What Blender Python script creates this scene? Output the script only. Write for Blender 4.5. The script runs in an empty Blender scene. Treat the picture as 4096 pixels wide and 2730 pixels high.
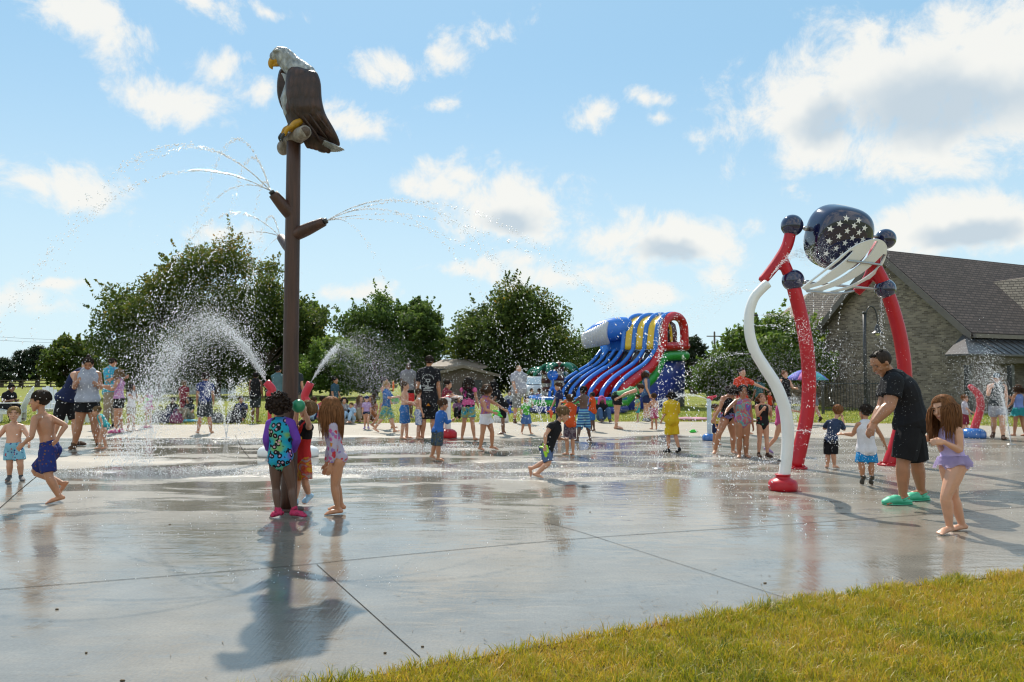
import bpy, bmesh, math, random
import numpy as np
from mathutils import Vector, Matrix, noise as mnoise
R = math.radians
scene = bpy.context.scene
COL = scene.collection
random.seed(7)
rng = np.random.default_rng(11)
V = Vector
UP = V((0, 0, 1))
# ---------------------------------------------------------------- camera (photo 4096 x 2730)
FPX, CX, CY, CAMZ, HORIZ = 3072.0, 2048.0, 1365.0, 1.38, 1510.0
PITCH = math.atan((HORIZ - CY) / FPX)
CF = V((0, math.cos(PITCH), math.sin(PITCH))); CU = V((0, -math.sin(PITCH), math.cos(PITCH)))
cam_data = bpy.data.cameras.new('camera'); cam = bpy.data.objects.new('camera', cam_data); COL.objects.link(cam)
cam.location = (0, 0, CAMZ); cam.rotation_euler = (math.pi / 2 + PITCH, 0, 0)
cam_data.sensor_width = 36; cam_data.lens = 36 * FPX / 4096; cam_data.clip_end = 4000; cam_data.clip_start = 0.05
scene.camera = cam

def ray(px, py):
    return V(((px - CX) / FPX, 0, 0)) + CU * ((CY - py) / FPX) + CF
def at(px, py, y):
    """world point seen at photo pixel px,py at world distance y"""
    d = ray(px, py); return V((0, 0, CAMZ)) + d * (y / d.y)
def gnd(px, py, z=0.0):
    d = ray(px, py); k = (z - CAMZ) / d.z; return V((0, 0, CAMZ)) + d * k

# ---------------------------------------------------------------- object helpers
def tag(o, label=None, cat=None, group=None, kind=None):
    if label: o['label'] = label
    if cat: o['category'] = cat
    if group: o['group'] = group
    if kind: o['kind'] = kind
    return o
def thing(name, label, cat, loc=(0, 0, 0), group=None, rz=0.0):
    o = bpy.data.objects.new(name, None); COL.objects.link(o); o.empty_display_size = 0.1
    o.location = loc; o.rotation_euler = (0, 0, rz)
    return tag(o, label, cat, group)
def obj(name, bm, mat=None, parent=None, smooth=True, off=None):
    """bm holds world coordinates (or parent-local when off is False); links ONE mesh object"""
    me = bpy.data.meshes.new(name)
    if off is None and parent is not None:
        root = parent
        o_loc = V((0, 0, 0))
        while root is not None:
            o_loc += root.location; root = root.parent
        bmesh.ops.translate(bm, verts=bm.verts, vec=-o_loc)
    bm.to_mesh(me); bm.free()
    if smooth:
        me.shade_smooth()
    mats = mat if isinstance(mat, (list, tuple)) else [mat]
    for m in mats:
        if m is not None: me.materials.append(m)
    o = bpy.data.objects.new(name, me); COL.objects.link(o)
    if parent is not None: o.parent = parent
    return o
def npmesh(name, verts, faces, mat=None, parent=None, smooth=False, colors=None, flen=None):
    """fast mesh from numpy: verts (n,3); faces (m,k)"""
    me = bpy.data.meshes.new(name)
    verts = np.asarray(verts, dtype=np.float32); faces = np.asarray(faces, dtype=np.int32)
    k = faces.shape[1]
    me.vertices.add(len(verts)); me.vertices.foreach_set('co', verts.ravel())
    me.loops.add(faces.size); me.loops.foreach_set('vertex_index', faces.ravel())
    me.polygons.add(len(faces)); me.polygons.foreach_set('loop_start', np.arange(0, faces.size, k, dtype=np.int32))
    try: me.polygons.foreach_set('loop_total', np.full(len(faces), k, dtype=np.int32))
    except Exception: pass
    if colors is not None:
        at_ = me.attributes.new('tint', 'FLOAT', 'FACE'); at_.data.foreach_set('value', np.asarray(colors, dtype=np.float32))
    me.update(calc_edges=True); me.validate()
    if smooth: me.shade_smooth()
    if mat: me.materials.append(mat)
    o = bpy.data.objects.new(name, me); COL.objects.link(o)
    if parent is not None: o.parent = parent
    return o
def copy_tree(o, parent=None):
    c = o.copy(); COL.objects.link(c)
    if parent is not None: c.parent = parent
    for ch in list(o.children): copy_tree(ch, c)
    return c

# ---------------------------------------------------------------- mesh helpers (all on a bmesh, world coords)
def BM(): return bmesh.new()
def crv(pts, sub=4):
    """Catmull-Rom through tuples of any length"""
    P = [np.array(p, dtype=float) for p in pts]
    if len(P) < 3 or sub <= 1: 
        out = []
        for i in range(len(P) - 1):
            for k in range(max(sub, 1)): out.append(P[i] + (P[i + 1] - P[i]) * k / max(sub, 1))
        return out + [P[-1]]
    out = []
    for i in range(len(P) - 1):
        p0 = P[i - 1] if i > 0 else 2 * P[0] - P[1]
        p1, p2 = P[i], P[i + 1]
        p3 = P[i + 2] if i + 2 < len(P) else 2 * P[-1] - P[-2]
        for k in range(sub):
            t = k / sub
            out.append(0.5 * (2 * p1 + (p2 - p0) * t + (2 * p0 - 5 * p1 + 4 * p2 - p3) * t * t + (3 * p1 - p0 - 3 * p2 + p3) * t ** 3))
    return out + [P[-1]]
def loft(bm, secs, n=12, cap0='round', cap1='round', mi=0):
    """secs: (center, axisA*a, axisB*b) as Vectors -> closed tube"""
    secs = [(V(c), V(a), V(b)) for c, a, b in secs]
    def capsecs(s0, s1):
        c, a, b = s0; d = (c - s1[0])
        if d.length < 1e-9: return []
        r = min(a.length, b.length); d = d.normalized() * r
        return [(c + d * math.sin(t), a * math.cos(t), b * math.cos(t)) for t in (0.5, 1.0, 1.35)]
    full = list(secs)
    if cap0 == 'round': full = list(reversed(capsecs(secs[0], secs[1]))) + full
    if cap1 == 'round': full = full + capsecs(secs[-1], secs[-2])
    rings = []
    for c, a, b in full:
        rings.append([bm.verts.new(c + a * math.cos(2 * math.pi * k / n) + b * math.sin(2 * math.pi * k / n)) for k in range(n)])
    for i in range(len(rings) - 1):
        for k in range(n):
            f = bm.faces.new((rings[i][k], rings[i][(k + 1) % n], rings[i + 1][(k + 1) % n], rings[i + 1][k])); f.material_index = mi
    if cap0 != 'open':
        f = bm.faces.new(list(reversed(rings[0]))); f.material_index = mi
    if cap1 != 'open':
        f = bm.faces.new(rings[-1]); f.material_index = mi
def tube(bm, pts, rad, n=10, sub=4, cap0='round', cap1='round', hint=None, flat=1.0, mi=0):
    """pts list of Vector; rad list/float; hint: axis for the wide side, flat: narrow/wide ratio"""
    if not isinstance(rad, (list, tuple)): rad = [rad] * len(pts)
    P = crv([(p[0], p[1], p[2], r) for p, r in zip(pts, rad)], sub if len(pts) > 2 else 2)
    C = [V(p[:3]) for p in P]; rr = [max(p[3], 1e-4) for p in P]
    secs = []; prev = None
    for i in range(len(C)):
        t = (C[min(i + 1, len(C) - 1)] - C[max(i - 1, 0)])
        if t.length < 1e-9: t = UP.copy()
        t.normalize()
        h = V(hint) if hint is not None else (prev if prev is not None else (V((1, 0, 0)) if abs(t.x) < 0.8 else V((0, 1, 0))))
        a = h - t * h.dot(t)
        if a.length < 1e-6: a = t.orthogonal()
        a.normalize(); b = t.cross(a); prev = a
        secs.append((C[i], a * rr[i], b * rr[i] * flat))
    loft(bm, secs, n, cap0, cap1, mi)
def ell(bm, c, r, ax=None, n=14, m=9, mi=0):
    """ellipsoid; r = (rx,ry,rz); ax = 3 axis vectors"""
    X, Y, Z = ax if ax else (V((1, 0, 0)), V((0, 1, 0)), V((0, 0, 1)))
    c = V(c); rings = []
    for j in range(1, m):
        th = math.pi * j / m
        rings.append([bm.verts.new(c + X * (r[0] * math.sin(th) * math.cos(2 * math.pi * k / n)) + Y * (r[1] * math.sin(th) * math.sin(2 * math.pi * k / n)) + Z * (r[2] * math.cos(th))) for k in range(n)])
    t = bm.verts.new(c + Z * r[2]); b = bm.verts.new(c - Z * r[2])
    for k in range(n):
        f = bm.faces.new((t, rings[0][k], rings[0][(k + 1) % n])); f.material_index = mi
        f = bm.faces.new((b, rings[-1][(k + 1) % n], rings[-1][k])); f.material_index = mi
        for j in range(len(rings) - 1):
            f = bm.faces.new((rings[j][k], rings[j + 1][k], rings[j + 1][(k + 1) % n], rings[j][(k + 1) % n])); f.material_index = mi
def box(bm, c, size, ax=None, bev=0.0, mi=0):
    X, Y, Z = ax if ax else (V((1, 0, 0)), V((0, 1, 0)), V((0, 0, 1)))
    c = V(c); hx, hy, hz = size[0] / 2, size[1] / 2, size[2] / 2
    vs = [bm.verts.new(c + X * (sx * hx) + Y * (sy * hy) + Z * (sz * hz)) for sx in (-1, 1) for sy in (-1, 1) for sz in (-1, 1)]
    fs = [(0, 1, 3, 2), (4, 6, 7, 5), (0, 4, 5, 1), (2, 3, 7, 6), (0, 2, 6, 4), (1, 5, 7, 3)]
    fl = [bm.faces.new([vs[i] for i in f]) for f in fs]
    for f in fl: f.material_index = mi
    if bev > 0:
        es = list({e for f in fl for e in f.edges})
        bmesh.ops.bevel(bm, geom=es, offset=bev, segments=2, affect='EDGES', profile=0.6)
def prism(bm, poly, vec, mi=0):
    """extrude closed polygon (list of Vectors) along vec; closed solid"""
    vec = V(vec)
    a = [bm.verts.new(p) for p in poly]; b = [bm.verts.new(V(p) + vec) for p in poly]
    n = len(poly)
    fs = [bm.faces.new(list(reversed(a))), bm.faces.new(b)]
    for i in range(n): fs.append(bm.faces.new((a[i], a[(i + 1) % n], b[(i + 1) % n], b[i])))
    for f in fs: f.material_index = mi
    bmesh.ops.recalc_face_normals(bm, faces=fs)
    bmesh.ops.triangulate(bm, faces=fs[:2])
def quad(bm, a, b, c, d, mi=0):
    f = bm.faces.new([bm.verts.new(p) for p in (a, b, c, d)]); f.material_index = mi; return f
def remesh(o, voxel, it=3, fac=0.5):
    m = o.modifiers.new('fuse', 'REMESH'); m.mode = 'VOXEL'; m.voxel_size = voxel; m.use_smooth_shade = True
    if it:
        s = o.modifiers.new('relax', 'SMOOTH'); s.iterations = it; s.factor = fac
    return o

# ---------------------------------------------------------------- materials
_M = {}
def _nt(name):
    m = bpy.data.materials.new(name); m.use_nodes = True; nt = m.node_tree
    return m, nt, nt.nodes['Principled BSDF'], nt.nodes['Material Output']
def N(nt, typ, **kw):
    n = nt.nodes.new(typ)
    for k, v in kw.items():
        if k.startswith('i_'):
            key = k[2:]; key = int(key) if key.isdigit() else key
            n.inputs[key].default_value = v
        else: setattr(n, k, v)
    return n
def L(nt, a, b): nt.links.new(a, b)
def c4(c): return (c[0], c[1], c[2], 1.0)
def ramp(nt, stops, interp='LINEAR'):
    r = nt.nodes.new('ShaderNodeValToRGB'); e = r.color_ramp; e.interpolation = interp
    while len(e.elements) < len(stops): e.elements.new(0.5)
    for i, (p, c) in enumerate(stops):
        e.elements[i].position = p; e.elements[i].color = c4(c)
    return r
def mat(name, col, rough=0.5, var=0.12, scale=6.0, metal=0.0, bump=0.0, bscale=40.0, spec=0.5, coat=0.0, trans=0.0):
    if name in _M: return _M[name]
    m, nt, bs, out = _nt(name)
    tc = N(nt, 'ShaderNodeTexCoord'); nz = N(nt, 'ShaderNodeTexNoise', i_Scale=scale, i_Detail=5.0)
    L(nt, tc.outputs['Object'], nz.inputs['Vector'])
    lo = tuple(max(0, x * (1 - var)) for x in col); hi = tuple(min(1, x * (1 + var)) for x in col)
    rp = ramp(nt, [(0.3, lo), (0.7, hi)]); L(nt, nz.outputs['Fac'], rp.inputs['Fac']); L(nt, rp.outputs['Color'], bs.inputs['Base Color'])
    bs.inputs['Roughness'].default_value = rough; bs.inputs['Metallic'].default_value = metal
    bs.inputs['Specular IOR Level'].default_value = spec
    if coat: bs.inputs['Coat Weight'].default_value = coat; bs.inputs['Coat Roughness'].default_value = 0.05
    if bump:
        nb = N(nt, 'ShaderNodeTexNoise', i_Scale=bscale, i_Detail=4.0); L(nt, tc.outputs['Object'], nb.inputs['Vector'])
        b = N(nt, 'ShaderNodeBump', i_Strength=bump, i_Distance=0.02); L(nt, nb.outputs['Fac'], b.inputs['Height']); L(nt, b.outputs['Normal'], bs.inputs['Normal'])
    if trans:
        tr = N(nt, 'ShaderNodeBsdfTranslucent'); L(nt, rp.outputs['Color'], tr.inputs['Color'])
        mx = N(nt, 'ShaderNodeMixShader', i_0=trans); L(nt, bs.outputs[0], mx.inputs[1]); L(nt, tr.outputs[0], mx.inputs[2]); L(nt, mx.outputs[0], out.inputs['Surface'])
    _M[name] = m; return m
def patmat(name, kind, cols, scale=20.0, rough=0.7):
    """printed cloth: kind in stripes, spots, leopard, floral, dye, check"""
    if name in _M: return _M[name]
    m, nt, bs, out = _nt(name); bs.inputs['Roughness'].default_value = rough; bs.inputs['Specular IOR Level'].default_value = 0.25
    tc = N(nt, 'ShaderNodeTexCoord'); co = tc.outputs['Object']
    if kind == 'stripes':
        sp = N(nt, 'ShaderNodeSeparateXYZ'); L(nt, co, sp.inputs[0])
        mu = N(nt, 'ShaderNodeMath', operation='MULTIPLY', i_1=scale); L(nt, sp.outputs['Z'], mu.inputs[0])
        fr = N(nt, 'ShaderNodeMath', operation='FRACT'); L(nt, mu.outputs[0], fr.inputs[0]); fac = fr.outputs[0]
        rp = ramp(nt, [(i / len(cols), c) for i, c in enumerate(cols)], 'CONSTANT'); L(nt, fac, rp.inputs[0]); colo = rp.outputs[0]
    elif kind == 'dye':
        nz = N(nt, 'ShaderNodeTexNoise', i_Scale=scale, i_Detail=2.0, i_Distortion=1.5); L(nt, co, nz.inputs['Vector'])
        rp = ramp(nt, [(0.28 + 0.44 * i / (len(cols) - 1), c) for i, c in enumerate(cols)]); L(nt, nz.outputs['Fac'], rp.inputs[0]); colo = rp.outputs[0]
    elif kind == 'leopard':
        nz = N(nt, 'ShaderNodeTexNoise', i_Scale=scale * 0.35, i_Detail=1.0); L(nt, co, nz.inputs['Vector'])
        base = ramp(nt, [(0.3 + 0.4 * i / (len(cols) - 2), c) for i, c in enumerate(cols[1:])]); L(nt, nz.outputs['Fac'], base.inputs[0])
        wn = N(nt, 'ShaderNodeTexNoise', i_Scale=scale * 1.5); L(nt, co, wn.inputs['Vector'])
        ad = N(nt, 'ShaderNodeVectorMath', operation='MULTIPLY_ADD'); ad.inputs[1].default_value = (0.012,) * 3; L(nt, wn.outputs['Color'], ad.inputs[0]); L(nt, co, ad.inputs[2])
        vo = N(nt, 'ShaderNodeTexVoronoi', i_Scale=scale, i_Randomness=0.75); L(nt, ad.outputs[0], vo.inputs['Vector'])
        ring = ramp(nt, [(0.0, (0, 0, 0)), (0.24, (1, 1, 1)), (0.50, (0, 0, 0))], 'CONSTANT'); L(nt, vo.outputs['Distance'], ring.inputs[0])
        gp = N(nt, 'ShaderNodeTexNoise', i_Scale=scale * 1.1, i_Detail=0.0); L(nt, co, gp.inputs['Vector'])
        gr = ramp(nt, [(0.0, (0, 0, 0)), (0.34, (1, 1, 1))], 'CONSTANT'); L(nt, gp.outputs['Fac'], gr.inputs[0])
        mm = N(nt, 'ShaderNodeMath', operation='MULTIPLY'); L(nt, ring.outputs[0], mm.inputs[0]); L(nt, gr.outputs[0], mm.inputs[1])
        inn = ramp(nt, [(0.0, (0.75, 0.35, 0.42)), (0.24, (0, 0, 0))], 'CONSTANT'); L(nt, vo.outputs['Distance'], inn.inputs[0])
        lt = N(nt, 'ShaderNodeMath', operation='LESS_THAN', i_1=0.22); L(nt, vo.outputs['Distance'], lt.inputs[0])
        m1 = N(nt, 'ShaderNodeMix', data_type='RGBA'); L(nt, lt.outputs[0], m1.inputs['Factor']); L(nt, base.outputs[0], m1.inputs['A']); m1.inputs['B'].default_value = (0.6, 0.32, 0.4, 1)
        m2 = N(nt, 'ShaderNodeMix', data_type='RGBA'); L(nt, mm.outputs[0], m2.inputs['Factor']); L(nt, m1.outputs['Result'], m2.inputs['A']); m2.inputs['B'].default_value = c4(cols[0]); colo = m2.outputs['Result']
    else:  # spots / floral: base colour with voronoi blobs of random colours
        vo = N(nt, 'ShaderNodeTexVoronoi', i_Scale=scale); L(nt, co, vo.inputs['Vector'])
        sp = N(nt, 'ShaderNodeSeparateColor'); L(nt, vo.outputs['Color'], sp.inputs[0])
        rp = ramp(nt, [(i / (len(cols) - 1), c) for i, c in enumerate(cols[1:])], 'CONSTANT'); L(nt, sp.outputs[0], rp.inputs[0])
        d = vo.outputs['Distance']
        if kind == 'floral':
            nz = N(nt, 'ShaderNodeTexNoise', i_Scale=scale * 3.0); L(nt, co, nz.inputs['Vector'])
            ma = N(nt, 'ShaderNodeMath', operation='MULTIPLY_ADD', i_1=0.45, i_2=-0.22); L(nt, nz.outputs['Fac'], ma.inputs[0])
            a2 = N(nt, 'ShaderNodeMath', operation='ADD'); L(nt, d, a2.inputs[0]); L(nt, ma.outputs[0], a2.inputs[1]); d = a2.outputs[0]
        lt = N(nt, 'ShaderNodeMath', operation='LESS_THAN', i_1=0.42 if kind == 'floral' else 0.3); L(nt, d, lt.inputs[0])
        m1 = N(nt, 'ShaderNodeMix', data_type='RGBA'); L(nt, lt.outputs[0], m1.inputs['Factor']); m1.inputs['A'].default_value = c4(cols[0]); L(nt, rp.outputs[0], m1.inputs['B']); colo = m1.outputs['Result']
    L(nt, colo, bs.inputs['Base Color'])
    tr = N(nt, 'ShaderNodeBsdfTranslucent'); L(nt, colo, tr.inputs['Color'])
    mx = N(nt, 'ShaderNodeMixShader', i_0=0.12); L(nt, bs.outputs[0], mx.inputs[1]); L(nt, tr.outputs[0], mx.inputs[2]); L(nt, mx.outputs[0], out.inputs['Surface'])
    _M[name] = m; return m
# ---------------------------------------------------------------- light
SUN_AZ = math.atan((1215 - CX) / FPX)      # horizontal direction of the sun, from +Y towards +X
SUN_EL = R(47.5)
sd = V((math.sin(SUN_AZ) * math.cos(SUN_EL), math.cos(SUN_AZ) * math.cos(SUN_EL), math.sin(SUN_EL)))
ld = bpy.data.lights.new('sun', 'SUN'); ld.energy = 4.6; ld.angle = R(0.53); ld.color = (1.0, 0.93, 0.82)
sun = bpy.data.objects.new('sun', ld); COL.objects.link(sun); sun.rotation_euler = (-sd).to_track_quat('-Z', 'Y').to_euler(); sun.location = (0, 0, 60)
scene.view_settings.view_transform = 'Standard'; scene.view_settings.look = 'None'
scene.view_settings.exposure = EXPOSURE = 0.38; scene.view_settings.gamma = 1.0
scene.render.engine = 'CYCLES'
scene.cycles.max_bounces = 6; scene.cycles.diffuse_bounces = 3; scene.cycles.glossy_bounces = 3; scene.cycles.transmission_bounces = 4; scene.cycles.transparent_max_bounces = 8
scene.cycles.sample_clamp_indirect = 4.0; scene.cycles.caustics_reflective = False; scene.cycles.caustics_refractive = False
scene.cycles.use_denoising = True; scene.cycles.pixel_filter_type = 'BLACKMAN_HARRIS'; scene.cycles.filter_width = 1.2
try: scene.cycles.denoiser = 'OPENIMAGEDENOISE'; scene.cycles.denoising_input_passes = 'RGB_ALBEDO_NORMAL'
except Exception: pass

def build_world():
    w = bpy.data.worlds.new('World'); scene.world = w; w.use_nodes = True; nt = w.node_tree
    for n in list(nt.nodes): nt.nodes.remove(n)
    out = N(nt, 'ShaderNodeOutputWorld'); bg = N(nt, 'ShaderNodeBackground', i_Strength=1.0); L(nt, bg.outputs[0], out.inputs[0])
    sky = N(nt, 'ShaderNodeTexSky', sky_type='NISHITA', sun_disc=False, sun_elevation=SUN_EL, sun_rotation=SUN_AZ)
    sky.air_density = 1.0; sky.dust_density = 0.25; sky.ozone_density = 1.6; sky.altitude = 150
    sm = N(nt, 'ShaderNodeVectorMath', operation='SCALE', i_Scale=0.085); L(nt, sky.outputs[0], sm.inputs[0])
    base_ = N(nt, 'ShaderNodeMix', data_type='RGBA', i_0=0.62); L(nt, sm.outputs[0], base_.inputs['A']); base_.inputs['B'].default_value = (0.30, 0.555, 0.755, 1)
    tc = N(nt, 'ShaderNodeTexCoord'); g = tc.outputs['Generated']
    sp = N(nt, 'ShaderNodeSeparateXYZ'); L(nt, g, sp.inputs[0])
    az = N(nt, 'ShaderNodeMath', operation='ARCTAN2'); L(nt, sp.outputs['X'], az.inputs[0]); L(nt, sp.outputs['Y'], az.inputs[1])
    el = N(nt, 'ShaderNodeMath', operation='ARCSINE'); L(nt, sp.outputs['Z'], el.inputs[0])
    ae = N(nt, 'ShaderNodeCombineXYZ'); L(nt, az.outputs[0], ae.inputs[0]); L(nt, el.outputs[0], ae.inputs[1])
    hzf = N(nt, 'ShaderNodeMapRange', interpolation_type='SMOOTHSTEP', i_1=-0.05, i_2=0.42, i_3=0.95, i_4=0.05); L(nt, el.outputs[0], hzf.inputs[0])
    sat = N(nt, 'ShaderNodeMix', data_type='RGBA'); L(nt, hzf.outputs[0], sat.inputs['Factor']); L(nt, base_.outputs['Result'], sat.inputs['A']); sat.inputs['B'].default_value = (0.56, 0.70, 0.75, 1)
    # warp the blob coordinates
    n1 = N(nt, 'ShaderNodeTexNoise', i_Scale=7.0, i_Detail=4.0, i_Roughness=0.6); L(nt, ae.outputs[0], n1.inputs['Vector'])
    wp = N(nt, 'ShaderNodeVectorMath', operation='MULTIPLY_ADD'); L(nt, n1.outputs['Color'], wp.inputs[0]); wp.inputs[1].default_value = (0.10, 0.08, 0); L(nt, ae.outputs[0], wp.inputs[2])
    off = V((0.05, 0.04, 0))
    blobs = [(2050, 225, 330, 170), (1830, 225, 130, 115), (2270, 110, 170, 140), (2150, 335, 200, 85), (1900, 350, 110, 60),(2390,220,150,150),
             (2240, 530, 200, 66), (2120, 555, 110, 50), (1170, 480, 140, 90), (1000, 430, 95, 40), (1240, 520, 80, 55),
             (1530, 560, 180, 66), (1430, 545, 90, 48), (1640, 630, 60, 34), (1300, 645, 160, 34), (1480, 690, 110, 34),
             (420, 225, 120, 48), (495, 140, 62, 38), (170, 430, 125, 50), (60, 420, 80, 28), (800, 272, 105, 40), (600, 200, 45, 30),
             (905, 155, 85, 42), (1025, 115, 46, 56), (1140, 50, 75, 40), (170, 35, 105, 44), (270, 90, 48, 40), (420, 5, 130, 26), (610, 0, 95, 20),
             (1030, 245, 58, 26), (30, 690, 80, 44), (110, 725, 70, 18), (480, 545, 80, 32), (1360, 255, 55, 38), (1500, 210, 46, 18), (1530, 255, 34, 22),
             (1610, 310, 34, 30), (130, 655, 75, 16), (840, 672, 80, 22), (1080, 632, 100, 22), (1050, 395, 80, 30), (1740, 520, 60, 30),(1210,610,90,30)]
    prev = None; bigv = None
    for bi, (x, y, wx, wy) in enumerate(blobs):
        d = ray(x * 1.741, y * 1.741).normalized()
        ca, ce = math.atan2(d.x, d.y), math.asin(d.z)
        sx, sy = FPX / (wx * 1.741) / (1.2 if wx * wy < 14000 else 1.06), FPX / (wy * 1.741) / (1.2 if wx * wy < 14000 else 1.02)
        vm = N(nt, 'ShaderNodeVectorMath', operation='MULTIPLY_ADD'); L(nt, wp.outputs[0], vm.inputs[0])
        vm.inputs[1].default_value = (sx, sy, 0); vm.inputs[2].default_value = (-(ca + off.x) * sx, -(ce + off.y) * sy, 0)
        ln = N(nt, 'ShaderNodeVectorMath', operation='LENGTH'); L(nt, vm.outputs[0], ln.inputs[0]); cur = ln.outputs['Value']
        # small clouds are thin
        amp = min(1.0, 0.52 + 0.5 * (wx * wy) / 9000.0)
        sc = N(nt, 'ShaderNodeMath', operation='MULTIPLY_ADD', i_1=-1.0 * amp, i_2=amp); L(nt, cur, sc.inputs[0]); cur = sc.outputs[0]
        if False:
            if bigv is None: bigv = cur
            else:
                mb = N(nt, 'ShaderNodeMath', operation='MAXIMUM'); L(nt, bigv, mb.inputs[0]); L(nt, cur, mb.inputs[1]); bigv = mb.outputs[0]
        if prev is None: prev = cur
        else:
            mx = N(nt, 'ShaderNodeMath', operation='SMOOTH_MAX', i_2=0.25); L(nt, prev, mx.inputs[0]); L(nt, cur, mx.inputs[1]); prev = mx.outputs[0]
    for (x, y, wx, wy) in [(2180, 245, 250, 95), (1900, 300, 90, 60), (1180, 505, 95, 48), (1540, 585, 110, 34), (2240, 548, 120, 34)]:
        d = ray(x * 1.741, y * 1.741).normalized(); ca, ce = math.atan2(d.x, d.y), math.asin(d.z); sx, sy = FPX / (wx * 1.741), FPX / (wy * 1.741)
        vm = N(nt, 'ShaderNodeVectorMath', operation='MULTIPLY_ADD'); L(nt, wp.outputs[0], vm.inputs[0]); vm.inputs[1].default_value = (sx, sy, 0); vm.inputs[2].default_value = (-(ca + off.x) * sx, -(ce + off.y) * sy, 0)
        ln = N(nt, 'ShaderNodeVectorMath', operation='LENGTH'); L(nt, vm.outputs[0], ln.inputs[0]); sc = N(nt, 'ShaderNodeMath', operation='SUBTRACT', i_0=1.0); L(nt, ln.outputs['Value'], sc.inputs[1])
        if bigv is None: bigv = sc.outputs[0]
        else:
            mb = N(nt, 'ShaderNodeMath', operation='MAXIMUM'); L(nt, bigv, mb.inputs[0]); L(nt, sc.outputs[0], mb.inputs[1]); bigv = mb.outputs[0]
    # unseen sky behind the camera gets added loose clouds that help fill the shade
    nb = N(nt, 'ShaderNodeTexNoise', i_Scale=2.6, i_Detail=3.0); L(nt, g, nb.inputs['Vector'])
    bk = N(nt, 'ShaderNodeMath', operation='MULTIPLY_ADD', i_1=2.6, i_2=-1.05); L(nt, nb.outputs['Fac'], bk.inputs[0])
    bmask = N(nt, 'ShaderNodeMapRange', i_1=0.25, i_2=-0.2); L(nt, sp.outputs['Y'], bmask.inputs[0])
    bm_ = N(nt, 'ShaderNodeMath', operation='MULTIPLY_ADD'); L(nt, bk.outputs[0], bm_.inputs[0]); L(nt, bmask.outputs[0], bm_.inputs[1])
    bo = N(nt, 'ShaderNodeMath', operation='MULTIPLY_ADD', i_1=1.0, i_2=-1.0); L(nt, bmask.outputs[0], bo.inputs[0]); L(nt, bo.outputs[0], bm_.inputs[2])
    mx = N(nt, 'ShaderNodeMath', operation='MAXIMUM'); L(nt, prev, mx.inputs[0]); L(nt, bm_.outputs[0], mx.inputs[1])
    n2 = N(nt, 'ShaderNodeTexNoise', i_Scale=13.0, i_Detail=14.0, i_Roughness=0.68, i_Distortion=0.35); L(nt, ae.outputs[0], n2.inputs['Vector'])
    de = N(nt, 'ShaderNodeMath', operation='MULTIPLY_ADD', i_1=2.4, i_2=-1.22); L(nt, n2.outputs['Fac'], de.inputs[0])
    cov = N(nt, 'ShaderNodeMath', operation='ADD'); L(nt, mx.outputs[0], cov.inputs[0]); L(nt, de.outputs[0], cov.inputs[1])
    mask = N(nt, 'ShaderNodeMapRange', interpolation_type='SMOOTHSTEP', i_1=-0.04, i_2=0.58); L(nt, cov.outputs[0], mask.inputs[0])
    n3 = N(nt, 'ShaderNodeTexNoise', i_Scale=9.0, i_Detail=6.0); L(nt, wp.outputs[0], n3.inputs['Vector'])
    c3 = N(nt, 'ShaderNodeMath', operation='MULTIPLY_ADD', i_1=0.9); L(nt, n3.outputs['Fac'], c3.inputs[0]); L(nt, bigv, c3.inputs[2])
    inner = N(nt, 'ShaderNodeMapRange', interpolation_type='SMOOTHSTEP', i_1=0.42, i_2=1.15); L(nt, c3.outputs[0], inner.inputs[0])
    cl = N(nt, 'ShaderNodeMix', data_type='RGBA'); L(nt, inner.outputs[0], cl.inputs['Factor'])
    k = 1.0 / (2 ** EXPOSURE)
    cl.inputs['A'].default_value = (0.95 * k, 0.94 * k, 0.89 * k, 1); cl.inputs['B'].default_value = (0.58 * k, 0.67 * k, 0.74 * k, 1)
    bb = N(nt, 'ShaderNodeMapRange', i_1=0.05, i_2=-0.25, i_3=1.0, i_4=1.3); L(nt, sp.outputs['Y'], bb.inputs[0]); cb = N(nt, 'ShaderNodeVectorMath', operation='SCALE'); L(nt, cl.outputs['Result'], cb.inputs[0]); L(nt, bb.outputs[0], cb.inputs['Scale'])   # unseen clouds behind the camera brightened as added fill light for shaded sides
    fin = N(nt, 'ShaderNodeMix', data_type='RGBA'); mf = N(nt, 'ShaderNodeMath', operation='MULTIPLY', i_1=0.93); L(nt, mask.outputs[0], mf.inputs[0])
    # clouds thin out in the bright air near the horizon
    hz = N(nt, 'ShaderNodeMapRange', i_1=0.0, i_2=0.10, i_3=0.15, i_4=1.0); L(nt, el.outputs[0], hz.inputs[0])
    mh = N(nt, 'ShaderNodeMath', operation='MULTIPLY'); L(nt, mf.outputs[0], mh.inputs[0]); L(nt, hz.outputs[0], mh.inputs[1])
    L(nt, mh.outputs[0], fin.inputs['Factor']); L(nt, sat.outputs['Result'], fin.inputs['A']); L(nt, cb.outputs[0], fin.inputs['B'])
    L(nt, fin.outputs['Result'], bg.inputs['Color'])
    w.cycles.sampling_method = 'MANUAL'; w.cycles.sample_map_resolution = 1024
build_world()

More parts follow.
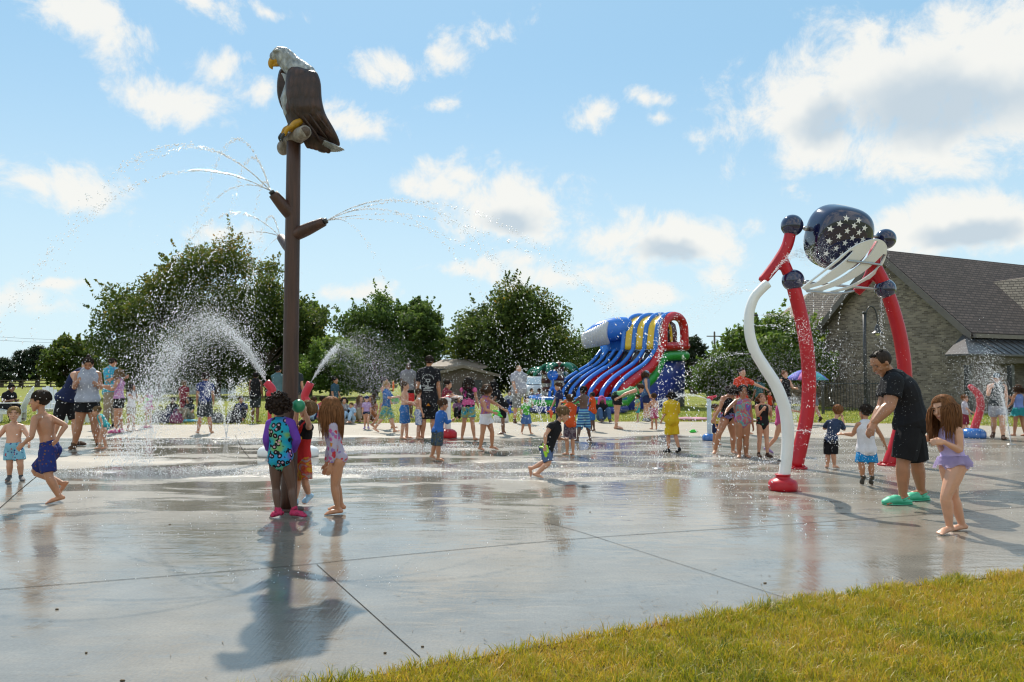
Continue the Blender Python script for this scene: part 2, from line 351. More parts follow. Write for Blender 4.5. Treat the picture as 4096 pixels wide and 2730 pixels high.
# ---------------------------------------------------------------- ground
def lawn_material():
    m, nt, bs, out = _nt('lawn_grass'); bs.inputs['Roughness'].default_value = 0.9; bs.inputs['Specular IOR Level'].default_value = 0.1
    geo = N(nt, 'ShaderNodeNewGeometry')
    n1 = N(nt, 'ShaderNodeTexNoise', i_Scale=0.5, i_Detail=6.0); L(nt, geo.outputs['Position'], n1.inputs['Vector'])
    n2 = N(nt, 'ShaderNodeTexNoise', i_Scale=14.0, i_Detail=5.0); L(nt, geo.outputs['Position'], n2.inputs['Vector'])
    a = ramp(nt, [(0.3, (0.16, 0.19, 0.035)), (0.55, (0.235, 0.25, 0.045)), (0.75, (0.32, 0.27, 0.075))]); L(nt, n1.outputs['Fac'], a.inputs[0])
    b = ramp(nt, [(0.3, (0.45, 0.45, 0.45)), (0.7, (1.25, 1.25, 1.25))]); L(nt, n2.outputs['Fac'], b.inputs[0])
    mx = N(nt, 'ShaderNodeMix', data_type='RGBA', blend_type='MULTIPLY', i_0=1.0); L(nt, a.outputs[0], mx.inputs['A']); L(nt, b.outputs[0], mx.inputs['B'])
    L(nt, mx.outputs['Result'], bs.inputs['Base Color'])
    bp = N(nt, 'ShaderNodeBump', i_Strength=0.6, i_Distance=0.06); L(nt, n2.outputs['Fac'], bp.inputs['Height']); L(nt, bp.outputs[0], bs.inputs['Normal'])
    return m
bm = BM(); S = 1500.0
quad(bm, (-S, -S, -0.03), (S, -S, -0.03), (S, S, -0.03), (-S, S, -0.03))
tag(obj('ground', bm, lawn_material()), kind='structure')

PAD_NEAR = [(-16, -3.0), (-6, 1.3), (-3, 2.5), (-1.0, 3.45), (0.78, 4.33), (2.1, 4.95), (3.67, 5.5), (6, 6.25), (10, 7.4), (16, 9)]
PAD_FAR = [(22, 13), (19, 19.0), (14.5, 21.3), (12, 22.8), (5, 24.0), (-3, 23.4), (-8, 22.6), (-18, 21.5), (-24, 15), (-22, 3)]
def pad_material():
    m, nt, bs, out = _nt('splash_pad_concrete')
    geo = N(nt, 'ShaderNodeNewGeometry'); P = geo.outputs['Position']
    sp = N(nt, 'ShaderNodeSeparateXYZ'); L(nt, P, sp.inputs[0])
    def noise(scale, det=4.0, vec=None, rough=0.55, dist=0.0):
        n = N(nt, 'ShaderNodeTexNoise', i_Scale=scale, i_Detail=det, i_Roughness=rough, i_Distortion=dist); L(nt, vec if vec is not None else P, n.inputs['Vector']); return n
    def math_(op, a, b=None, c=None):
        n = N(nt, 'ShaderNodeMath', operation=op)
        for i, x in enumerate((a, b, c)):
            if x is None: continue
            if isinstance(x, (int, float)): n.inputs[i].default_value = x
            else: L(nt, x, n.inputs[i])
        return n.outputs[0]
    def smooth(x, lo, hi):
        n = N(nt, 'ShaderNodeMapRange', interpolation_type='SMOOTHSTEP', i_1=lo, i_2=hi); L(nt, x, n.inputs[0]); return n.outputs[0]
    big = noise(0.35, 5.0).outputs['Fac']; mid = noise(1.7, 6.0, rough=0.6).outputs['Fac']; fine = noise(60, 3.0).outputs['Fac']
    # wet inside the spray circle, dry apron round it
    edge = math_('MULTIPLY_ADD', big, 4.5, sp.outputs['Y'])          # y + 4.5*noise
    wet_far = smooth(edge, 20.6, 19.6)
    dx = math_('ADD', sp.outputs['X'], 8.6); dy = math_('ADD', sp.outputs['Y'], -12.6)
    dl = math_('SQRT', math_('ADD', math_('MULTIPLY', math_('MULTIPLY', dx, dx), 0.07), math_('MULTIPLY', math_('MULTIPLY', dy, dy), 0.55)))
    patch = smooth(math_('MULTIPLY_ADD', mid, 0.9, dl), 1.1, 1.5)
    wet = math_('MULTIPLY', wet_far, math_('MULTIPLY_ADD', patch, .55, .45))
    # water film: streaky puddles
    mp = N(nt, 'ShaderNodeMapping'); mp.inputs['Scale'].default_value = (0.55, 1.5, 1.0); mp.inputs['Rotation'].default_value = (0, 0, R(12)); L(nt, P, mp.inputs['Vector'])
    pud = noise(0.85, 6.0, mp.outputs[0], 0.6, 0.4).outputs['Fac']
    film = math_('MULTIPLY', smooth(pud, 0.425, 0.52), wet)
    nearf = smooth(sp.outputs['Y'], 8.6, 6.6); film = math_('MAXIMUM', film, math_('MULTIPLY', nearf, math_('MULTIPLY_ADD', film, .35, .6)))
    # far right is only damp
    damp = smooth(math_('MULTIPLY_ADD', big, 3.0, sp.outputs['X']), 4.2, 6.4)
    film = math_('MULTIPLY', film, math_('MULTIPLY_ADD', damp, -0.65, 1.0))
    dry_c = ramp(nt, [(0.3, (0.255, 0.22, 0.172)), (0.7, (0.33, 0.288, 0.228))]); L(nt, mid, dry_c.inputs[0])
    wet_a = ramp(nt, [(0.3, (0.20, 0.174, 0.137)), (0.7, (0.275, 0.241, 0.192))]); L(nt, mid, wet_a.inputs[0]); wet_b = ramp(nt, [(0.3, (0.160, 0.147, 0.126)), (0.7, (0.230, 0.211, 0.180))]); L(nt, mid, wet_b.inputs[0])
    wet_c = N(nt, 'ShaderNodeMix', data_type='RGBA'); L(nt, film, wet_c.inputs['Factor']); L(nt, wet_a.outputs[0], wet_c.inputs['A']); L(nt, wet_b.outputs[0], wet_c.inputs['B'])
    mx = N(nt, 'ShaderNodeMix', data_type='RGBA'); L(nt, wet, mx.inputs['Factor']); L(nt, dry_c.outputs[0], mx.inputs['A']); L(nt, wet_c.outputs['Result'], mx.inputs['B'])
    gr = ramp(nt, [(0.25, (0.84, 0.84, 0.84)), (0.75, (1.1, 1.1, 1.1))]); L(nt, fine, gr.inputs[0])
    m2 = N(nt, 'ShaderNodeMix', data_type='RGBA', blend_type='MULTIPLY', i_0=1.0); L(nt, mx.outputs['Result'], m2.inputs['A']); L(nt, gr.outputs[0], m2.inputs['B'])
    L(nt, m2.outputs['Result'], bs.inputs['Base Color'])
    r1 = math_('MULTIPLY_ADD', wet, -0.47, 0.78)                       # dry .78 -> wet .26
    r2 = math_('MULTIPLY_ADD', film, -0.275, r1)                       # film .045
    L(nt, r2, bs.inputs['Roughness']); bs.inputs['IOR'].default_value = 1.55
    # relief: broom marks, gentle ripples, fine choppy splashes in zones
    
    rip = noise(5.0, 3.0, mp.outputs[0], 0.5, 0.6).outputs['Fac']; chop = noise(26.0, 2.0, None, 0.5).outputs['Fac']
    zones = None
    for (px, py, wx, wy) in [(1250, 1885, 1.9, 0.8), (1650, 1790, 1.5, 1.0), (700, 1890, 2.0, 0.8), (1900, 1880, 1.6, 0.8), (2300, 1900, 1.5, 0.8), (2900, 1835, 1.6, 0.9), (3000, 1900, 1.5, 0.5), (930, 1760, 1.6, 1.2), (3650, 1870, 1.5, 0.8), (2150, 1850, 1.2, 0.8), (1400, 1800, 1.2, 0.7)]:
        c = gnd(px, py)
        vm = N(nt, 'ShaderNodeVectorMath', operation='MULTIPLY_ADD'); L(nt, P, vm.inputs[0]); vm.inputs[1].default_value = (1 / wx, 1 / wy, 0); vm.inputs[2].default_value = (-c.x / wx, -c.y / wy, 0)
        ln = N(nt, 'ShaderNodeVectorMath', operation='LENGTH'); L(nt, vm.outputs[0], ln.inputs[0])
        z = smooth(math_('MULTIPLY_ADD', mid, 0.8, ln.outputs['Value']), 1.5, 0.9)
        zones = z if zones is None else math_('MAXIMUM', zones, z)
    zones = math_('MULTIPLY', zones, wet)
    mw2 = N(nt, 'ShaderNodeMapping'); mw2.inputs['Scale'].default_value = (70, 2.5, 1); mw2.inputs['Rotation'].default_value = (0, 0, R(-20)); L(nt, P, mw2.inputs['Vector']); br = noise(1.0, 2.0, mw2.outputs[0]).outputs['Fac']
    h = math_('MULTIPLY', br, 0.0009)
    h = math_('MULTIPLY_ADD', math_('MULTIPLY', rip, wet), 0.0030, h)
    h = math_('MULTIPLY_ADD', math_('MULTIPLY', chop, zones), 0.045, h)
    h = math_('MULTIPLY_ADD', math_('MULTIPLY', fine, math_('MULTIPLY_ADD', film, -0.85, 1.0)), 0.0009, h)
    bp = N(nt, 'ShaderNodeBump', i_Strength=1.0, i_Distance=1.0); L(nt, h, bp.inputs['Height']); L(nt, bp.outputs[0], bs.inputs['Normal'])
    return m
PAD_M = pad_material()
near = [V((p[0], p[1], 0)) for p in crv(PAD_NEAR, 6)]; far = [V((p[0], p[1], 0)) for p in crv(PAD_FAR, 6)]
bm = BM(); prism(bm, [p + V((0, 0, -0.12)) for p in near + far], (0, 0, 0.12)); tag(obj('splash_pad', bm, PAD_M, smooth=False), kind='structure')

# sawn joints: narrow dark strips just above the slab
bm = BM()
def joint(pts, w=0.011):
    W = [gnd(x * 1.741, y * 1.741) for x, y in pts]
    W = [V(p) for p in crv(W, 4)]
    for a, b in zip(W[:-1], W[1:]):
        t = (b - a).normalized(); s = V((-t.y, t.x, 0)) * w / 2; z = V((0, 0, 0.003))
        quad(bm, a - s + z, b - s + z, b + s + z, a + s + z)
joint([(-80, 1362), (0, 1355), (640, 1304), (840, 1284), (1300, 1241), (1640, 1217), (1975, 1194), (2353, 1166), (2500, 1155)], 0.008)
joint([(728, 1298), (965, 1511)], 0.005); joint([(1398, 1244), (1840, 1386)], 0.0045); joint([(88, 1092), (40, 1132), (0, 1168), (-60, 1215)], 0.012)
joint([(540, 1000), (555, 1030), (575, 1055)], 0.012); joint([(1398, 1244), (1330, 1222), (1250, 1200)], 0.006)
tag(obj('pad_joint', bm, mat('joint_filler', (0.03, 0.028, 0.025), 0.95, spec=.05)), kind='structure')

# ---------------------------------------------------------------- grass blades
def grass_material(name, stops):
    m, nt, bs, out = _nt(name); at_ = N(nt, 'ShaderNodeAttribute', attribute_name='tint')
    rp = ramp(nt, stops); L(nt, at_.outputs['Fac'], rp.inputs[0]); L(nt, rp.outputs[0], bs.inputs['Base Color']); bs.inputs['Roughness'].default_value = 0.42
    tr = N(nt, 'ShaderNodeBsdfTranslucent'); L(nt, rp.outputs[0], tr.inputs['Color'])
    mx = N(nt, 'ShaderNodeMixShader', i_0=0.5); L(nt, bs.outputs[0], mx.inputs[1]); L(nt, tr.outputs[0], mx.inputs[2]); L(nt, mx.outputs[0], out.inputs['Surface']); return m
def blades(name, xy, hgt, wid, material, tint, z0=-0.03, lean=0.6):
    n = len(xy); a = rng.uniform(0, 2 * np.pi, n); h = hgt * rng.uniform(0.55, 1.25, n) if not isinstance(hgt, np.ndarray) else hgt * rng.uniform(0.5, 1.3, n); w = wid * rng.uniform(0.6, 1.3, n)
    la = rng.uniform(0, 2 * np.pi, n); lm = h * lean * rng.uniform(0.1, 1.3, n)
    bx = np.stack([np.cos(a) * w / 2, np.sin(a) * w / 2, np.zeros(n)], 1); base = np.column_stack([xy, z0 if isinstance(z0, np.ndarray) else np.full(n, z0)])
    ld_ = np.stack([np.cos(la) * lm, np.sin(la) * lm, np.zeros(n)], 1); up = np.stack([np.zeros(n), np.zeros(n), h], 1)
    m = base + up * 0.6 + ld_ * 0.35; t = base + up * (1 - 0.3 * (lm / (h + 1e-6)) ** 2 * 0.4)[:, None] + ld_
    vs = np.stack([base - bx, base + bx, m - bx * 0.7, m + bx * 0.7, t], 1).reshape(-1, 3)
    i = np.arange(n)[:, None] * 5
    fs = np.concatenate([i + np.array([[0, 1, 3]]), i + np.array([[0, 3, 2]]), i + np.array([[2, 3, 4]])], 1).reshape(-1, 3)
    return npmesh(name, vs, fs, material, colors=np.repeat(tint, 3))
def near_y(x):
    xs = [p[0] for p in PAD_NEAR]; c = np.array(crv(PAD_NEAR, 6)); return np.interp(x, c[:, 0], c[:, 1])
bm = BM(); vp = [V((p.x, p.y, -.006)) for p in near]; prism(bm, vp + [V((16, -6, -.006)), V((-16, -6, -.006))], (0, 0, -.02)); tag(obj('verge_soil', bm, mat('verge_soil', (.16, .125, .03), .95, .4, 30)), kind='structure')
n = 260000
gx = rng.uniform(-2.0, 4.6, n); gy = near_y(gx) + 0.02 - np.abs(rng.exponential(1.0, n)) * 0.0 - rng.uniform(-0.02, 3.2, n)
edge_n = 0.03 + np.array([0.06 * mnoise.noise(V((x * 3.1, 2.2, 7))) + .05 * mnoise.noise(V((x * 11, 5.2, 1))) for x in gx]) + 0.028 * rng.standard_normal(n)
keep = (gy > 2.6 - 0.0 * gx) & (np.abs(gx) < gy * 0.80 + 0.5) & (gy < near_y(gx) + edge_n)
gx, gy = gx[keep], gy[keep]
pat = np.array([mnoise.noise(V((x * 2.3, y * 2.3, 0.3))) + 0.6 * mnoise.noise(V((x * 8, y * 8, 4.0))) for x, y in zip(gx, gy)])
tint = np.clip(0.47 + 0.38 * pat + rng.normal(0, 0.2, len(gx)), 0, 1)
GR = grass_material('grass_blade', [(0.0, (0.56, 0.34, 0.07)), (0.2, (0.47, 0.33, 0.03)), (0.4, (0.41, 0.345, 0.018)), (0.68, (0.28, 0.295, 0.014)), (1.0, (0.08, 0.125, 0.010))])
clump = np.array([mnoise.noise(V((x * 5.5, y * 5.5, 9.0))) + .7 * mnoise.noise(V((x * 14, y * 14, 2.0))) for x, y in zip(gx, gy)])
hg = np.clip(0.046 * (1 + 0.7 * clump), .016, .10); tint = np.clip(tint + .10 * clump, 0, 1); dry = rng.random(len(gx)) < .08; hg[dry] *= 1.35; tint[dry] *= .3
z0 = np.where(gy > near_y(gx) - .01, 0.0, -0.008)
tag(blades('grass', np.column_stack([gx, gy]), hg, 0.0046, GR, tint, z0=z0, lean=1.15), 'short sunlit yellow green grass along the near edge of the wet concrete', 'grass', kind='stuff')
# soil bank under the near grass
# lawn tufts beyond the pad
n = 42000
ty = 21 + rng.exponential(7.0, n); tx = rng.uniform(-0.72, 0.72, n) * ty
fc = np.array(crv(PAD_FAR[1:8], 6)); o_ = np.argsort(fc[:, 0]); fy = np.interp(tx, fc[o_, 0], fc[o_, 1])
keep = (ty > fy + 0.02) & (ty < 60); tx, ty = tx[keep], ty[keep]
GL = grass_material('lawn_blade', [(0.0, (0.40, 0.30, 0.09)), (0.35, (0.30, 0.29, 0.05)), (0.7, (0.21, 0.26, 0.035)), (1.0, (0.13, 0.19, 0.03))])
edgeness = np.clip(1 - (ty - np.interp(tx, fc[o_, 0], fc[o_, 1])) / 1.6, 0, 1)
tag(blades('lawn', np.column_stack([tx, ty]), 0.075, 0.022, GL, np.clip(0.68 - 0.5 * edgeness + rng.normal(0, 0.16, len(tx)), 0, 1), lean=1.0), 'mown lawn growing beyond the far edge of the splash pad', 'lawn', kind='stuff')
# bits of cut grass and leaf lying on the slab
n = 260
lx = rng.uniform(-3.0, 4.5, n); ly = near_y(lx) + rng.exponential(0.5, n)
bm = BM()
for x, y in zip(lx, ly):
    a = random.uniform(0, 6.28); l = random.uniform(0.006, 0.035); w = random.uniform(0.001, 0.003); t = V((math.cos(a), math.sin(a), 0)); s = V((-t.y, t.x, 0)); p = V((x, y, 0.004))
    quad(bm, p - t * l - s * w, p + t * l - s * w * 0.3 + V((0, 0, 0.004)), p + t * l + s * w * 0.3 + V((0, 0, 0.004)), p - t * l + s * w)
for (px, py) in [(1540, 2615), (1690, 2590), (345, 2615), (228, 2440), (490, 2726), (679, 2100), (3060, 2335), (2360, 2050)]:
    p = gnd(px, py); ell(bm, p + V((0, 0, 0.004)), (random.uniform(.007, .014), .006, .005), n=7, m=5)
tag(obj('leaf_litter', bm, mat('dead_leaf', (0.10, 0.065, 0.03), 0.7, 0.4)), 'scattered grass clippings and leaf bits on the wet slab', 'litter', kind='stuff')
# ---------------------------------------------------------------- trees
BARK = mat('bark', (0.11, 0.085, 0.062), 0.9, 0.35, 3.0, bump=0.6, bscale=12)
def leaf_mat(name, stops, trans=0.52):
    m, nt, bs, out = _nt(name); at_ = N(nt, 'ShaderNodeAttribute', attribute_name='tint')
    rp = ramp(nt, stops); L(nt, at_.outputs['Fac'], rp.inputs[0]); L(nt, rp.outputs[0], bs.inputs['Base Color']); bs.inputs['Roughness'].default_value = 0.55; bs.inputs['Specular IOR Level'].default_value = 0.3
    tr = N(nt, 'ShaderNodeBsdfTranslucent'); L(nt, rp.outputs[0], tr.inputs['Color'])
    mx = N(nt, 'ShaderNodeMixShader', i_0=trans); L(nt, bs.outputs[0], mx.inputs[1]); L(nt, tr.outputs[0], mx.inputs[2]); L(nt, mx.outputs[0], out.inputs['Surface']); return m
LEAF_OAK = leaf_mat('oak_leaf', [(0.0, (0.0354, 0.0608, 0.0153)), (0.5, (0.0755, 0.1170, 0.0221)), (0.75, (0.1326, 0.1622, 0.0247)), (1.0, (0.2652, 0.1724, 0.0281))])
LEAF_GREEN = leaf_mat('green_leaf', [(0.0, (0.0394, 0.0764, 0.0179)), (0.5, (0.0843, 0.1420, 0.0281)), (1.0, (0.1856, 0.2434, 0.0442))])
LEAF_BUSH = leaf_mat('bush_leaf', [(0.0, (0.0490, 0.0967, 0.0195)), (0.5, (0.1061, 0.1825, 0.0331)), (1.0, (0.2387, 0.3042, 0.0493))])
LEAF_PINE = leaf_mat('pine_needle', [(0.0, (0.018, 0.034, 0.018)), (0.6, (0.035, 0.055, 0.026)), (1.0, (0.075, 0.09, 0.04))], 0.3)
def leaves(pts, nrm, size, asp=0.55):
    """one bent leaf (2 triangles) per point"""
    n = len(pts); t = rng.standard_normal((n, 3)); t /= np.linalg.norm(t, axis=1)[:, None]
    s = np.cross(t, nrm + 0.4 * rng.standard_normal((n, 3))); s /= (np.linalg.norm(s, axis=1)[:, None] + 1e-9)
    l = size * rng.uniform(0.6, 1.4, n)[:, None]
    a = pts - t * l * 0.5; b = pts + s * l * asp * 0.5; c = pts + t * l * 0.5; d = pts - s * l * asp * 0.5
    vs = np.stack([a, b, c, d], 1).reshape(-1, 3); fs = np.arange(n * 4).reshape(-1, 4)
    return vs, fs
def make_tree(name, label, px, y, top_py, rx, leafm, nleaf=16000, size=0.24, low=0.22, ry=None, group=None, seed=0, clumps=80, gap=1.0, spike=0.0, trunkr=0.2, gold=0.1):
    """deciduous tree: trunk + limbs + crown of leaf clumps; px centre pixel, top_py photo row of the top, rx crown radius m"""
    rs = np.random.default_rng(seed + 100); nleaf = int(nleaf * 1.8); base = at(px, HORIZ, y); base = V((base.x, y, -0.03))
    H = at(px, top_py, y).z * .95; root = thing(name, label, 'tree', base, group)
    ry = ry or rx; zc = H * (low + 1) / 2; rz = H * (1 - low) / 2
    cen = []
    while len(cen) < clumps:
        p = rs.uniform(-1, 1, 3)
        q = np.linalg.norm(p)
        if q > 1 or q < 0.45: continue
        if p[2] < -0.2 and q > 0.85 and rs.random() < 0.4: continue
        # fuller low, narrower at the top
        p[:2] *= (1.06 - 0.30 * max(p[2], 0) - 0.12 * max(-p[2], 0)); cen.append(p)
    cen = np.array(cen); C = cen * np.array([rx, ry, rz]) + np.array([0, 0, zc])
    cr = (0.24 + 0.17 * rs.random(len(C))) * rx * gap
    w = cr ** 2; k = rs.choice(len(C), nleaf, p=w / w.sum())
    d = rs.standard_normal((nleaf, 3)); d /= np.linalg.norm(d, axis=1)[:, None]
    rad = rs.random(nleaf) ** 0.5
    d2 = d.copy()
    if spike: d2[:, 2] *= 1 + spike * rs.random(nleaf); 
    P = C[k] + d2 * (rad * cr[k])[:, None] * np.array([1.0, 1.0, 0.8])
    # ragged sprays: pull some leaves outwards along twigs
    sp_n = nleaf // 14; tw = rs.choice(len(C), 150); dirs = (C[tw] - np.array([0, 0, zc * 0.75])); dirs /= np.linalg.norm(dirs, axis=1)[:, None]; dirs += 0.45 * rs.standard_normal(dirs.shape); dirs[:, 2] += 0.25
    st = C[tw] + dirs * cr[tw][:, None] * 0.5; ti = rs.integers(0, 150, sp_n); u = rs.random(sp_n)
    P[:sp_n] = st[ti] + dirs[ti] * (u * cr[tw][ti] * 0.42)[:, None] + rs.standard_normal((sp_n, 3)) * (0.06 * rx * (1.1 - u))[:, None]*0.45
    keep = P[:, 2] > H * low * 0.75; P = P[keep]; d = d[keep]; k = k[keep]
    vs, fs = leaves(P, d, size)
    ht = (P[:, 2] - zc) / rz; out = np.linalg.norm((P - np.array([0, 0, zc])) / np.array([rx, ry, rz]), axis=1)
    tint = np.clip(0.42 + 0.14 * rs.standard_normal(len(P)) + 0.22 * (rs.random(len(C))[k] - 0.5) + gold * np.clip(ht, -0.5, 1) + 0.25 * np.clip(out - 0.85, 0, 0.4), 0, 1)  # upper and outer leaves tinted golder: sunlit tips put into the colour
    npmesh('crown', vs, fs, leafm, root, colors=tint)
    bm = BM(); top = V((0.1, 0, H * 0.62)); tube(bm, [V((0, 0, 0)), V((0.06, 0.02, H * 0.16)), V((-0.03, 0, H * 0.36)), top], [trunkr * 1.25, trunkr, trunkr * 0.7, trunkr * 0.25], n=9)
    for i in rs.choice(len(C), min(18, len(C)), replace=False):
        e = V(C[i]); z0 = min(H * rs.uniform(0.14, 0.45), e.z * 0.8); s = V((0, 0, z0)); mid = s.lerp(e, 0.5) + V((0, 0, 0.12 * rx))
        tube(bm, [s, mid, e], [trunkr * 0.42, trunkr * 0.26, 0.03], n=6, sub=3)
    obj('trunk', bm, BARK, root, off=False)
    return root
def make_pine(label, px, y, top_py, rx, seed, group, nleaf=9000, bare=0.18):
    rs = np.random.default_rng(seed + 500); base = V((at(px, HORIZ, y).x, y, -0.03)); H = at(px, top_py, y).z
    root = thing('pine_tree', label, 'tree', base, group); bm = BM(); tube(bm, [V((0, 0, 0)), V((0.1, 0, H * 0.5)), V((0, 0, H * 0.97))], [0.34, 0.22, 0.04], n=8)
    P = []; D = []; nb = 46
    for i in range(nb):
        z = H * (bare + (0.97 - bare) * (i / nb) ** 0.9); a = i * 2.4 + rs.uniform(-0.5, 0.5); ln = rx * (1.02 - ((z / H - bare) / (1 - bare)) ** 1.25) * rs.uniform(0.6, 1.1) + 0.25
        dr = np.array([math.cos(a), math.sin(a), 0.12]); tube(bm, [V((0, 0, z)), V((0, 0, z)) + V(dr) * ln], [0.07, 0.02], n=5)
        m = int(nleaf / nb * (0.4 + ln / rx)); u = rs.random(m) ** 0.6
        q = np.array([0, 0, z]) + dr * (u * ln)[:, None] + rs.standard_normal((m, 3)) * np.array([0.32, 0.32, 0.16]) * (0.35 + 0.5 * rx / 3) * (1.2 - 0.5 * u)[:, None]
        P.append(q); D.append(np.tile([0, 0, 1.0], (m, 1)))
    P = np.concatenate(P); D = np.concatenate(D); vs, fs = leaves(P, D, 0.34, 0.35)
    npmesh('crown', vs, fs, LEAF_PINE, root, colors=np.clip(0.4 + 0.2 * rs.standard_normal(len(P)), 0, 1)); obj('trunk', bm, BARK, root, off=False); return root
G1 = 'oak trees beyond the lawn'
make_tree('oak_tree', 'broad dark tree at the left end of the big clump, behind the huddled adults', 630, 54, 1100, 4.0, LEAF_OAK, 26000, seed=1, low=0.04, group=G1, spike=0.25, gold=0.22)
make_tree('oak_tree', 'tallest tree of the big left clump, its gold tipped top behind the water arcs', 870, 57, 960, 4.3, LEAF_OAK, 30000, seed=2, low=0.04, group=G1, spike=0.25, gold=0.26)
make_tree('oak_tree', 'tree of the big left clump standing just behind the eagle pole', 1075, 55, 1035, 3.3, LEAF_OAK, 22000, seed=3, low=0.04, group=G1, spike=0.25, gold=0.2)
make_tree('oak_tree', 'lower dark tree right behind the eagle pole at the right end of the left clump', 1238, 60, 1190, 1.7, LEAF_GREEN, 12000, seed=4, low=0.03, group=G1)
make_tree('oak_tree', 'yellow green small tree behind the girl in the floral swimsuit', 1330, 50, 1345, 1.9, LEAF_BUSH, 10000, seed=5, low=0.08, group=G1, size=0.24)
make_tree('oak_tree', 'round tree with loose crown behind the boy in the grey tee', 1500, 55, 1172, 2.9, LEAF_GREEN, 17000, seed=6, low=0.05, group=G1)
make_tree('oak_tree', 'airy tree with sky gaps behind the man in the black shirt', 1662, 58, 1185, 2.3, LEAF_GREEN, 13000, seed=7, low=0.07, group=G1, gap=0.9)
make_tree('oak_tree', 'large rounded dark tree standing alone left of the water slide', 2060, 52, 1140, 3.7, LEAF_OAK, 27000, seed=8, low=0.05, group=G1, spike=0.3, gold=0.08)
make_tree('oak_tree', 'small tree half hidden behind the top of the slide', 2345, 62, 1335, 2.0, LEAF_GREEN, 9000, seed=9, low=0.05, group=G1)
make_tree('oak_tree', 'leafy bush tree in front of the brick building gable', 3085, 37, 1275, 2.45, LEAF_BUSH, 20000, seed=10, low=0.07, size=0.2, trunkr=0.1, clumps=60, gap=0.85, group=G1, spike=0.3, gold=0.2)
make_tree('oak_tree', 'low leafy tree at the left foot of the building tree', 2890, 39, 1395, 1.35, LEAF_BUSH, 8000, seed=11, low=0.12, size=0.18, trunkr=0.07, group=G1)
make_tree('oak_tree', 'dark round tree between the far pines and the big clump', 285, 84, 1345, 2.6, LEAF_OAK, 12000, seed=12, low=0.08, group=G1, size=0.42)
make_pine('tall layered pine on the far left, its trunk above the lawn', 150, 112, 1383, 4.0, 1, 'far pines', 12000)
make_pine('shorter pine left of the tall layered pine', 85, 112, 1400, 3.4, 2, 'far pines', 9000)
make_pine('pine cut by the left edge of the photo', 5, 108, 1432, 3.2, 3, 'far pines', 9000)
make_pine('flat topped pine showing right behind the slide tower', 2775, 66, 1345, 1.9, 4, 'far pines', 5500, bare=0.3)
# far shrubs along the horizon
for i, (px, y, top, rx, lb) in enumerate([(2790, 72, 1440, 2.0, 'rounded shrub in the gap between the slide and the building tree'), (2870, 80, 1470, 2.4, 'dark far shrub low on the horizon right of the slide'), (2740, 90, 1480, 2.2, 'far shrub low beside the slide tower foot'),
                                   (1830, 84, 1495, 2.2, 'low far shrub beside the brick annex'), (420, 96, 1450, 4.0, 'far dark shrub behind the man in the navy tank'), (2360, 70, 1450, 3.0, 'dark shrub behind the slide lanes')]):
    make_tree('shrub', lb, px, y, top, rx, LEAF_GREEN, 5200, seed=40 + i, low=0.02, size=0.34, clumps=22, trunkr=0.1, group='far shrubs')
# ---------------------------------------------------------------- brick building with the gable
def brick_mat(name, c1, c2, mortar, scale=1.0):
    m, nt, bs, out = _nt(name); tc = N(nt, 'ShaderNodeTexCoord')
    sp = N(nt, 'ShaderNodeSeparateXYZ'); L(nt, tc.outputs['Object'], sp.inputs[0])
    ad = N(nt, 'ShaderNodeVectorMath', operation='DOT_PRODUCT'); L(nt, tc.outputs['Object'], ad.inputs[0]); ad.inputs[1].default_value = (1.34, -0.454, 0)
    cb = N(nt, 'ShaderNodeCombineXYZ'); L(nt, ad.outputs['Value'], cb.inputs[0]); L(nt, sp.outputs['Z'], cb.inputs[1])
    b = N(nt, 'ShaderNodeTexBrick', i_Scale=scale); b.inputs['Color1'].default_value = c4(c1); b.inputs['Color2'].default_value = c4(c2); b.inputs['Mortar'].default_value = c4(mortar)
    b.inputs['Brick Width'].default_value = 0.23; b.inputs['Row Height'].default_value = 0.085; b.inputs['Mortar Size'].default_value = 0.008; b.inputs['Bias'].default_value = 0.0
    L(nt, cb.outputs[0], b.inputs['Vector'])
    nz = N(nt, 'ShaderNodeTexNoise', i_Scale=1.1, i_Detail=6.0); L(nt, tc.outputs['Object'], nz.inputs['Vector'])
    r = ramp(nt, [(0.25, (0.72, 0.72, 0.74)), (0.75, (1.2, 1.18, 1.12))]); L(nt, nz.outputs['Fac'], r.inputs[0])
    mx = N(nt, 'ShaderNodeMix', data_type='RGBA', blend_type='MULTIPLY', i_0=1.0); L(nt, b.outputs['Color'], mx.inputs['A']); L(nt, r.outputs[0], mx.inputs['B']); L(nt, mx.outputs['Result'], bs.inputs['Base Color'])
    bs.inputs['Roughness'].default_value = 0.85
    bp = N(nt, 'ShaderNodeBump', i_Strength=0.5, i_Distance=0.012); L(nt, b.outputs['Fac'], bp.inputs['Height']); bp.invert = True; L(nt, bp.outputs[0], bs.inputs['Normal']); return m
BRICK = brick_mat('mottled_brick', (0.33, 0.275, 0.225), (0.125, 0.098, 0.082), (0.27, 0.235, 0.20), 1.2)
BRICK_SHADE = brick_mat('porch_shade_brick', (0.20, 0.17, 0.14), (0.11, 0.09, 0.075), (0.16, 0.15, 0.14))  # darker copy of the wall brick: porch shade is put into the colour
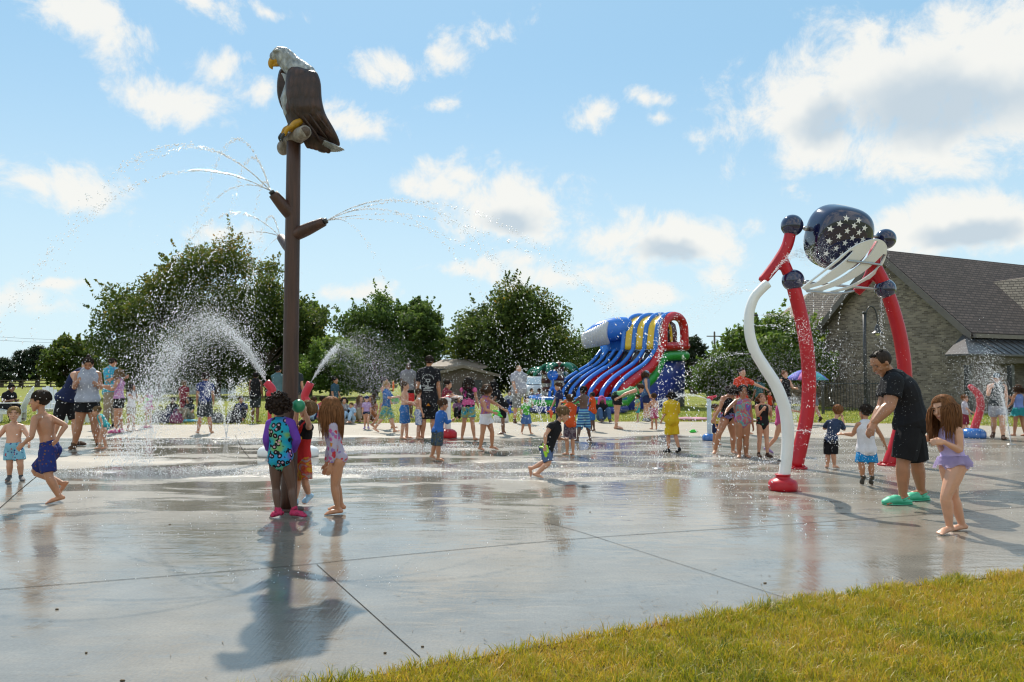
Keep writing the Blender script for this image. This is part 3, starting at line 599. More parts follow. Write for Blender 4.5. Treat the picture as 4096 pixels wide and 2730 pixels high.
def shingle_mat(name, col):
    m, nt, bs, out = _nt(name); tc = N(nt, 'ShaderNodeTexCoord'); sp = N(nt, 'ShaderNodeSeparateXYZ'); L(nt, tc.outputs['Object'], sp.inputs[0])
    cb = N(nt, 'ShaderNodeCombineXYZ'); ad = N(nt, 'ShaderNodeVectorMath', operation='DOT_PRODUCT'); L(nt, tc.outputs['Object'], ad.inputs[0]); ad.inputs[1].default_value = (1.34, -0.454, 0); L(nt, ad.outputs['Value'], cb.inputs[0]); L(nt, sp.outputs['Z'], cb.inputs[1])
    b = N(nt, 'ShaderNodeTexBrick', i_Scale=1.0); b.inputs['Brick Width'].default_value = 0.34; b.inputs['Row Height'].default_value = 0.125; b.inputs['Mortar Size'].default_value = 0.022
    b.inputs['Color1'].default_value = c4(tuple(x * 1.35 for x in col)); b.inputs['Color2'].default_value = c4(tuple(x * 0.8 for x in col)); b.inputs['Mortar'].default_value = c4(tuple(x * 0.38 for x in col)); L(nt, cb.outputs[0], b.inputs['Vector'])
    nz = N(nt, 'ShaderNodeTexNoise', i_Scale=2.5, i_Detail=6.0); L(nt, tc.outputs['Object'], nz.inputs['Vector']); r = ramp(nt, [(0.3, (0.8, 0.8, 0.8)), (0.7, (1.15, 1.15, 1.15))]); L(nt, nz.outputs['Fac'], r.inputs[0])
    mx = N(nt, 'ShaderNodeMix', data_type='RGBA', blend_type='MULTIPLY', i_0=1.0); L(nt, b.outputs['Color'], mx.inputs['A']); L(nt, r.outputs[0], mx.inputs['B']); L(nt, mx.outputs['Result'], bs.inputs['Base Color']); bs.inputs['Roughness'].default_value = 0.9; return m
SHINGLE = shingle_mat('brown_shingle', (0.088, 0.063, 0.055)); SHINGLE_T = shingle_mat('tan_shingle', (0.25, 0.205, 0.165))
TRIM = mat('grey_trim', (0.15, 0.128, 0.115), 0.6); SOFFIT = mat('soffit', (0.10, 0.085, 0.07), 0.8); METALROOF = mat('bronze_metal_roof', (0.085, 0.078, 0.078), 0.4, metal=0.5)
BLACKM = mat('black_metal', (0.018, 0.018, 0.02), 0.4, spec=0.6)
bld = thing('brick_building', 'mottled brick building with steep shingled gable roof on the right', 'building', V((16.6, 34.0, 0)))
BU = V((0.897, 0.443, 0)); BV = V((0.443, -0.897, 0)); B0 = V((16.6, 34.0, 0)); HR, HE, WV = 6.9, 3.4, 3.72
def bp(u, v, z): return B0 + BU * u + BV * v + V((0, 0, z))
LEN = 24.0
bm = BM()
prism(bm, [bp(0, -WV, -0.1), bp(0, WV, -0.1), bp(0, WV, HE - 0.05), bp(0, 0, HR - 0.12), bp(0, -WV, HE - 0.05)], BU * 0.3)
prism(bm, [bp(0.3, WV - 0.3, -0.1), bp(LEN, WV - 0.3, -0.1), bp(LEN, WV, -0.1), bp(0.3, WV, -0.1)], (0, 0, HE + 0.05))
prism(bm, [bp(0.3, -WV, -0.1), bp(LEN, -WV, -0.1), bp(LEN, -WV + 0.3, -0.1), bp(0.3, -WV + 0.3, -0.1)], (0, 0, HE + 0.05))
obj('wall', bm, BRICK, bld, smooth=False)
sl = (HR - HE) / WV; OH = 0.42; T = 0.14
def slope(sign, u0, u1, oh=OH):
    a = [(0.0, HR), (WV + oh, HE - sl * oh)]
    return [bp(u0, 0, HR), bp(u0, sign * (WV + oh), HE - sl * oh), bp(u1, sign * (WV + oh), HE - sl * oh), bp(u1, 0, HR)]
bm = BM()
for s in (1, -1): prism(bm, slope(s, -0.45, LEN), (0, 0, T))
roof = obj('roof', bm, SHINGLE, bld, smooth=False)
bm = BM()   # rake fascias and soffits of the gable end
for s in (1, -1):
    e0, e1 = bp(-0.47, 0, HR - 0.02), bp(-0.47, s * (WV + OH), HE - sl * OH - 0.02)
    prism(bm, [e0 + V((0, 0, 0.13)), e1 + V((0, 0, 0.13)), e1 - V((0, 0, 0.2)), e0 - V((0, 0, 0.24))], -BU * 0.035)
    prism(bm, [bp(-0.45, 0, HR - 0.03), bp(-0.45, s * (WV + OH), HE - sl * OH - 0.03), bp(-0.003, s * (WV + OH), HE - sl * OH - 0.03), bp(-0.003, 0, HR - 0.03)], (0, 0, -0.05), 1)
obj('fascia', bm, [TRIM, SOFFIT], bld, smooth=False)
bm = BM(); g0 = bp(-0.45, WV + OH + 0.07, HE - sl * OH + 0.02)
prism(bm, [g0 + V((0, 0, 0.06)), g0 + BV * 0.12 + V((0, 0, 0.06)), g0 + BV * 0.12 - V((0, 0, 0.1)), g0 - V((0, 0, 0.1))], BU * (LEN))
tube(bm, [bp(0.12, WV + 0.28, HE - 0.3), bp(0.12, WV + 0.1, HE - 0.6), bp(0.12, WV + 0.07, 0.1)], 0.045, n=8, sub=2)
obj('gutter', bm, TRIM, bld, smooth=False)
# cross gable on the camera side and the tan plane of its roof
cg = 5.2; cw = 3.6; ch = 6.1
bm = BM(); prism(bm, [bp(cg, WV + 0.55, HE - 0.3), bp(cg + cw, WV + 0.55, ch), bp(cg + cw, 0.6, ch), bp(cg - 0.1, 0.9, HE + 2.2)], (0, 0, 0.12)); prism(bm, [bp(cg + cw, WV + 0.55, ch), bp(cg + 2 * cw, WV + 0.55, HE - 0.3), bp(cg + 2 * cw, 0.6, HE - 0.3), bp(cg + cw, 0.6, ch)], (0, 0, 0.12))
obj('cross_roof', bm, SHINGLE_T, bld, smooth=False)
# porch: standing seam lean-to roof, beam, posts, back wall with shade in its colour
PZ0, PZ1 = 2.19, 3.05; pv = WV + 1.1; PU = -2.0
bm = BM(); prism(bm, [bp(-.35, WV + 0.05, PZ1), bp(PU, pv + 0.2, PZ0), bp(14, pv + 0.2, PZ0), bp(14, WV + 0.05, PZ1)], (0, 0, 0.07)); prism(bm, [bp(-.36, WV + 0.045, PZ1), bp(PU - .003, WV + .35, PZ0), bp(PU - .003, pv + .195, PZ0)], (0, 0, .066))
for i in range(30):
    u = -.3 + i * 0.46; a, b = bp(u, WV + 0.06, PZ1 + 0.085), bp(u, pv + 0.2, PZ0 + 0.085); tube(bm, [a, b], 0.022, n=5, sub=1, cap0='flat', cap1='flat')
mroof = obj('porch_roof', bm, METALROOF, bld, smooth=False)
bm = BM()
for (u0, u1, v0, v1, z0, z1) in [(PU + .1, 13.9, pv - 0.12, pv + 0.06, PZ0 - 0.26, PZ0 - 0.015), (PU + .1, PU + .25, WV + .4, pv - 0.13, PZ0 - 0.26, PZ0 - 0.015)]:
    prism(bm, [bp(u0, v0, z0), bp(u1, v0, z0), bp(u1, v1, z0), bp(u0, v1, z0)], (0, 0, z1 - z0))
obj('porch_beam', bm, SOFFIT, bld, smooth=False)
for u in (PU + .25, .9, 4.6, 8.2):
    bm = BM(); prism(bm, [bp(u - 0.09, pv - 0.12, -0.1), bp(u + 0.09, pv - 0.12, -0.1), bp(u + 0.09, pv + 0.06, -0.1), bp(u - 0.09, pv + 0.06, -0.1)], (0, 0, PZ0 - 0.25)); obj('porch_post', bm, BLACKM, bld, smooth=False)
bm = BM(); prism(bm, [bp(0.35, WV + 0.004, 0), bp(13.5, WV + 0.004, 0), bp(13.5, WV + 0.03, 0), bp(0.35, WV + 0.03, 0)], (0, 0, PZ1 - 0.08)); obj('porch_back_wall', bm, BRICK_SHADE, bld, smooth=False)
bm = BM(); prism(bm, [bp(-0.1, WV + 0.2, -0.03), bp(14, WV + 0.2, -0.03), bp(14, pv + 0.8, -0.03), bp(-0.1, pv + 0.8, -0.03)], (0, 0, 0.06)); tag(obj('porch_pavement', bm, mat('pale_concrete', (0.42, 0.40, 0.36), 0.85), smooth=False), kind='structure')
# far wing: tan hip roof left of the gable
wing = thing('building_wing', 'tan shingled wing of the building behind the leafy bush tree', 'building', at(3300, HORIZ, 43))
w0 = V((at(3130, HORIZ, 41).x, 41, 0))
bm = BM(); a, b, c, d = w0 + V((-0.3, 0, 2.9)), w0 + V((9, 0, 2.9)), w0 + V((9, 4.0, 6.4)), w0 + V((3.0, 4.0, 6.2)); prism(bm, [a, b, c, d], (0, 0, 0.12)); prism(bm, [a, d, w0 + V((3, 5, 6.1)), w0 + V((-0.3, 8, 2.9))], (0, 0, 0.11)); obj('roof', bm, SHINGLE_T, wing, smooth=False)
bm = BM(); box(bm, w0 + V((4.6, 4, 1.4)), (9, 7.4, 2.9)); obj('wall', bm, BRICK, wing, smooth=False)

# ---------------------------------------------------------------- lamp post before the gable
def lamp_post():
    b = V((at(3462, HORIZ, 30.5).x, 30.5, 0)); t = thing('street_lamp', 'black gooseneck street lamp in front of the brick gable', 'street lamp', b); k = 30.5 / FPX
    zt = at(3462, 1255, 30.5).z
    bm = BM(); tube(bm, [b, b + V((0, 0, zt))], [0.075, 0.06], n=10, sub=1, cap1='flat'); ell(bm, b + V((0, 0, zt + 0.03)), (0.08, 0.08, 0.05)); tube(bm, [b, b + V((0, 0, 0.5))], [0.13, 0.09], n=10, sub=1); obj('pole', bm, BLACKM, t)
    a = b + V((0.06, 0, zt - 0.15)); ex = 46 * k; bm = BM()
    tube(bm, [a + V((0, 0, -0.35)), a + V((0.02, 0, 0.15)), a + V((ex * 0.35, 0, 0.42)), a + V((ex * 0.75, 0, 0.36)), a + V((ex * 0.98, 0, 0.05)), a + V((ex, 0, -0.3))], 0.028, n=8); obj('arm', bm, BLACKM, t)
    h = a + V((ex, 0, -0.32)); bm = BM()
    secs = [(h - V((0, 0, z)), V((r, 0, 0)), V((0, r, 0))) for z, r in [(-0.02, 0.05), (0.05, 0.09), (0.16, 0.11), (0.25, 0.15), (0.31, 0.24), (0.33, 0.26)]]; loft(bm, secs, 16, 'round', 'flat'); obj('lamp_shade', bm, BLACKM, t)
    bm = BM(); ell(bm, h - V((0, 0, 0.34)), (0.1, 0.1, 0.07)); obj('bulb', bm, mat('frosted_glass', (0.8, 0.78, 0.7), 0.3), t)
lamp_post()

# ---------------------------------------------------------------- fences
def metal_fence(label, p0, p1, h=1.35, step=0.13, posts=2.0):
    L_ = (p1 - p0).length; d = (p1 - p0).normalized(); t = thing('metal_fence', label, 'fence', p0)
    bm = BM()
    for z in (0.15, h - 0.12): tube(bm, [p0 + V((0, 0, z)), p1 + V((0, 0, z))], 0.02, n=4, sub=1)
    for i in range(int(L_ / step)):
        p = p0 + d * (i * step); tube(bm, [p + V((0, 0, 0.08)), p + V((0, 0, h))], 0.011, n=4, sub=1)
    obj('railing', bm, BLACKM, t, smooth=False)
    for i in range(int(L_ / posts) + 1):
        p = p0 + d * (i * posts); bm = BM(); box(bm, p + V((0, 0, h / 2)), (0.09, 0.09, h + 0.1)); obj('post', bm, BLACKM, t, smooth=False)
metal_fence('black metal railing fence in front of the brick gable', V((at(3290, HORIZ, 29.5).x, 29.5, 0)), V((at(3560, HORIZ, 30.2).x, 30.2, 0)), 1.25)
def rail_fence(label, y, x0, x1, h=1.1):
    t = thing('rail_fence', label, 'fence', (x0, y, 0)); WD = mat('dark_wood', (0.045, 0.036, 0.028), 0.8); n = int((x1 - x0) / 3)
    bm = BM()
    for z in (0.3, 0.65, 1.0): box(bm, V(((x0 + x1) / 2, y, z)), (x1 - x0, 0.05, 0.11))
    obj('rail', bm, WD, t, smooth=False)
    for i in range(n + 1): bm = BM(); box(bm, V((x0 + (x1 - x0) * i / n, y + 0.06, 0.6)), (0.13, 0.06, 1.2)); obj('post', bm, WD, t, smooth=False)
rail_fence('dark wooden rail fence far across the lawn on the left', 92, -62, -45)
rail_fence('dark wooden rail fence far behind, right of the slide', 78, 18, 33)

# ---------------------------------------------------------------- far buildings, vehicles
def block(name, label, px, y, w, dpt, eave, ridge, wallc, roofc, gable=False, cat='building'):
    b = V((at(px, HORIZ, y).x, y, -0.03)); t = thing(name, label, cat, b); wm = mat('wall_' + name, wallc, 0.85, 0.15, 1.5); rm = mat('roof_' + name, roofc, 0.8, 0.15, 2)
    bm = BM(); box(bm, b + V((0, 0, eave / 2)), (w, dpt, eave))
    if gable: prism(bm, [b + V((-w / 2, -dpt / 2, eave)), b + V((w / 2, -dpt / 2, eave)), b + V((0, -dpt / 2, ridge))], (0, dpt, 0))
    obj('wall', bm, wm, t, smooth=False); bm = BM(); o = 0.35
    if gable:
        for s in (1, -1):
            e = V((s * (w / 2 + o), 0, eave - (ridge - eave) * o / (w / 2))); prism(bm, [b + V((0, -dpt / 2 - o, ridge)), b + e + V((0, -dpt / 2 - o, 0)), b + e + V((0, dpt / 2 + o, 0)), b + V((0, dpt / 2 + o, ridge))], (0, 0, 0.16))
    else:
        for s in (1, -1): prism(bm, [b + V((-w / 2 - o, s * (dpt / 2 + o), eave - 0.05)), b + V((w / 2 + o, s * (dpt / 2 + o), eave - 0.05)), b + V((w / 2 - 0.6, 0, ridge)), b + V((-w / 2 + 0.6, 0, ridge))], (0, 0, 0.15))
    obj('roof', bm, rm, t, smooth=False)
    return t, b
t, b = block('brick_annex', 'low brick annex with a shallow gable behind the man in black', 1862, 46, 3.5, 4, 1.5, 1.95, (0.11, 0.085, 0.075), (0.17, 0.14, 0.115), True)
for dx in (-.9, .8):
    bm = BM(); box(bm, b + V((dx, -2.02, .95)), (0.5, 0.05, .6)); obj('window', bm, mat('dark_glass', (0.03, 0.035, 0.04), 0.15), t, smooth=False)
t, b = block('far_house', 'pale two storey house showing above the brick annex roof', 1835, 50.5, 3.2, 3, 2.0, 2.45, (0.40, 0.37, 0.32), (0.24, 0.20, 0.16))
for dx in (-.9, 0.3):
    bm = BM(); box(bm, b + V((dx, -1.53, 1.75)), (.7, 0.05, .5)); obj('window', bm, mat('dark_glass', (0.03, 0.035, 0.04), 0.15), t, smooth=False)
block('white_shed', 'long pale shed far behind the big left fountain spray', 760, 66, 6.5, 4, 1.9, 2.3, (0.42, 0.45, 0.47), (0.5, 0.5, 0.5))
block('far_roofs', 'low roofs on the horizon behind the slide lanes', 2230, 92, 12, 6, 2.6, 3.6, (0.3, 0.27, 0.24), (0.33, 0.30, 0.27))
block('far_barn', 'low pale barn under the flat topped pine right of the slide', 2800, 120, 12, 6, 2.2, 3.4, (0.4, 0.4, 0.38), (0.3, 0.3, 0.3))
def car(label, px, y, col, rot=0.0, suv=False):
    b = V((at(px, HORIZ, y).x, y, 0)); t = thing('parked_car', label, 'car', b, 'cars parked behind the lawn', rot); pm = mat('car_paint_' + label.split()[0], col, 0.25, 0.05, coat=0.6)
    hh = 1.72 if suv else 1.42
    bm = BM(); prof = [(-2.2, .35), (-2.25, .75), (-1.45, .95), (-.75, hh), (.9, hh), (1.75, 1.0 if not suv else 1.15), (2.25, .85), (2.25, .35)]
    prism(bm, [V((x, -.85, z)) for x, z in prof], (0, 1.7, 0)); bmesh.ops.bevel(bm, geom=list(bm.edges), offset=.06, segments=2, affect='EDGES'); obj('body', bm, pm, t, off=False)
    bm = BM(); g = mat('car_glass', (.25, .32, .38), .06)
    for s in (-.87, .85): prism(bm, [V((-1.2, s, .98)), V((-.68, s, hh - .1)), V((.82, s, hh - .1)), V((1.45, s, 1.02))], (0, .02, 0))
    prism(bm, [V((-1.44, -.7, .98)), V((-1.44, .7, .98)), V((-.82, .62, hh - .06)), V((-.82, -.62, hh - .06))], (-.05, 0, .02)); obj('window', bm, g, t, smooth=False, off=False)
    for x in (-1.35, 1.4):
        for s in (-.8, .8):
            bm = BM(); tube(bm, [V((x, s - .1, .34)), V((x, s + .1, .34))], .34, n=18, sub=1, cap0='flat', cap1='flat'); w = obj('wheel', bm, mat('tyre', (.02, .02, .02), .8), t, smooth=False, off=False)
            bm = BM(); tube(bm, [V((x, s - .12, .34)), V((x, s + .12, .34))], .19, n=12, sub=1, cap0='flat', cap1='flat'); obj('rim', bm, mat('alloy', (.5, .5, .52), .3, metal=.9), w, smooth=False, off=False)
car('silver car parked behind the man in the grey tee', 2140, 44, (.5, .52, .54), R(75)); car('white car parked left of the brick annex', 1735, 47, (.65, .65, .64), R(75)); car('dark car parked beside the silver car', 2215, 47, (.06, .065, .08), R(80), True)
# power poles and lines
def power_pole(px, y, top, label):
    b = V((at(px, HORIZ, y).x, y, 0)); h = at(px, top, y).z; t = thing('power_pole', label, 'power pole', b, 'power poles'); WD = mat('pole_wood', (.12, .10, .085), .9)
    bm = BM(); tube(bm, [b, b + V((0, 0, h))], [.16, .11], n=8, sub=1); obj('pole', bm, WD, t); bm = BM(); box(bm, b + V((0, -.15, h - .5)), (2.0, .1, .12)); obj('crossarm', bm, WD, t, smooth=False); return b + V((0, 0, h - .4))
q0 = power_pole(1813, 105, 1403, 'wooden power pole showing between the two middle trees'); q1 = power_pole(2860, 95, 1330, 'wooden power pole right of the slide')
for dz in (0, -.5):
    for a, b, lb in ((V((-95, 118, 9.0)), V((-42, 118, 7.6)), 'left above the far pines'), (q0, q0 + V((14, 0, -.3)), 'between the two middle trees'), (q1, q1 + V((16, -4, -1.2)), 'right of the slide')):
        bm = BM(); pts = [a.lerp(b, i / 8) - V((0, 0, 1.2 * (1 - (2 * i / 8 - 1) ** 2) - dz)) for i in range(9)]; tube(bm, pts, .02, n=3, sub=1)
        tag(obj('power_line', bm, BLACKM), ('upper' if dz == 0 else 'lower') + ' thin dark power line crossing the sky ' + lb, 'power line', 'power lines')
# ---------------------------------------------------------------- painted water features
RED = mat('red_gloss_paint', (0.44, 0.006, 0.016), 0.35, 0.10, 3, spec=.35, coat=0.15); REDP = mat('red_plastic', (0.52, 0.02, 0.04), 0.35, 0.08); NAVY = mat('navy_gloss_paint', (0.010, 0.012, 0.055), 0.10, 0.1, coat=0.9)
WHITEP = mat('white_gloss_paint', (0.78, 0.78, 0.77), 0.3, 0.04, 4, coat=0.3); STEEL = mat('brushed_steel', (0.45, 0.45, 0.46), 0.35, metal=0.9); STARW = mat('star_white', (0.85, 0.85, 0.85), 0.45)
BLUEP = mat('blue_gloss_paint', (0.02, 0.13, 0.42), 0.2, 0.1, coat=0.6)
DE = 8.0; KE = DE / FPX      # metres per photo pixel at the eagle
def wood_mat(name, c0, c1, zs=1.2, feather=0):
    m, nt, bs, out = _nt(name); tc = N(nt, 'ShaderNodeTexCoord'); mp = N(nt, 'ShaderNodeMapping'); mp.inputs['Scale'].default_value = (14, 14, zs); L(nt, tc.outputs['Object'], mp.inputs[0])
    nz = N(nt, 'ShaderNodeTexNoise', i_Scale=1.4, i_Detail=7.0, i_Roughness=0.65); L(nt, mp.outputs[0], nz.inputs['Vector']); r = ramp(nt, [(0.3, c0), (0.7, c1)]); L(nt, nz.outputs['Fac'], r.inputs[0]); hgt = nz.outputs['Fac']; colr = r.outputs[0]
    if feather:                                           # moulded overlapping feathers with painted dark tips
        m2 = N(nt, 'ShaderNodeMapping'); m2.inputs['Scale'].default_value = (1, 1, .45); L(nt, tc.outputs['Object'], m2.inputs[0]); vo = N(nt, 'ShaderNodeTexVoronoi', i_Scale=feather, i_Randomness=.55); L(nt, m2.outputs[0], vo.inputs['Vector'])
        lo = .5 if feather < 20 else .78; r2 = ramp(nt, [(0.2, (1.12, 1.12, 1.12)), (0.62, (lo, lo, lo))]); L(nt, vo.outputs['Distance'], r2.inputs[0]); mm = N(nt, 'ShaderNodeMix', data_type='RGBA', blend_type='MULTIPLY', i_0=1.0); L(nt, colr, mm.inputs['A']); L(nt, r2.outputs[0], mm.inputs['B']); colr = mm.outputs['Result']
        sb = N(nt, 'ShaderNodeMath', operation='SUBTRACT'); L(nt, nz.outputs['Fac'], sb.inputs[0]); L(nt, vo.outputs['Distance'], sb.inputs[1]); hgt = sb.outputs[0]
    L(nt, colr, bs.inputs['Base Color']); bs.inputs['Roughness'].default_value = 0.5; b = N(nt, 'ShaderNodeBump', i_Strength=0.9, i_Distance=0.016); L(nt, hgt, b.inputs['Height']); L(nt, b.outputs[0], bs.inputs['Normal']); return m
POLEW = wood_mat('brown_bark_paint', (0.032, 0.013, 0.008), (0.088, 0.036, 0.021)); FEATH = wood_mat('brown_feather_paint', (0.026, 0.012, 0.009), (0.085, 0.038, 0.026), 3.0, 17)
HEADW = wood_mat('white_feather_paint', (0.16, 0.18, 0.20), (0.50, 0.52, 0.53), 4.0, 22); YEL = mat('yellow_beak_paint', (0.46, 0.24, 0.010), 0.4, 0.25, 14); GREYLOG = wood_mat('log_paint', (0.10, 0.075, 0.055), (0.36, 0.32, 0.28), 6.0)
eb = gnd(1155, 2041); DE = eb.y
def E(px, py, dz=0.0): return at(px, py, DE + dz)
eagle = thing('eagle_post', 'tall brown trunk post topped with a painted bald eagle statue', 'statue', eb)
bm = BM(); base = V((eb.x, DE, 0)); topz = E(1178, 560).z
tube(bm, [base, base + V((0.0, 0, topz * 0.35)), base + V((0.0, 0, topz * 0.7)), base + V((0, 0, topz))], [0.083, 0.080, 0.077, 0.072], n=22, cap0='flat', cap1='flat'); obj('trunk_post', bm, POLEW, eagle)
bm = BM(); tube(bm, [base, base + V((0, 0, 0.02))], 0.15, n=22, sub=1, cap0='flat', cap1='flat'); obj('collar', bm, POLEW, eagle)
ax = base.x
def branch(root_px, tip_px, dz, r0, r1):
    a = E(root_px[0], root_px[1]); a.x = ax; b = E(tip_px[0], tip_px[1], dz); bm = BM(); tube(bm, [a, a.lerp(b, .45), b], [r0, r0 * 1.0, r1], n=14, cap1='flat'); o = obj('branch', bm, POLEW, eagle)
    d = (b - a).normalized(); bm = BM(); tube(bm, [b, b + d * 0.035], 0.030, n=10, sub=1, cap0='flat', cap1='flat'); obj('nozzle', bm, BLACKM, o); return b + d * 0.04
NOZ_A = branch((1165, 870), (1092, 776), -0.12, 0.066, 0.052); NOZ_B = branch((1160, 1005), (1124, 952), 0.30, 0.06, 0.045); NOZ_C = branch((1172, 945), (1296, 888), -0.10, 0.066, 0.047)
# the eagle: one fused body, wings as thick shells, head, beak, tail feathers, feet, log
def sec(px, py, dz, a, b, ang=0.0):
    """elliptical section: a px half width in the picture plane at angle ang, b half depth in px"""
    c = E(px, py, dz); return (c, V((math.cos(ang), 0, math.sin(ang))) * a * KE, V((0, 1, 0)) * b * KE)
def aloft(bm, rows, n=18):
    """loft whose sections stand square to the picture-plane path"""
    C = [E(r[0], r[1], r[2]) for r in rows]; S = []
    for i, r in enumerate(rows):
        t = C[min(i + 1, len(C) - 1)] - C[max(i - 1, 0)]; t.y = 0; t.normalize(); S.append(tuple(C[i]) + tuple(V((-t.z, 0, t.x)) * r[3] * KE) + (r[4] * KE,))
    S = crv(S, 4); loft(bm, [(V(q[:3]), V(q[3:6]), V((0, q[6], 0))) for q in S], n)
bm = BM()
loft(bm, [sec(1196, 290, 0, 42, 36, -0.5), sec(1205, 330, 0, 60, 50, -0.25), sec(1203, 390, 0, 70, 62, -0.1), sec(1200, 450, 0, 68, 60), sec(1212, 510, 0, 54, 46, .3), sec(1255, 560, 0, 36, 34, .75)], 22)
o = obj('body', bm, FEATH, eagle); remesh(o, 0.012, 4)
bm = BM(); loft(bm, [sec(1160, 322, -.01, 34, 36, -.5), sec(1180, 345, -.02, 38, 46, -.2), sec(1158, 400, -.02, 36, 44), sec(1165, 460, -.02, 30, 36), sec(1178, 500, 0, 18, 24)], 16); o = obj('breast', bm, HEADW, eagle); remesh(o, 0.012, 3)
bm = BM()
aloft(bm, [(1098, 226, -.015, 20, 20), (1112, 220, -.01, 33, 28), (1130, 226, -.01, 39, 33), (1150, 244, 0, 41, 36), (1172, 266, 0, 44, 42), (1196, 290, 0, 52, 50), (1214, 310, 0, 58, 54)], 20)
ell(bm, E(1108, 205, -.08), (.05, .03, .022)); 
for i in range(26):   # hackle feather ridges
    t = random.random(); px = 1140 + 85 * t + random.uniform(-8, 8); py = 205 + 75 * t + random.uniform(0, 55); s = random.choice((-1, 1)) if i % 5 == 0 else -1
    p = E(px, py, s * (.085 + .05 * t)); tube(bm, [p, p + V((.07, 0, -.075))], [.017, .006], n=6, sub=1)
o = obj('head', bm, HEADW, eagle); remesh(o, 0.008, 2)
for s in (-1, 1):
    bm = BM(); ell(bm, E(1113, 211, s * .068), (.014, .010, .014)); obj('eye', bm, BLACKM, o)
    bm = BM(); tube(bm, [E(1097, 200, s * .052), E(1111, 199, s * .078), E(1124, 207, s * .082)], [.006, .013, .006], n=6, sub=2); obj('brow', bm, mat('dark_brow_paint', (.07, .075, .08), .5), o)
bm = BM(); aloft(bm, [(1118, 240, 0, 20, 19), (1103, 238, 0, 20, 17), (1091, 243, 0, 17, 14), (1084, 255, 0, 13, 11), (1084, 267, 0, 9, 8), (1089, 277, 0, 3, 3)], 14); aloft(bm, [(1126, 257, 0, 8, 15), (1108, 260, 0, 7, 12), (1097, 264, 0, 4, 6)], 10); o = obj('beak', bm, YEL, eagle); remesh(o, .006, 3)
def wing(sgn, dx):
    outl = [(1165, 268), (1150, 285), (1142, 330), (1143, 378), (1156, 425), (1178, 458), (1206, 490), (1260, 530), (1300, 560), (1342, 582), (1360, 582), (1352, 548), (1330, 505), (1302, 455), (1288, 400), (1284, 340), (1276, 308), (1262, 286), (1225, 276), (1190, 266)]
    bm = BM(); c = np.mean(np.array(outl), 0); rings = []
    P = [np.array(p[:2]) for p in crv([(a, b, 0) for a, b in outl + outl[:1]], 3)][:-1]
    for k, (sc, dp) in enumerate([(1.0, .0), (.985, .035), (.9, .07), (.7, .092), (.4, .10), (.12, .104)]):
        ring = []
        for p in P:
            q = c + (p - c) * sc; low = min(max((q[1] - 430) / 150, 0), 1); y = sgn * (.075 + dp * (1 - .55 * low) + .03 * (1 - low) - .05 * low); ring.append(bm.verts.new(E(q[0] + dx, q[1], y)))
        rings.append(ring)
    inner = [bm.verts.new(E(c[0] + (p[0] - c[0]) * .95 + dx, c[1] + (p[1] - c[1]) * .95, sgn * .045)) for p in P]; rings.insert(0, inner); n = len(P)
    for a, b in zip(rings[:-1], rings[1:]):
        for i in range(n): bm.faces.new((a[i], a[(i + 1) % n], b[(i + 1) % n], b[i]))
    bm.faces.new(inner[::-1]); bm.faces.new(rings[-1]); bmesh.ops.recalc_face_normals(bm, faces=bm.faces)
    for k in range(3 if sgn < 0 else 0):  # flight feather edges as raised ribs
        x0, y0 = 1215 + k * 22, 470 - k * 12; tube(bm, [E(x0 + dx, y0, sgn * .185), E(x0 + dx + 42, y0 + 58, sgn * .14), E(x0 + dx + 70 + k * 2, y0 + 98, sgn * .085)], [.008, .015, .007], n=6, sub=3)
    return obj('wing', bm, FEATH, eagle)
wing(-1, 0); wing(1, -34)
for k in range(9):
    f = (k - 4) / 4; bm = BM(); tipx, tipy = 1372 - 7.5 * k, 598 + 3.2 * k - .35 * k * k; a = E(1250, 545 + k * 1.5, f * .05); b = E(1310 - 3 * k, 574 + 4 * k, f * .09); c = E(tipx, tipy, f * .15)
    tube(bm, [a, a.lerp(b, .5), b], [.02, .045, .05], n=8, flat=.28, hint=(0, 1, 0)); o = obj('tail_feather', bm, FEATH, eagle)
    bm = BM(); tube(bm, [b.lerp(a, .1), b.lerp(c, .5), c], [.051, .054, .03], n=8, flat=.28, hint=(0, 1, 0)); obj('feather_tip', bm, HEADW, o)
bm = BM()
for k in range(6): tube(bm, [E(1225 + 16 * k, 556, -.03), E(1233 + 16 * k, 585 + 4 * k, -.02)], [.045, .03], n=8, sub=1)
o = obj('undertail', bm, FEATH, eagle); remesh(o, .012, 3)
bm = BM(); tube(bm, [E(1222, 527, -.30), E(1200, 540, -.12), E(1165, 556, .16), E(1145, 570, .3)], [.066, .075, .072, .06], n=16, cap0='flat'); ell(bm, E(1180, 556, 0), (.11, .1, .06)); ell(bm, E(1133, 592, .22), (.07, .07, .085)); tube(bm, [E(1150, 555, .2), E(1133, 590, .22)], [.06, .05], n=10); o = obj('perch_log', bm, GREYLOG, eagle); remesh(o, .012, 3)
bm = BM(); tube(bm, [E(1222, 527, -.301), E(1222, 527, -.306)], .05, n=16, sub=1, cap0='flat', cap1='flat'); obj('log_end', bm, mat('log_ring_paint', (.10, .07, .055), .6, .4, 60), eagle)
for s, ox in ((-1, 0), (1, -10)):
    bm = BM(); tube(bm, [E(1200 + ox, 488, s * .11), E(1182 + ox, 498, s * .12), E(1168 + ox, 514, s * .12)], [.036, .042, .04], n=10); o = obj('foot', bm, YEL, eagle)
    for k in range(3):
        q = s * .12 + (k - 1) * .055; b2 = BM(); tube(b2, [E(1172 + ox, 506, q), E(1150 + ox, 518, q), E(1138 + ox, 540, q)], [.022, .025, .018], n=8); obj('toe', b2, YEL, o)
        b2 = BM(); tube(b2, [E(1138 + ox, 538, q), E(1128 + ox, 552, q), E(1130 + ox, 566, q)], [.021, .017, .006], n=7); obj('talon', b2, BLACKM, o)

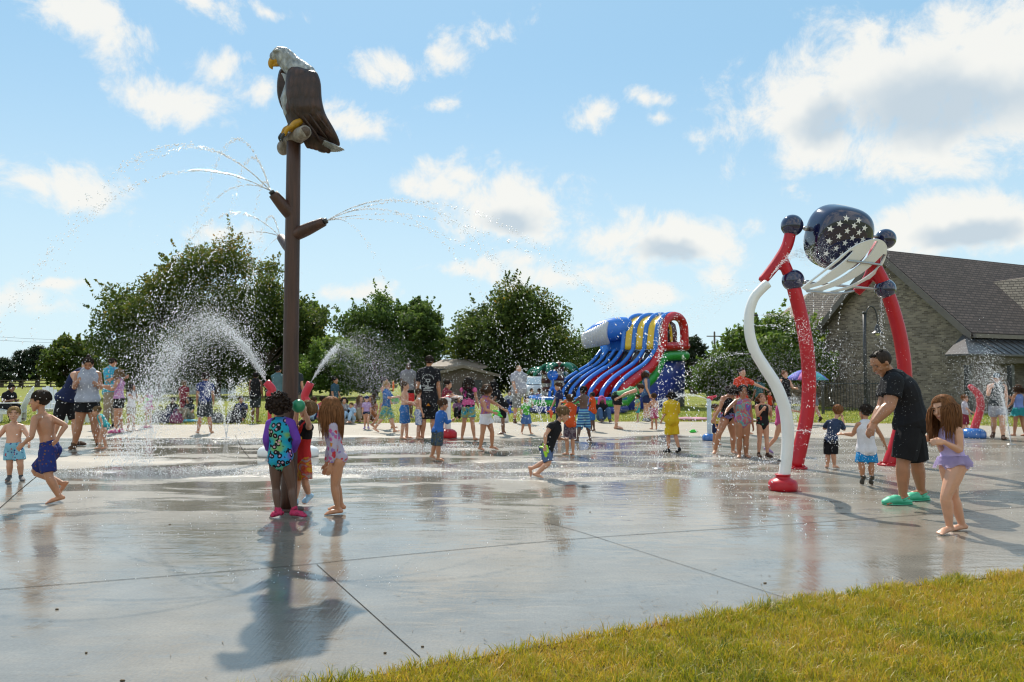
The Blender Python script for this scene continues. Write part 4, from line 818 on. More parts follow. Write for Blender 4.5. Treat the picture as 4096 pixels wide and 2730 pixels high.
# ---------------------------------------------------------------- star bucket arches
DL, DR = 11.6, 12.1
buck = thing('bucket_arch', 'red arched water feature with navy balls, star printed dump bucket and white slotted tray', 'water feature', gnd(3360, 1868))
def PL(px, py, dz=0.): return at(px, py, DL + dz)
def PR(px, py, dz=0.): return at(px, py, DR + dz)
bm = BM(); b0 = gnd(3183, 1874); DL = b0.y
tube(bm, [b0, PL(3206, 1770), PL(3230, 1650), PL(3236, 1520), PL(3228, 1400), PL(3205, 1270), PL(3172, 1140)], .103, n=18, cap0='flat'); obj('arch_leg', bm, RED, buck)
bm = BM(); tube(bm, [PL(3172, 1140), PL(3145, 1075), PL(3125, 1030)], .088, n=16); tube(bm, [PL(3166, 910), PL(3150, 980), PL(3122, 1032), PL(3085, 1082), PL(3047, 1128)], [.088, .088, .088, .082, .075], n=16, cap1='flat'); o = obj('arch_branch', bm, RED, buck); remesh(o, .02, 3)
bm = BM(); b1 = gnd(3556, 1862); DR = b1.y
tube(bm, [b1, PR(3590, 1760), PR(3612, 1650), PR(3620, 1500), PR(3605, 1370), PR(3577, 1255), PR(3541, 1150), PR(3495, 1050), PR(3520, 985), PR(3545, 955)], .106, n=18, cap0='flat'); tube(bm, [PR(3495, 1060, .05), PR(3470, 1120, .15), PR(3425, 1172, .25)], [.088, .085, .075], n=14, cap1='flat'); o = obj('arch_leg', bm, RED, buck); remesh(o, .022, 3)
for b in (b0, b1):
    bm = BM(); tube(bm, [b, b + V((0, 0, .025))], .17, n=20, sub=1, cap0='flat', cap1='flat')
    for k in range(6): box(bm, b + V((.135 * math.cos(k * 1.047), .135 * math.sin(k * 1.047), .035)), (.025, .025, .02))
    obj('base_plate', bm, RED, buck)
for p, r in ((PL(3168, 903), 44), (PL(3172, 1122), 44), (PR(3542, 957), 42), (PR(3541, 1157), 42)):
    bm = BM(); ell(bm, p, (r * DL / FPX,) * 3, n=28, m=18); obj('joint_ball', bm, NAVY, buck)
for a, b in ((PL(3172, 1126), PR(3541, 1160)), (PL(3168, 908), PR(3542, 952))):
    bm = BM(); tube(bm, [a, b], .021, n=10, sub=1); tube(bm, [a.lerp(b, .14), a.lerp(b, .16)], .04, n=10, sub=1); obj('crossbar', bm, STEEL, buck)
# rounded bucket, axis along the upper crossbar
KB = DL / FPX; bc = at(3350, 952, 11.85); bx = (PR(3542, 970) - PL(3168, 900)).normalized(); bn = V((-.18, -1, -.32)); bn = (bn - bx * bn.dot(bx)).normalized(); bz = bn.cross(bx) * -1
if bz.z < 0: bz = -bz
def sup(c, s): return math.copysign(abs(c) ** s, c)
def bucket_pt(u, v):
    """u,v angles; superellipsoid with a flattish starry face towards bn"""
    e1, e2 = .55, .8; x = .475 * sup(math.cos(v), e1) * sup(math.cos(u), e2); z = .50 * sup(math.cos(v), e1) * sup(math.sin(u), e2); y = .33 * sup(math.sin(v), e1); t = 1 + .08 * z / .5
    return bc + bx * (x * t) + bz * z + bn * y
bm = BM(); nu, nv = 48, 24; rows = [[bm.verts.new(bucket_pt(2 * math.pi * i / nu, -math.pi / 2 + math.pi * (j + .5) / nv)) for i in range(nu)] for j in range(nv)]
for j in range(nv - 1):
    for i in range(nu): bm.faces.new((rows[j][i], rows[j][(i + 1) % nu], rows[j + 1][(i + 1) % nu], rows[j + 1][i]))
bm.faces.new(rows[-1]); bm.faces.new(rows[0][::-1]); bmesh.ops.recalc_face_normals(bm, faces=bm.faces); bk = obj('bucket', bm, NAVY, buck)
def face_pt(x, z):
    y = .33 * max(0, 1 - (abs(x / .475) ** 2.5 + abs(z / .50) ** 2.5) ** 1.4545) ** .275; t = 1 + .08 * z / .5
    return bc + bx * (x * t) + bz * z + bn * (y + .006)
for (spx, spy) in [(943, 192), (1068, 208), (1168, 226), (870, 240), (1008, 255), (1126, 270), (1214, 290), (935, 302), (1064, 314), (1163, 328), (854, 348), (993, 361), (1108, 376), (1198, 390), (912, 405), (1043, 419), (1143, 432), (831, 453), (967, 466), (1084, 474), (888, 514), (1015, 520), (940, 572)]:
    px, py = 2900 + spx / 2.1775, 780 + spy / 2.1775; rr = ray(px, py); o0 = V((0, 0, CAMZ)); k = (bc + bn * .33 - o0).dot(bn) / rr.dot(bn); q = o0 + rr * k - bc; X, Z = q.dot(bx), q.dot(bz)
    if abs(X / .475) ** 2.5 + abs(Z / .50) ** 2.5 > .80: continue
    bm = BM(); vs = [bm.verts.new(face_pt(X + (.052 if i % 2 == 0 else .021) * math.sin(i * math.pi / 5), Z + (.052 if i % 2 == 0 else .021) * math.cos(i * math.pi / 5))) for i in range(10)]; ce = bm.verts.new(face_pt(X, Z) + bn * .002)
    for i in range(10): bm.faces.new((vs[i], ce, vs[(i + 1) % 10]))
    bmesh.ops.recalc_face_normals(bm, faces=bm.faces); bmesh.ops.solidify(bm, geom=bm.faces[:], thickness=.004); obj('star', bm, STARW, bk, smooth=False)
# white slotted tray: a curved scoop seen from below; picture outline unprojected onto its sloping surface
tc0 = at(3203, 1150, 11.25); tc1 = at(3525, 975, 12.0); tm = at(3372, 1085, 11.5)
tu = (tc1 - tc0).normalized(); tn = V((.1, -.80, -.58)); tn = (tn - tu * tn.dot(tu)).normalized(); tv = tn.cross(tu)
outl = [(660, 808), (745, 742), (850, 662), (1000, 540), (1110, 455), (1220, 402), (1320, 384), (1375, 405), (1402, 450), (1398, 520), (1375, 590), (1330, 660), (1260, 728), (1180, 785), (1100, 832), (1010, 862), (900, 868), (800, 858), (720, 845)]
slots = [[(1082, 485), (1106, 492), (1010, 590), (880, 690), (790, 762), (740, 770), (860, 672), (985, 575)],
         [(1290, 402), (1312, 412), (1230, 540), (1120, 640), (990, 730), (860, 790), (760, 822), (745, 812), (880, 768), (1030, 680), (1150, 585), (1235, 495)],
         [(1365, 515), (1383, 528), (1310, 640), (1190, 735), (1060, 800), (890, 842), (860, 832), (1010, 776), (1140, 712), (1255, 625)],
         [(1240, 735), (1250, 748), (1150, 815), (1040, 850), (985, 846), (1060, 825), (1150, 785)]]
def tray_pt(sx, sy, off=0.):
    px, py = 2900 + sx / 2.1775, 780 + sy / 2.1775; rr = ray(px, py); o0 = V((0, 0, CAMZ)); k = (tm - o0).dot(tn) / rr.dot(tn); q = o0 + rr * k - tm; U, W = q.dot(tu), q.dot(tv); return tm + tu * U + tv * W + tn * (off - .05 * W * W)
from mathutils.geometry import delaunay_2d_cdt
v2, e2 = [], []
def addloop(lp):
    P = crv([(a, b, 0) for a, b in lp + lp[:1]], 3)[:-1]; s = len(v2)
    for p in P: v2.append(V((p[0], p[1])))
    for i in range(len(P)): e2.append((s + i, s + (i + 1) % len(P)))
addloop(outl)
slots = [[(p[0] + (p[0] - sum(q[0] for q in s) / len(s)) * .03 + (7 if i >= len(s) // 2 else -3) * 0, p[1] + (9 if i in (0, 1) else 0) * 0) for i, p in enumerate(s)] for s in slots]
def fatten(lp, w):
    out = []; n = len(lp)
    for i in range(n):
        a, b = lp[i - 1], lp[(i + 1) % n]; t = V((b[0] - a[0], b[1] - a[1])); t.normalize(); out.append((lp[i][0] + t.y * w, lp[i][1] - t.x * w))
    ar = lambda P: abs(sum(P[i - 1][0] * P[i][1] - P[i][0] * P[i - 1][1] for i in range(len(P))))
    return out if ar(out) > ar(lp) else fatten(lp, -w)
slots = [fatten(s, 1.5) for s in slots]
for s in slots: addloop(s)
for gx_ in range(640, 1420, 26):
    for gy_ in range(370, 880, 26): v2.append(V((gx_, gy_)))
dv, de, df, *_ = delaunay_2d_cdt(v2, e2, [], 0, 1e-4)
def inside(p, poly):
    c = False; j = len(poly) - 1
    for i in range(len(poly)):
        if (poly[i][1] > p[1]) != (poly[j][1] > p[1]) and p[0] < (poly[j][0] - poly[i][0]) * (p[1] - poly[i][1]) / (poly[j][1] - poly[i][1]) + poly[i][0]: c = not c
        j = i
    return c
OUT = [(p[0], p[1]) for p in crv([(a, b, 0) for a, b in outl + outl[:1]], 3)[:-1]]; SL = [[(p[0], p[1]) for p in crv([(a, b, 0) for a, b in s + s[:1]], 3)[:-1]] for s in slots]
bm = BM(); bv = [bm.verts.new(tray_pt(p[0], p[1])) for p in dv]
for f in df:
    m = sum((dv[i] for i in f), V((0, 0))) / len(f)
    if inside(m, OUT) and not any(inside(m, s) for s in SL): bm.faces.new([bv[i] for i in f])
bmesh.ops.delete(bm, geom=[v for v in bm.verts if not v.link_faces], context='VERTS'); bmesh.ops.recalc_face_normals(bm, faces=bm.faces); bmesh.ops.solidify(bm, geom=bm.faces[:], thickness=.018)
obj('slotted_tray', bm, WHITEP, buck, smooth=False)
bm = BM(); tube(bm, [tray_pt(690, 830, .05), tray_pt(950, 850, .05), tray_pt(1100, 830, .05)], .016, n=8); tube(bm, [tray_pt(1060, 570, .03), tray_pt(1200, 585, .03), tray_pt(1340, 605, .03)], .018, n=8); obj('tray_brace', bm, STEEL, buck)
NOZ_ARCH = PL(3045, 1132)

# ---------------------------------------------------------------- white wavy spray post
wp0 = gnd(3132, 1962); DW = wp0.y
wpost = thing('wavy_spray_post', 'white wavy spray post on a round red base', 'spray post', wp0)
def PW(px, py, dz=0.): return at(px, py, DW + dz)
bm = BM(); tube(bm, [wp0 + V((0, 0, .1)), PW(3145, 1840), PW(3151, 1740), PW(3140, 1640), PW(3105, 1545), PW(3055, 1465), PW(3017, 1400), PW(2998, 1330), PW(2997, 1255), PW(3015, 1195), PW(3045, 1158), PW(3070, 1135)], [.068, .07, .073, .073, .072, .069, .066, .063, .061, .06, .06, .06], n=20, cap1='flat'); obj('post', bm, WHITEP, wpost)
bm = BM(); loft(bm, [(wp0 + V((0, 0, z)), V((r, 0, 0)), V((0, r, 0))) for z, r in [(0, .165), (.03, .174), (.09, .172), (.12, .155), (.14, .11), (.155, .088), (.18, .086), (.186, .095), (.195, .095), (.198, .08)]], 28, 'flat', 'flat'); obj('base', bm, RED, wpost)
W_NOZ = []
for (px, py, s) in [(3118, 1844, -1), (3153, 1724, 1), (3003, 1417, -1), (3010, 1305, 1), (3022, 1262, 1), (3040, 1165, -1)]:
    p = PW(px, py); bm = BM(); tube(bm, [p + V((-.02 * s, 0, 0)), p + V((.02 * s, 0, 0))], .012, n=8, sub=1); obj('nozzle', bm, BLACKM, wpost); W_NOZ.append((p, s))

# ---------------------------------------------------------------- cannons and small posts
def dome_base(b, r, h, m, par): bm = BM(); loft(bm, [(b + V((0, 0, z * h)), V((q * r, 0, 0)), V((0, q * r, 0))) for z, q in [(0, .95), (.15, 1.0), (.6, .97), (.85, .8), (.95, .6), (1.0, .5)]], 22, 'flat', 'flat'); return obj('base', bm, m, par)
def cannon(label, bx, by, tip, root, r, post_m, base_m, base_r=.2, post_r=.08, nm='water_cannon'):
    b = gnd(bx, by); d = b.y; t = thing(nm, label, 'water cannon', b, 'splash pad cannons'); dome_base(b, base_r, base_r * .9, base_m, t); a = at(root[0], root[1], d); e = at(tip[0], tip[1], d)
    bm = BM(); tube(bm, [b + V((0, 0, base_r * .5)), V((b.x, d, max(a.z - .04, .4)))], post_r, n=14, sub=1); ell(bm, V((b.x, d, max(a.z - .04, .4))), (post_r * 1.15,) * 3); obj('post', bm, post_m, t)
    bm = BM(); c = V((b.x, d, max(a.z, .45))); tube(bm, [c, a.lerp(e, .35), e], [r * .95, r, r], n=16, sub=4, cap1='flat'); tube(bm, [c, c + (a - e).normalized() * .16], [r * .8, r * .5], n=12, sub=1); obj('barrel', bm, REDP, t)
    bm = BM(); dr = (e - a).normalized(); tube(bm, [e, e + dr * .012], r * .45, n=12, sub=1, cap0='flat', cap1='flat'); obj('nozzle', bm, BLACKM, t); return e + dr * .02, dr
C1 = cannon('red water cannon shooting the big arc left, beyond the girl with curly hair', 1076, 1826, (1066, 1530), (1102, 1576), .07, REDP, WHITEP, .2, .035)
C2 = cannon('tall curved red water cannon shooting right, beyond the girl in the floral swimsuit', 1229, 1826, (1243, 1532), (1206, 1612), .07, REDP, WHITEP, .2, .035)
C3 = cannon('short red water cannon on a white post by the boy in the red shirt', 1790, 1752, (1800, 1592), (1775, 1594), .055, WHITEP, RED, .22, .075)
C4 = cannon('small water cannon on pale post with blue base shooting a flat jet left', 2838, 1762, (2836, 1598), (2850, 1594), .05, mat('pale_blue_paint', (.5, .6, .68), .35), BLUEP, .16, .05)
def spray_post():
    b = gnd(3893, 1752); d = b.y; t = thing('curved_spray_post', 'red curved spray post on a round blue base at the far right', 'spray post', b); dome_base(b, .27, .22, BLUEP, t)
    bm = BM(); tube(bm, [b + V((0, 0, .1)), at(3905, 1690, d), at(3921, 1640, d), at(3921, 1600, d), at(3908, 1572, d), at(3882, 1548, d)], [.085, .085, .082, .08, .075, .06], n=14); obj('post', bm, REDP, t)
spray_post()
# ground jet grates
for (px, py) in [(2632, 1875), (905, 1752), (3690, 1842), (3174, 1726), (2205, 1850), (440, 1893), (4045, 1778)]:
    b = gnd(px, py); bm = BM(); tube(bm, [b + V((0, 0, .001)), b + V((0, 0, .006))], .09, n=18, sub=1, cap0='flat', cap1='flat'); tag(obj('ground_nozzle', bm, STEEL), 'round steel ground jet plate ' + {2632: 'at the foot of the tall jet before the slide', 905: 'under the cone fountain left of the pole', 3690: 'under the forked jet behind the man with green clogs', 3174: 'under the fan jet between the white and red posts', 2205: 'beside the running boy in black', 440: 'where the big left arc lands', 4045: 'under the slanting jet near the right edge'}[px], 'nozzle', 'ground jet plates')
# ---------------------------------------------------------------- inflatable water slide (vinyl)
def vin(name, c, r=.32): return mat('vinyl_' + name, c, r, .05, 3, spec=.5, trans=.22)
VB, VR, VG, VN, VY, VK, VW = vin('blue', (.045, .22, .72), .25), vin('red', (.64, .025, .03)), vin('green', (.045, .38, .065)), vin('navy', (.04, .065, .36)), mat('vinyl_gold', (.80, .50, .03), .18, .1, 4, bump=.9, bscale=7), vin('charcoal', (.05, .05, .055), .2), vin('pale_grey', (.62, .62, .66))
VBR, VT, VGR = vin('brown', (.16, .055, .04)), vin('cream', (.55, .48, .40)), vin('leaf_green', (.015, .16, .085), .15)
slide = thing('inflatable_slide', 'big multicoloured inflatable water slide with splash pool on the lawn', 'inflatable slide', V((at(2560, HORIZ, 33).x, 33, 0)))
YT, YB = 35.5, 31.5
LW = .55                                  # lane width
A_ = at(2640, 1500, YT); B_ = at(2455, 1500, YB); Sd = V((B_.x - A_.x, B_.y - A_.y, 0)).normalized(); Wd = V((-abs(Sd.y), -Sd.x * 1.0, 0)); Wd = V((Sd.y, -Sd.x, 0)); 
if Wd.x > 0: Wd = -Wd
def prof(px, py):                         # profile-plane point (near side of the slide) for a photo pixel
    t = (px - 2455) / (2640 - 2455); y = YB + (YT - YB) * t; return at(px, py, y)
rail = [(2455, 1598), (2456, 1572), (2470, 1545), (2500, 1512), (2540, 1482), (2575, 1458), (2600, 1430), (2620, 1398)]
rib = [(2622, 1392), (2626, 1340), (2632, 1300), (2648, 1272), (2672, 1258), (2697, 1258), (2718, 1270), (2732, 1295), (2738, 1340), (2738, 1395)]
lanes = 6
LO = [0, 1, 2, 3, 3.72, 4.4, 5.05, 5.6]
for k in range(lanes + 1):
    off = Wd * (LW * LO[k]); m = VB if k != 3 or True else VR
    bm = BM(); P = [prof(*p) + off for p in rail]; tube(bm, P, [.095 if k < 4 else .075] * len(P), n=10, sub=4); obj('lane_rail', bm, m, slide)
def lower(p, t): return (p[0] + 6 * t, p[1] + 72 * (1 - t) ** 1.4 + 8)
for k in range(1, lanes + 1):                       # divider walls under the rails
    off = Wd * (LW * LO[k]); R_ = [p for p in crv([(a, b, 0) for a, b in rail], 3)]; n = len(R_)
    poly = [prof(p[0], p[1]) + off for p in R_] + [prof(*lower(p, i / (n - 1))) + off for i, p in reversed(list(enumerate(R_)))]
    bm = BM(); prism(bm, poly, Wd * .08); obj('lane_divider', bm, VR if k < 4 else vin('slate', (.12, .11, .11), .2), slide, smooth=False)
for k in range(5):
    off = Wd * (LW * k); 
    if k == 4: continue
    bm = BM(); P = [prof(*p) + off for p in rib[:-3]]; tube(bm, P, .11, n=10, sub=3); obj('canopy_rib', bm, VB, slide)
def strip(pts, o0, o1, m, name, th=.05, lift=0.):
    bm = BM(); P = [V(p) for p in crv([tuple(prof(*q)) for q in pts], 3)]
    a = [[bm.verts.new(p + o0 + (o1 - o0) * (j / 6) + V((0, 0, lift * math.sin(math.pi * j / 6)))) for j in range(7)] for p in P]
    for i in range(len(P) - 1):
        for j in range(6): bm.faces.new((a[i][j], a[i][j + 1], a[i + 1][j + 1], a[i + 1][j]))
    bmesh.ops.recalc_face_normals(bm, faces=bm.faces); bmesh.ops.solidify(bm, geom=bm.faces[:], thickness=th); return obj(name, bm, m, slide)
for k in range(3): strip(rib[:-3], Wd * (LW * k), Wd * (LW * (k + 1)), VY, 'canopy_panel', .06, -.06)
bed_t = [(2462, 1640), (2476, 1600), (2504, 1560), (2544, 1520), (2580, 1490), (2606, 1455), (2626, 1412), (2650, 1402), (2720, 1400)]; bed_b = [(2456, 1620), (2458, 1585), (2470, 1552)]
for k in range(lanes):
    strip(bed_t, Wd * (LW * LO[k] + .03), Wd * (LW * LO[k + 1] - .03), VK if k != 1 else vin('slate', (.12, .11, .11), .2), 'slide_bed', .08, -.10)
# layered side wall: navy block, green band, red band
def sidewall(poly, m, name, th, out=0.0):
    bm = BM(); P = [prof(*p) - Wd * out for p in poly]; prism(bm, P, Wd * th); 
    bmesh.ops.bevel(bm, geom=[e for e in bm.edges if len(e.link_faces) == 2 and e.calc_face_angle(0) > .9], offset=.05, segments=2, affect='EDGES'); return obj(name, bm, m, slide, smooth=True)
sidewall([(2460, 1668), (2461, 1640), (2490, 1600), (2560, 1545), (2620, 1490), (2645, 1440), (2740, 1430), (2740, 1650), (2690, 1655)], VN, 'side_wall', LW * 5)
def band(pts, r, m, name, out):
    bm = BM(); tube(bm, [prof(*p) - Wd * out for p in pts], r, n=12, sub=4); return obj(name, bm, m, slide)
band([(2490, 1615), (2510, 1590), (2545, 1558), (2580, 1535), (2608, 1508), (2628, 1470), (2650, 1432), (2695, 1424), (2738, 1424)], .24, VG, 'side_band', .02)
band([(2472, 1590), (2485, 1560), (2520, 1528), (2560, 1498), (2595, 1470), (2618, 1432), (2632, 1400)], .24, VR, 'side_band', .06)
band([(2640, 1388), (2695, 1386), (2739, 1386)], .21, VR, 'side_band', .06)
# red end arch with a dark opening
arch_c = [(2646, 1385), (2646, 1330), (2652, 1290), (2672, 1270), (2695, 1266), (2716, 1278), (2728, 1305), (2731, 1340), (2731, 1385)]
band(arch_c, .21, VR, 'end_arch', .08)
sidewall([(2655, 1390), (2655, 1310), (2672, 1285), (2695, 1280), (2715, 1295), (2722, 1330), (2722, 1390)], VK, 'platform_netting', .2, -.15)
bm = BM(); tube(bm, [prof(2690, 1380) + Wd * .05, prof(2686, 1320) + Wd * .05, prof(2678, 1298) + Wd * .05], .07, n=8); obj('platform_rope', bm, VY, slide)
# the far blue section with its pale wave canopy
bm = BM(); c0 = prof(2640, 1330) + Wd * (LW * 3.4); 
P = [c0 + Wd * (LW * .0) + V((0, 0, .28)), c0 + Wd * (LW * .8) + V((0, 0, .2)) + Sd * .2, c0 + Wd * (LW * 1.7) + Sd * .55 + V((0, 0, .08)), c0 + Wd * (LW * 2.5) + Sd * .8 - V((0, 0, .12))]
tube(bm, P, [.52, .55, .48, .34], n=20, sub=6); obj('far_canopy', bm, VB, slide)
for k in range(9):
    t = k / 8; c = P[1].lerp(P[3], .1 + .9 * t) + V((0, 0, -.12)); bm = BM()
    tube(bm, [c + Sd * (.42 - .08 * t) + V((0, 0, .40 - .18 * t)), c + Sd * .62 + V((0, 0, .08)), c + Sd * .57 + V((0, 0, -.25)), c + Sd * .36 + V((0, 0, -.48 + .1 * t))], .125, n=8, sub=3); obj('wave_rib', bm, VW, slide)
bm = BM(); prism(bm, [prof(2640, 1600) + Wd * (LW * 3.5), prof(2640, 1335) + Wd * (LW * 3.5), prof(2640, 1335) + Wd * (LW * 5.6), prof(2640, 1600) + Wd * (LW * 5.6)], -Sd * 1.2); obj('far_tower', bm, VB, slide)
# splash pool in front: blue, green and light blue stacked rings
def pool_wall(pts, name):
    for (z, r, m) in ((.13, .15, VN), (.38, .14, VG), (.55, .075, VB)):
        bm = BM(); tube(bm, [V((p.x, p.y, z)) for p in pts], r, n=12, sub=5); obj(name, bm, m, slide)
g = lambda px, y: V((at(px, HORIZ, y).x, y, 0))
pool_wall([g(2165, 34.5), g(2122, 32.0), g(2140, 30.2), g(2210, 29.6), g(2290, 29.4), g(2320, 29.7)], 'pool_wall'); pool_wall([g(2368, 29.5), g(2440, 29.3), g(2475, 29.8), g(2500, 30.6)], 'pool_wall')
for k, z in enumerate((.15, .35, .52)): 
    bm = BM(); tube(bm, [g(2318, 29.5 + .1 * k) + V((0, 0, z)), g(2370, 29.4 + .1 * k) + V((0, 0, z))], .11, n=10, sub=2); obj('pool_step', bm, VB, slide)
bm = BM(); prism(bm, [g(2140, 31) + V((0, 0, .05)), g(2470, 30.5) + V((0, 0, .05)), g(2440, 33.5) + V((0, 0, .05)), g(2165, 34) + V((0, 0, .05))], (0, 0, .25)); obj('pool_floor', bm, VB, slide)
# palm towers at the pool's far end
def palm(px, y, top, w):
    b = g(px, y); zt = at(px, top, y).z; n = 9; bm = BM()
    t = thing('palm_tower', 'x', 'x', b); 
    for kk in ('label', 'category'): del t[kk]
    t.parent = slide; t.location = b - slide.location
    for i in range(n):
        z0 = zt * i / n; bm = BM(); tube(bm, [b + V((0, 0, z0)), b + V((0, 0, z0 + zt / n))], w * (1.0 if i % 2 == 0 else .93), n=12, sub=1, cap0='flat', cap1='flat'); obj('trunk_band', bm, VBR if i % 2 == 0 else VT, t)
    bm = BM(); ell(bm, b + V((0, 0, zt + .04)), (w * 1.0, w, .16)); obj('crown_cap', bm, VBR, t)
    for i in range(5):
        a = i * 1.26 + .3; d = V((math.cos(a), math.sin(a), 0)); bm = BM(); c = b + V((0, 0, zt - .02)); tube(bm, [c + d * w * .7 + V((0, 0, .02)), c + d * (w + .22) + V((0, 0, .1)), c + d * (w + .5) + V((0, 0, -.02)), c + d * (w + .72) + V((0, 0, -.22))], [.1, .2, .19, .06], n=10, flat=.45, hint=(-d.y, d.x, 0)); obj('palm_leaf', bm, VGR, t)
palm(2184, 34.0, 1482, .21); palm(2236, 33.4, 1466, .225)
bm = BM(); P = [g(2200, 33) + V((0, 0, .2)), g(2200, 33) + V((0, 0, .75)), g(2211, 33) + V((0, 0, .95)), g(2222, 33) + V((0, 0, .75)), g(2222, 33) + V((0, 0, .2))]; tube(bm, P, .07, n=10); tube(bm, [P[2], P[2] + V((0, 0, .35))], .05); ell(bm, P[2] + V((0, 0, .52)), (.24, .16, .23)); obj('entry_arch', bm, VB, slide)
# ---------------------------------------------------------------- beach umbrella, adirondack chairs
def umbrella():
    y = 23.0; c = at(3225, 1500, y); b = V((c.x, y, 0)); t = thing('beach_umbrella', 'rainbow striped beach umbrella behind the red arch leg', 'umbrella', b); cols = [(.08, .25, .65), (.45, .10, .5), (.6, .5, .08), (.12, .5, .6), (.15, .15, .6), (.5, .12, .4), (.1, .45, .5), (.12, .2, .65)]
    r = .62; 
    for i in range(8):
        bm = BM(); rows = []
        for j in range(6):
            a = j / 5; rows.append([bm.verts.new(c + V((r * a * math.cos(math.pi / 4 * (i + q / 4)), r * a * math.sin(math.pi / 4 * (i + q / 4)), .16 - .32 * a * a))) for q in range(5)])
        for j in range(5):
            for q in range(4): bm.faces.new((rows[j][q], rows[j][q + 1], rows[j + 1][q + 1], rows[j + 1][q]))
        bmesh.ops.remove_doubles(bm, verts=bm.verts, dist=1e-5); bmesh.ops.solidify(bm, geom=bm.faces[:], thickness=.006); obj('canopy_panel', bm, mat('umbrella_cloth_%d' % i, cols[i], .7, trans=.4), t)
    bm = BM(); tube(bm, [b, c + V((0, 0, .2))], .018, n=8, sub=1); obj('pole', bm, WHITEP, t)
umbrella()
CHW = mat('white_plastic_lumber', (.72, .73, .74), .5, .05)
def adirondack(px, y, rz, label):
    b = V((at(px, HORIZ, y).x, y, -.02)); t = thing('lawn_chair', label, 'chair', b, 'white lawn chairs', rz)
    def part(nm, items):
        bm = BM()
        for (c, s, ax) in items: box(bm, V(c), s, ax, .006)
        obj(nm, bm, CHW, t, smooth=False, off=False)
    ra = R(22); bz = V((0, math.sin(ra), math.cos(ra))); by = V((0, math.cos(ra), -math.sin(ra))); X = V((1, 0, 0))
    part('backrest', [((X * (i * .105 - .315) + V((0, .28, .32)) + bz * (.42 - .02 * abs(i - 3) ** 1.6)), (.098, .025, .86 - .04 * abs(i - 3) ** 1.6), (X, by, bz)) for i in range(7)])
    part('seat', [((0, -.28 + .095 * i, .40 - .018 * i), (.56, .085, .022), None) for i in range(7)])
    for s in (-1, 1):
        part('armrest', [((s * .36, -.05, .60), (.13, .78, .024), None)]); part('leg', [((s * .31, -.34, .29), (.03, .1, .60), None)]); part('leg', [((s * .31, .30, .22), (.03, .12, .44), None), ((s * .28, .02, .30), (.025, .70, .10), None)])
adirondack(48, 24.2, R(-70), 'white lawn chair holding the woman in black at the left edge'); adirondack(205, 24.8, R(40), 'white lawn chair mostly hidden behind the man in the navy tank'); adirondack(292, 23.6, R(-30), 'white lawn chair standing behind the woman in the grey tank top')
# ---------------------------------------------------------------- people
def skin(name, c):
    if name in _M: return _M[name]
    m, nt, bs, out = _nt(name); tc = N(nt, 'ShaderNodeTexCoord'); nz = N(nt, 'ShaderNodeTexNoise', i_Scale=9.0, i_Detail=4.0); L(nt, tc.outputs['Object'], nz.inputs['Vector'])
    rp = ramp(nt, [(0.3, tuple(x * .86 for x in c)), (0.7, (c[0] * 1.1, c[1] * 1.06, c[2] * 1.04))]); L(nt, nz.outputs['Fac'], rp.inputs[0]); L(nt, rp.outputs[0], bs.inputs['Base Color'])
    bs.inputs['Roughness'].default_value = .42; bs.inputs['Subsurface Weight'].default_value = .12; bs.inputs['Subsurface Radius'].default_value = (.02, .008, .004); bs.inputs['Coat Weight'].default_value = .15; bs.inputs['Coat Roughness'].default_value = .25
    _M[name] = m; return m
SK = {'fair': skin('skin_fair', (.56, .30, .19)), 'tan': skin('skin_tan', (.46, .22, .12)), 'olive': skin('skin_olive', (.36, .165, .085)), 'brown': skin('skin_brown', (.20, .095, .055)), 'dark': skin('skin_dark', (.10, .048, .030))}
def hairm(name, c):
    if name in _M: return _M[name]
    m, nt, bs, out = _nt(name); tc = N(nt, 'ShaderNodeTexCoord'); mp = N(nt, 'ShaderNodeMapping'); mp.inputs['Scale'].default_value = (60, 60, 8); L(nt, tc.outputs['Object'], mp.inputs[0])
    nz = N(nt, 'ShaderNodeTexNoise', i_Scale=1.0, i_Detail=4.0); L(nt, mp.outputs[0], nz.inputs['Vector']); rp = ramp(nt, [(0.3, tuple(x * .55 for x in c)), (0.7, tuple(x * 1.3 for x in c))]); L(nt, nz.outputs['Fac'], rp.inputs[0]); L(nt, rp.outputs[0], bs.inputs['Base Color']); bs.inputs['Roughness'].default_value = .6; bs.inputs['Specular IOR Level'].default_value = .25
    tr = N(nt, 'ShaderNodeBsdfTranslucent'); L(nt, rp.outputs[0], tr.inputs['Color']); mx = N(nt, 'ShaderNodeMixShader', i_0=.2); L(nt, bs.outputs[0], mx.inputs[1]); L(nt, tr.outputs[0], mx.inputs[2]); L(nt, mx.outputs[0], out.inputs['Surface']); _M[name] = m; return m
HR_ = {'black': hairm('hair_black', (.014, .011, .010)), 'dark': hairm('hair_dark', (.035, .022, .015)), 'brown': hairm('hair_brown', (.10, .052, .028)), 'auburn': hairm('hair_auburn', (.27, .115, .045)), 'blond': hairm('hair_blond', (.42, .27, .11)), 'sandy': hairm('hair_sandy', (.22, .135, .065)), 'curl': hairm('hair_curl', (.028, .014, .008))}
def cl(name, c, r=.8): return mat('cloth_' + name, c, r, .18, 5, spec=.2, bump=.6, bscale=11, trans=.10)
def unit(v): v = V(v); return v.normalized() if v.length > 1e-8 else V((0, 0, 1))
TSEC = [(-.13, .060, .058), (-.04, .092, .070), (.06, .098, .070), (.22, .086, .062), (.40, .080, .058), (.58, .090, .063), (.76, .098, .062), (.90, .086, .052), (.98, .050, .040)]
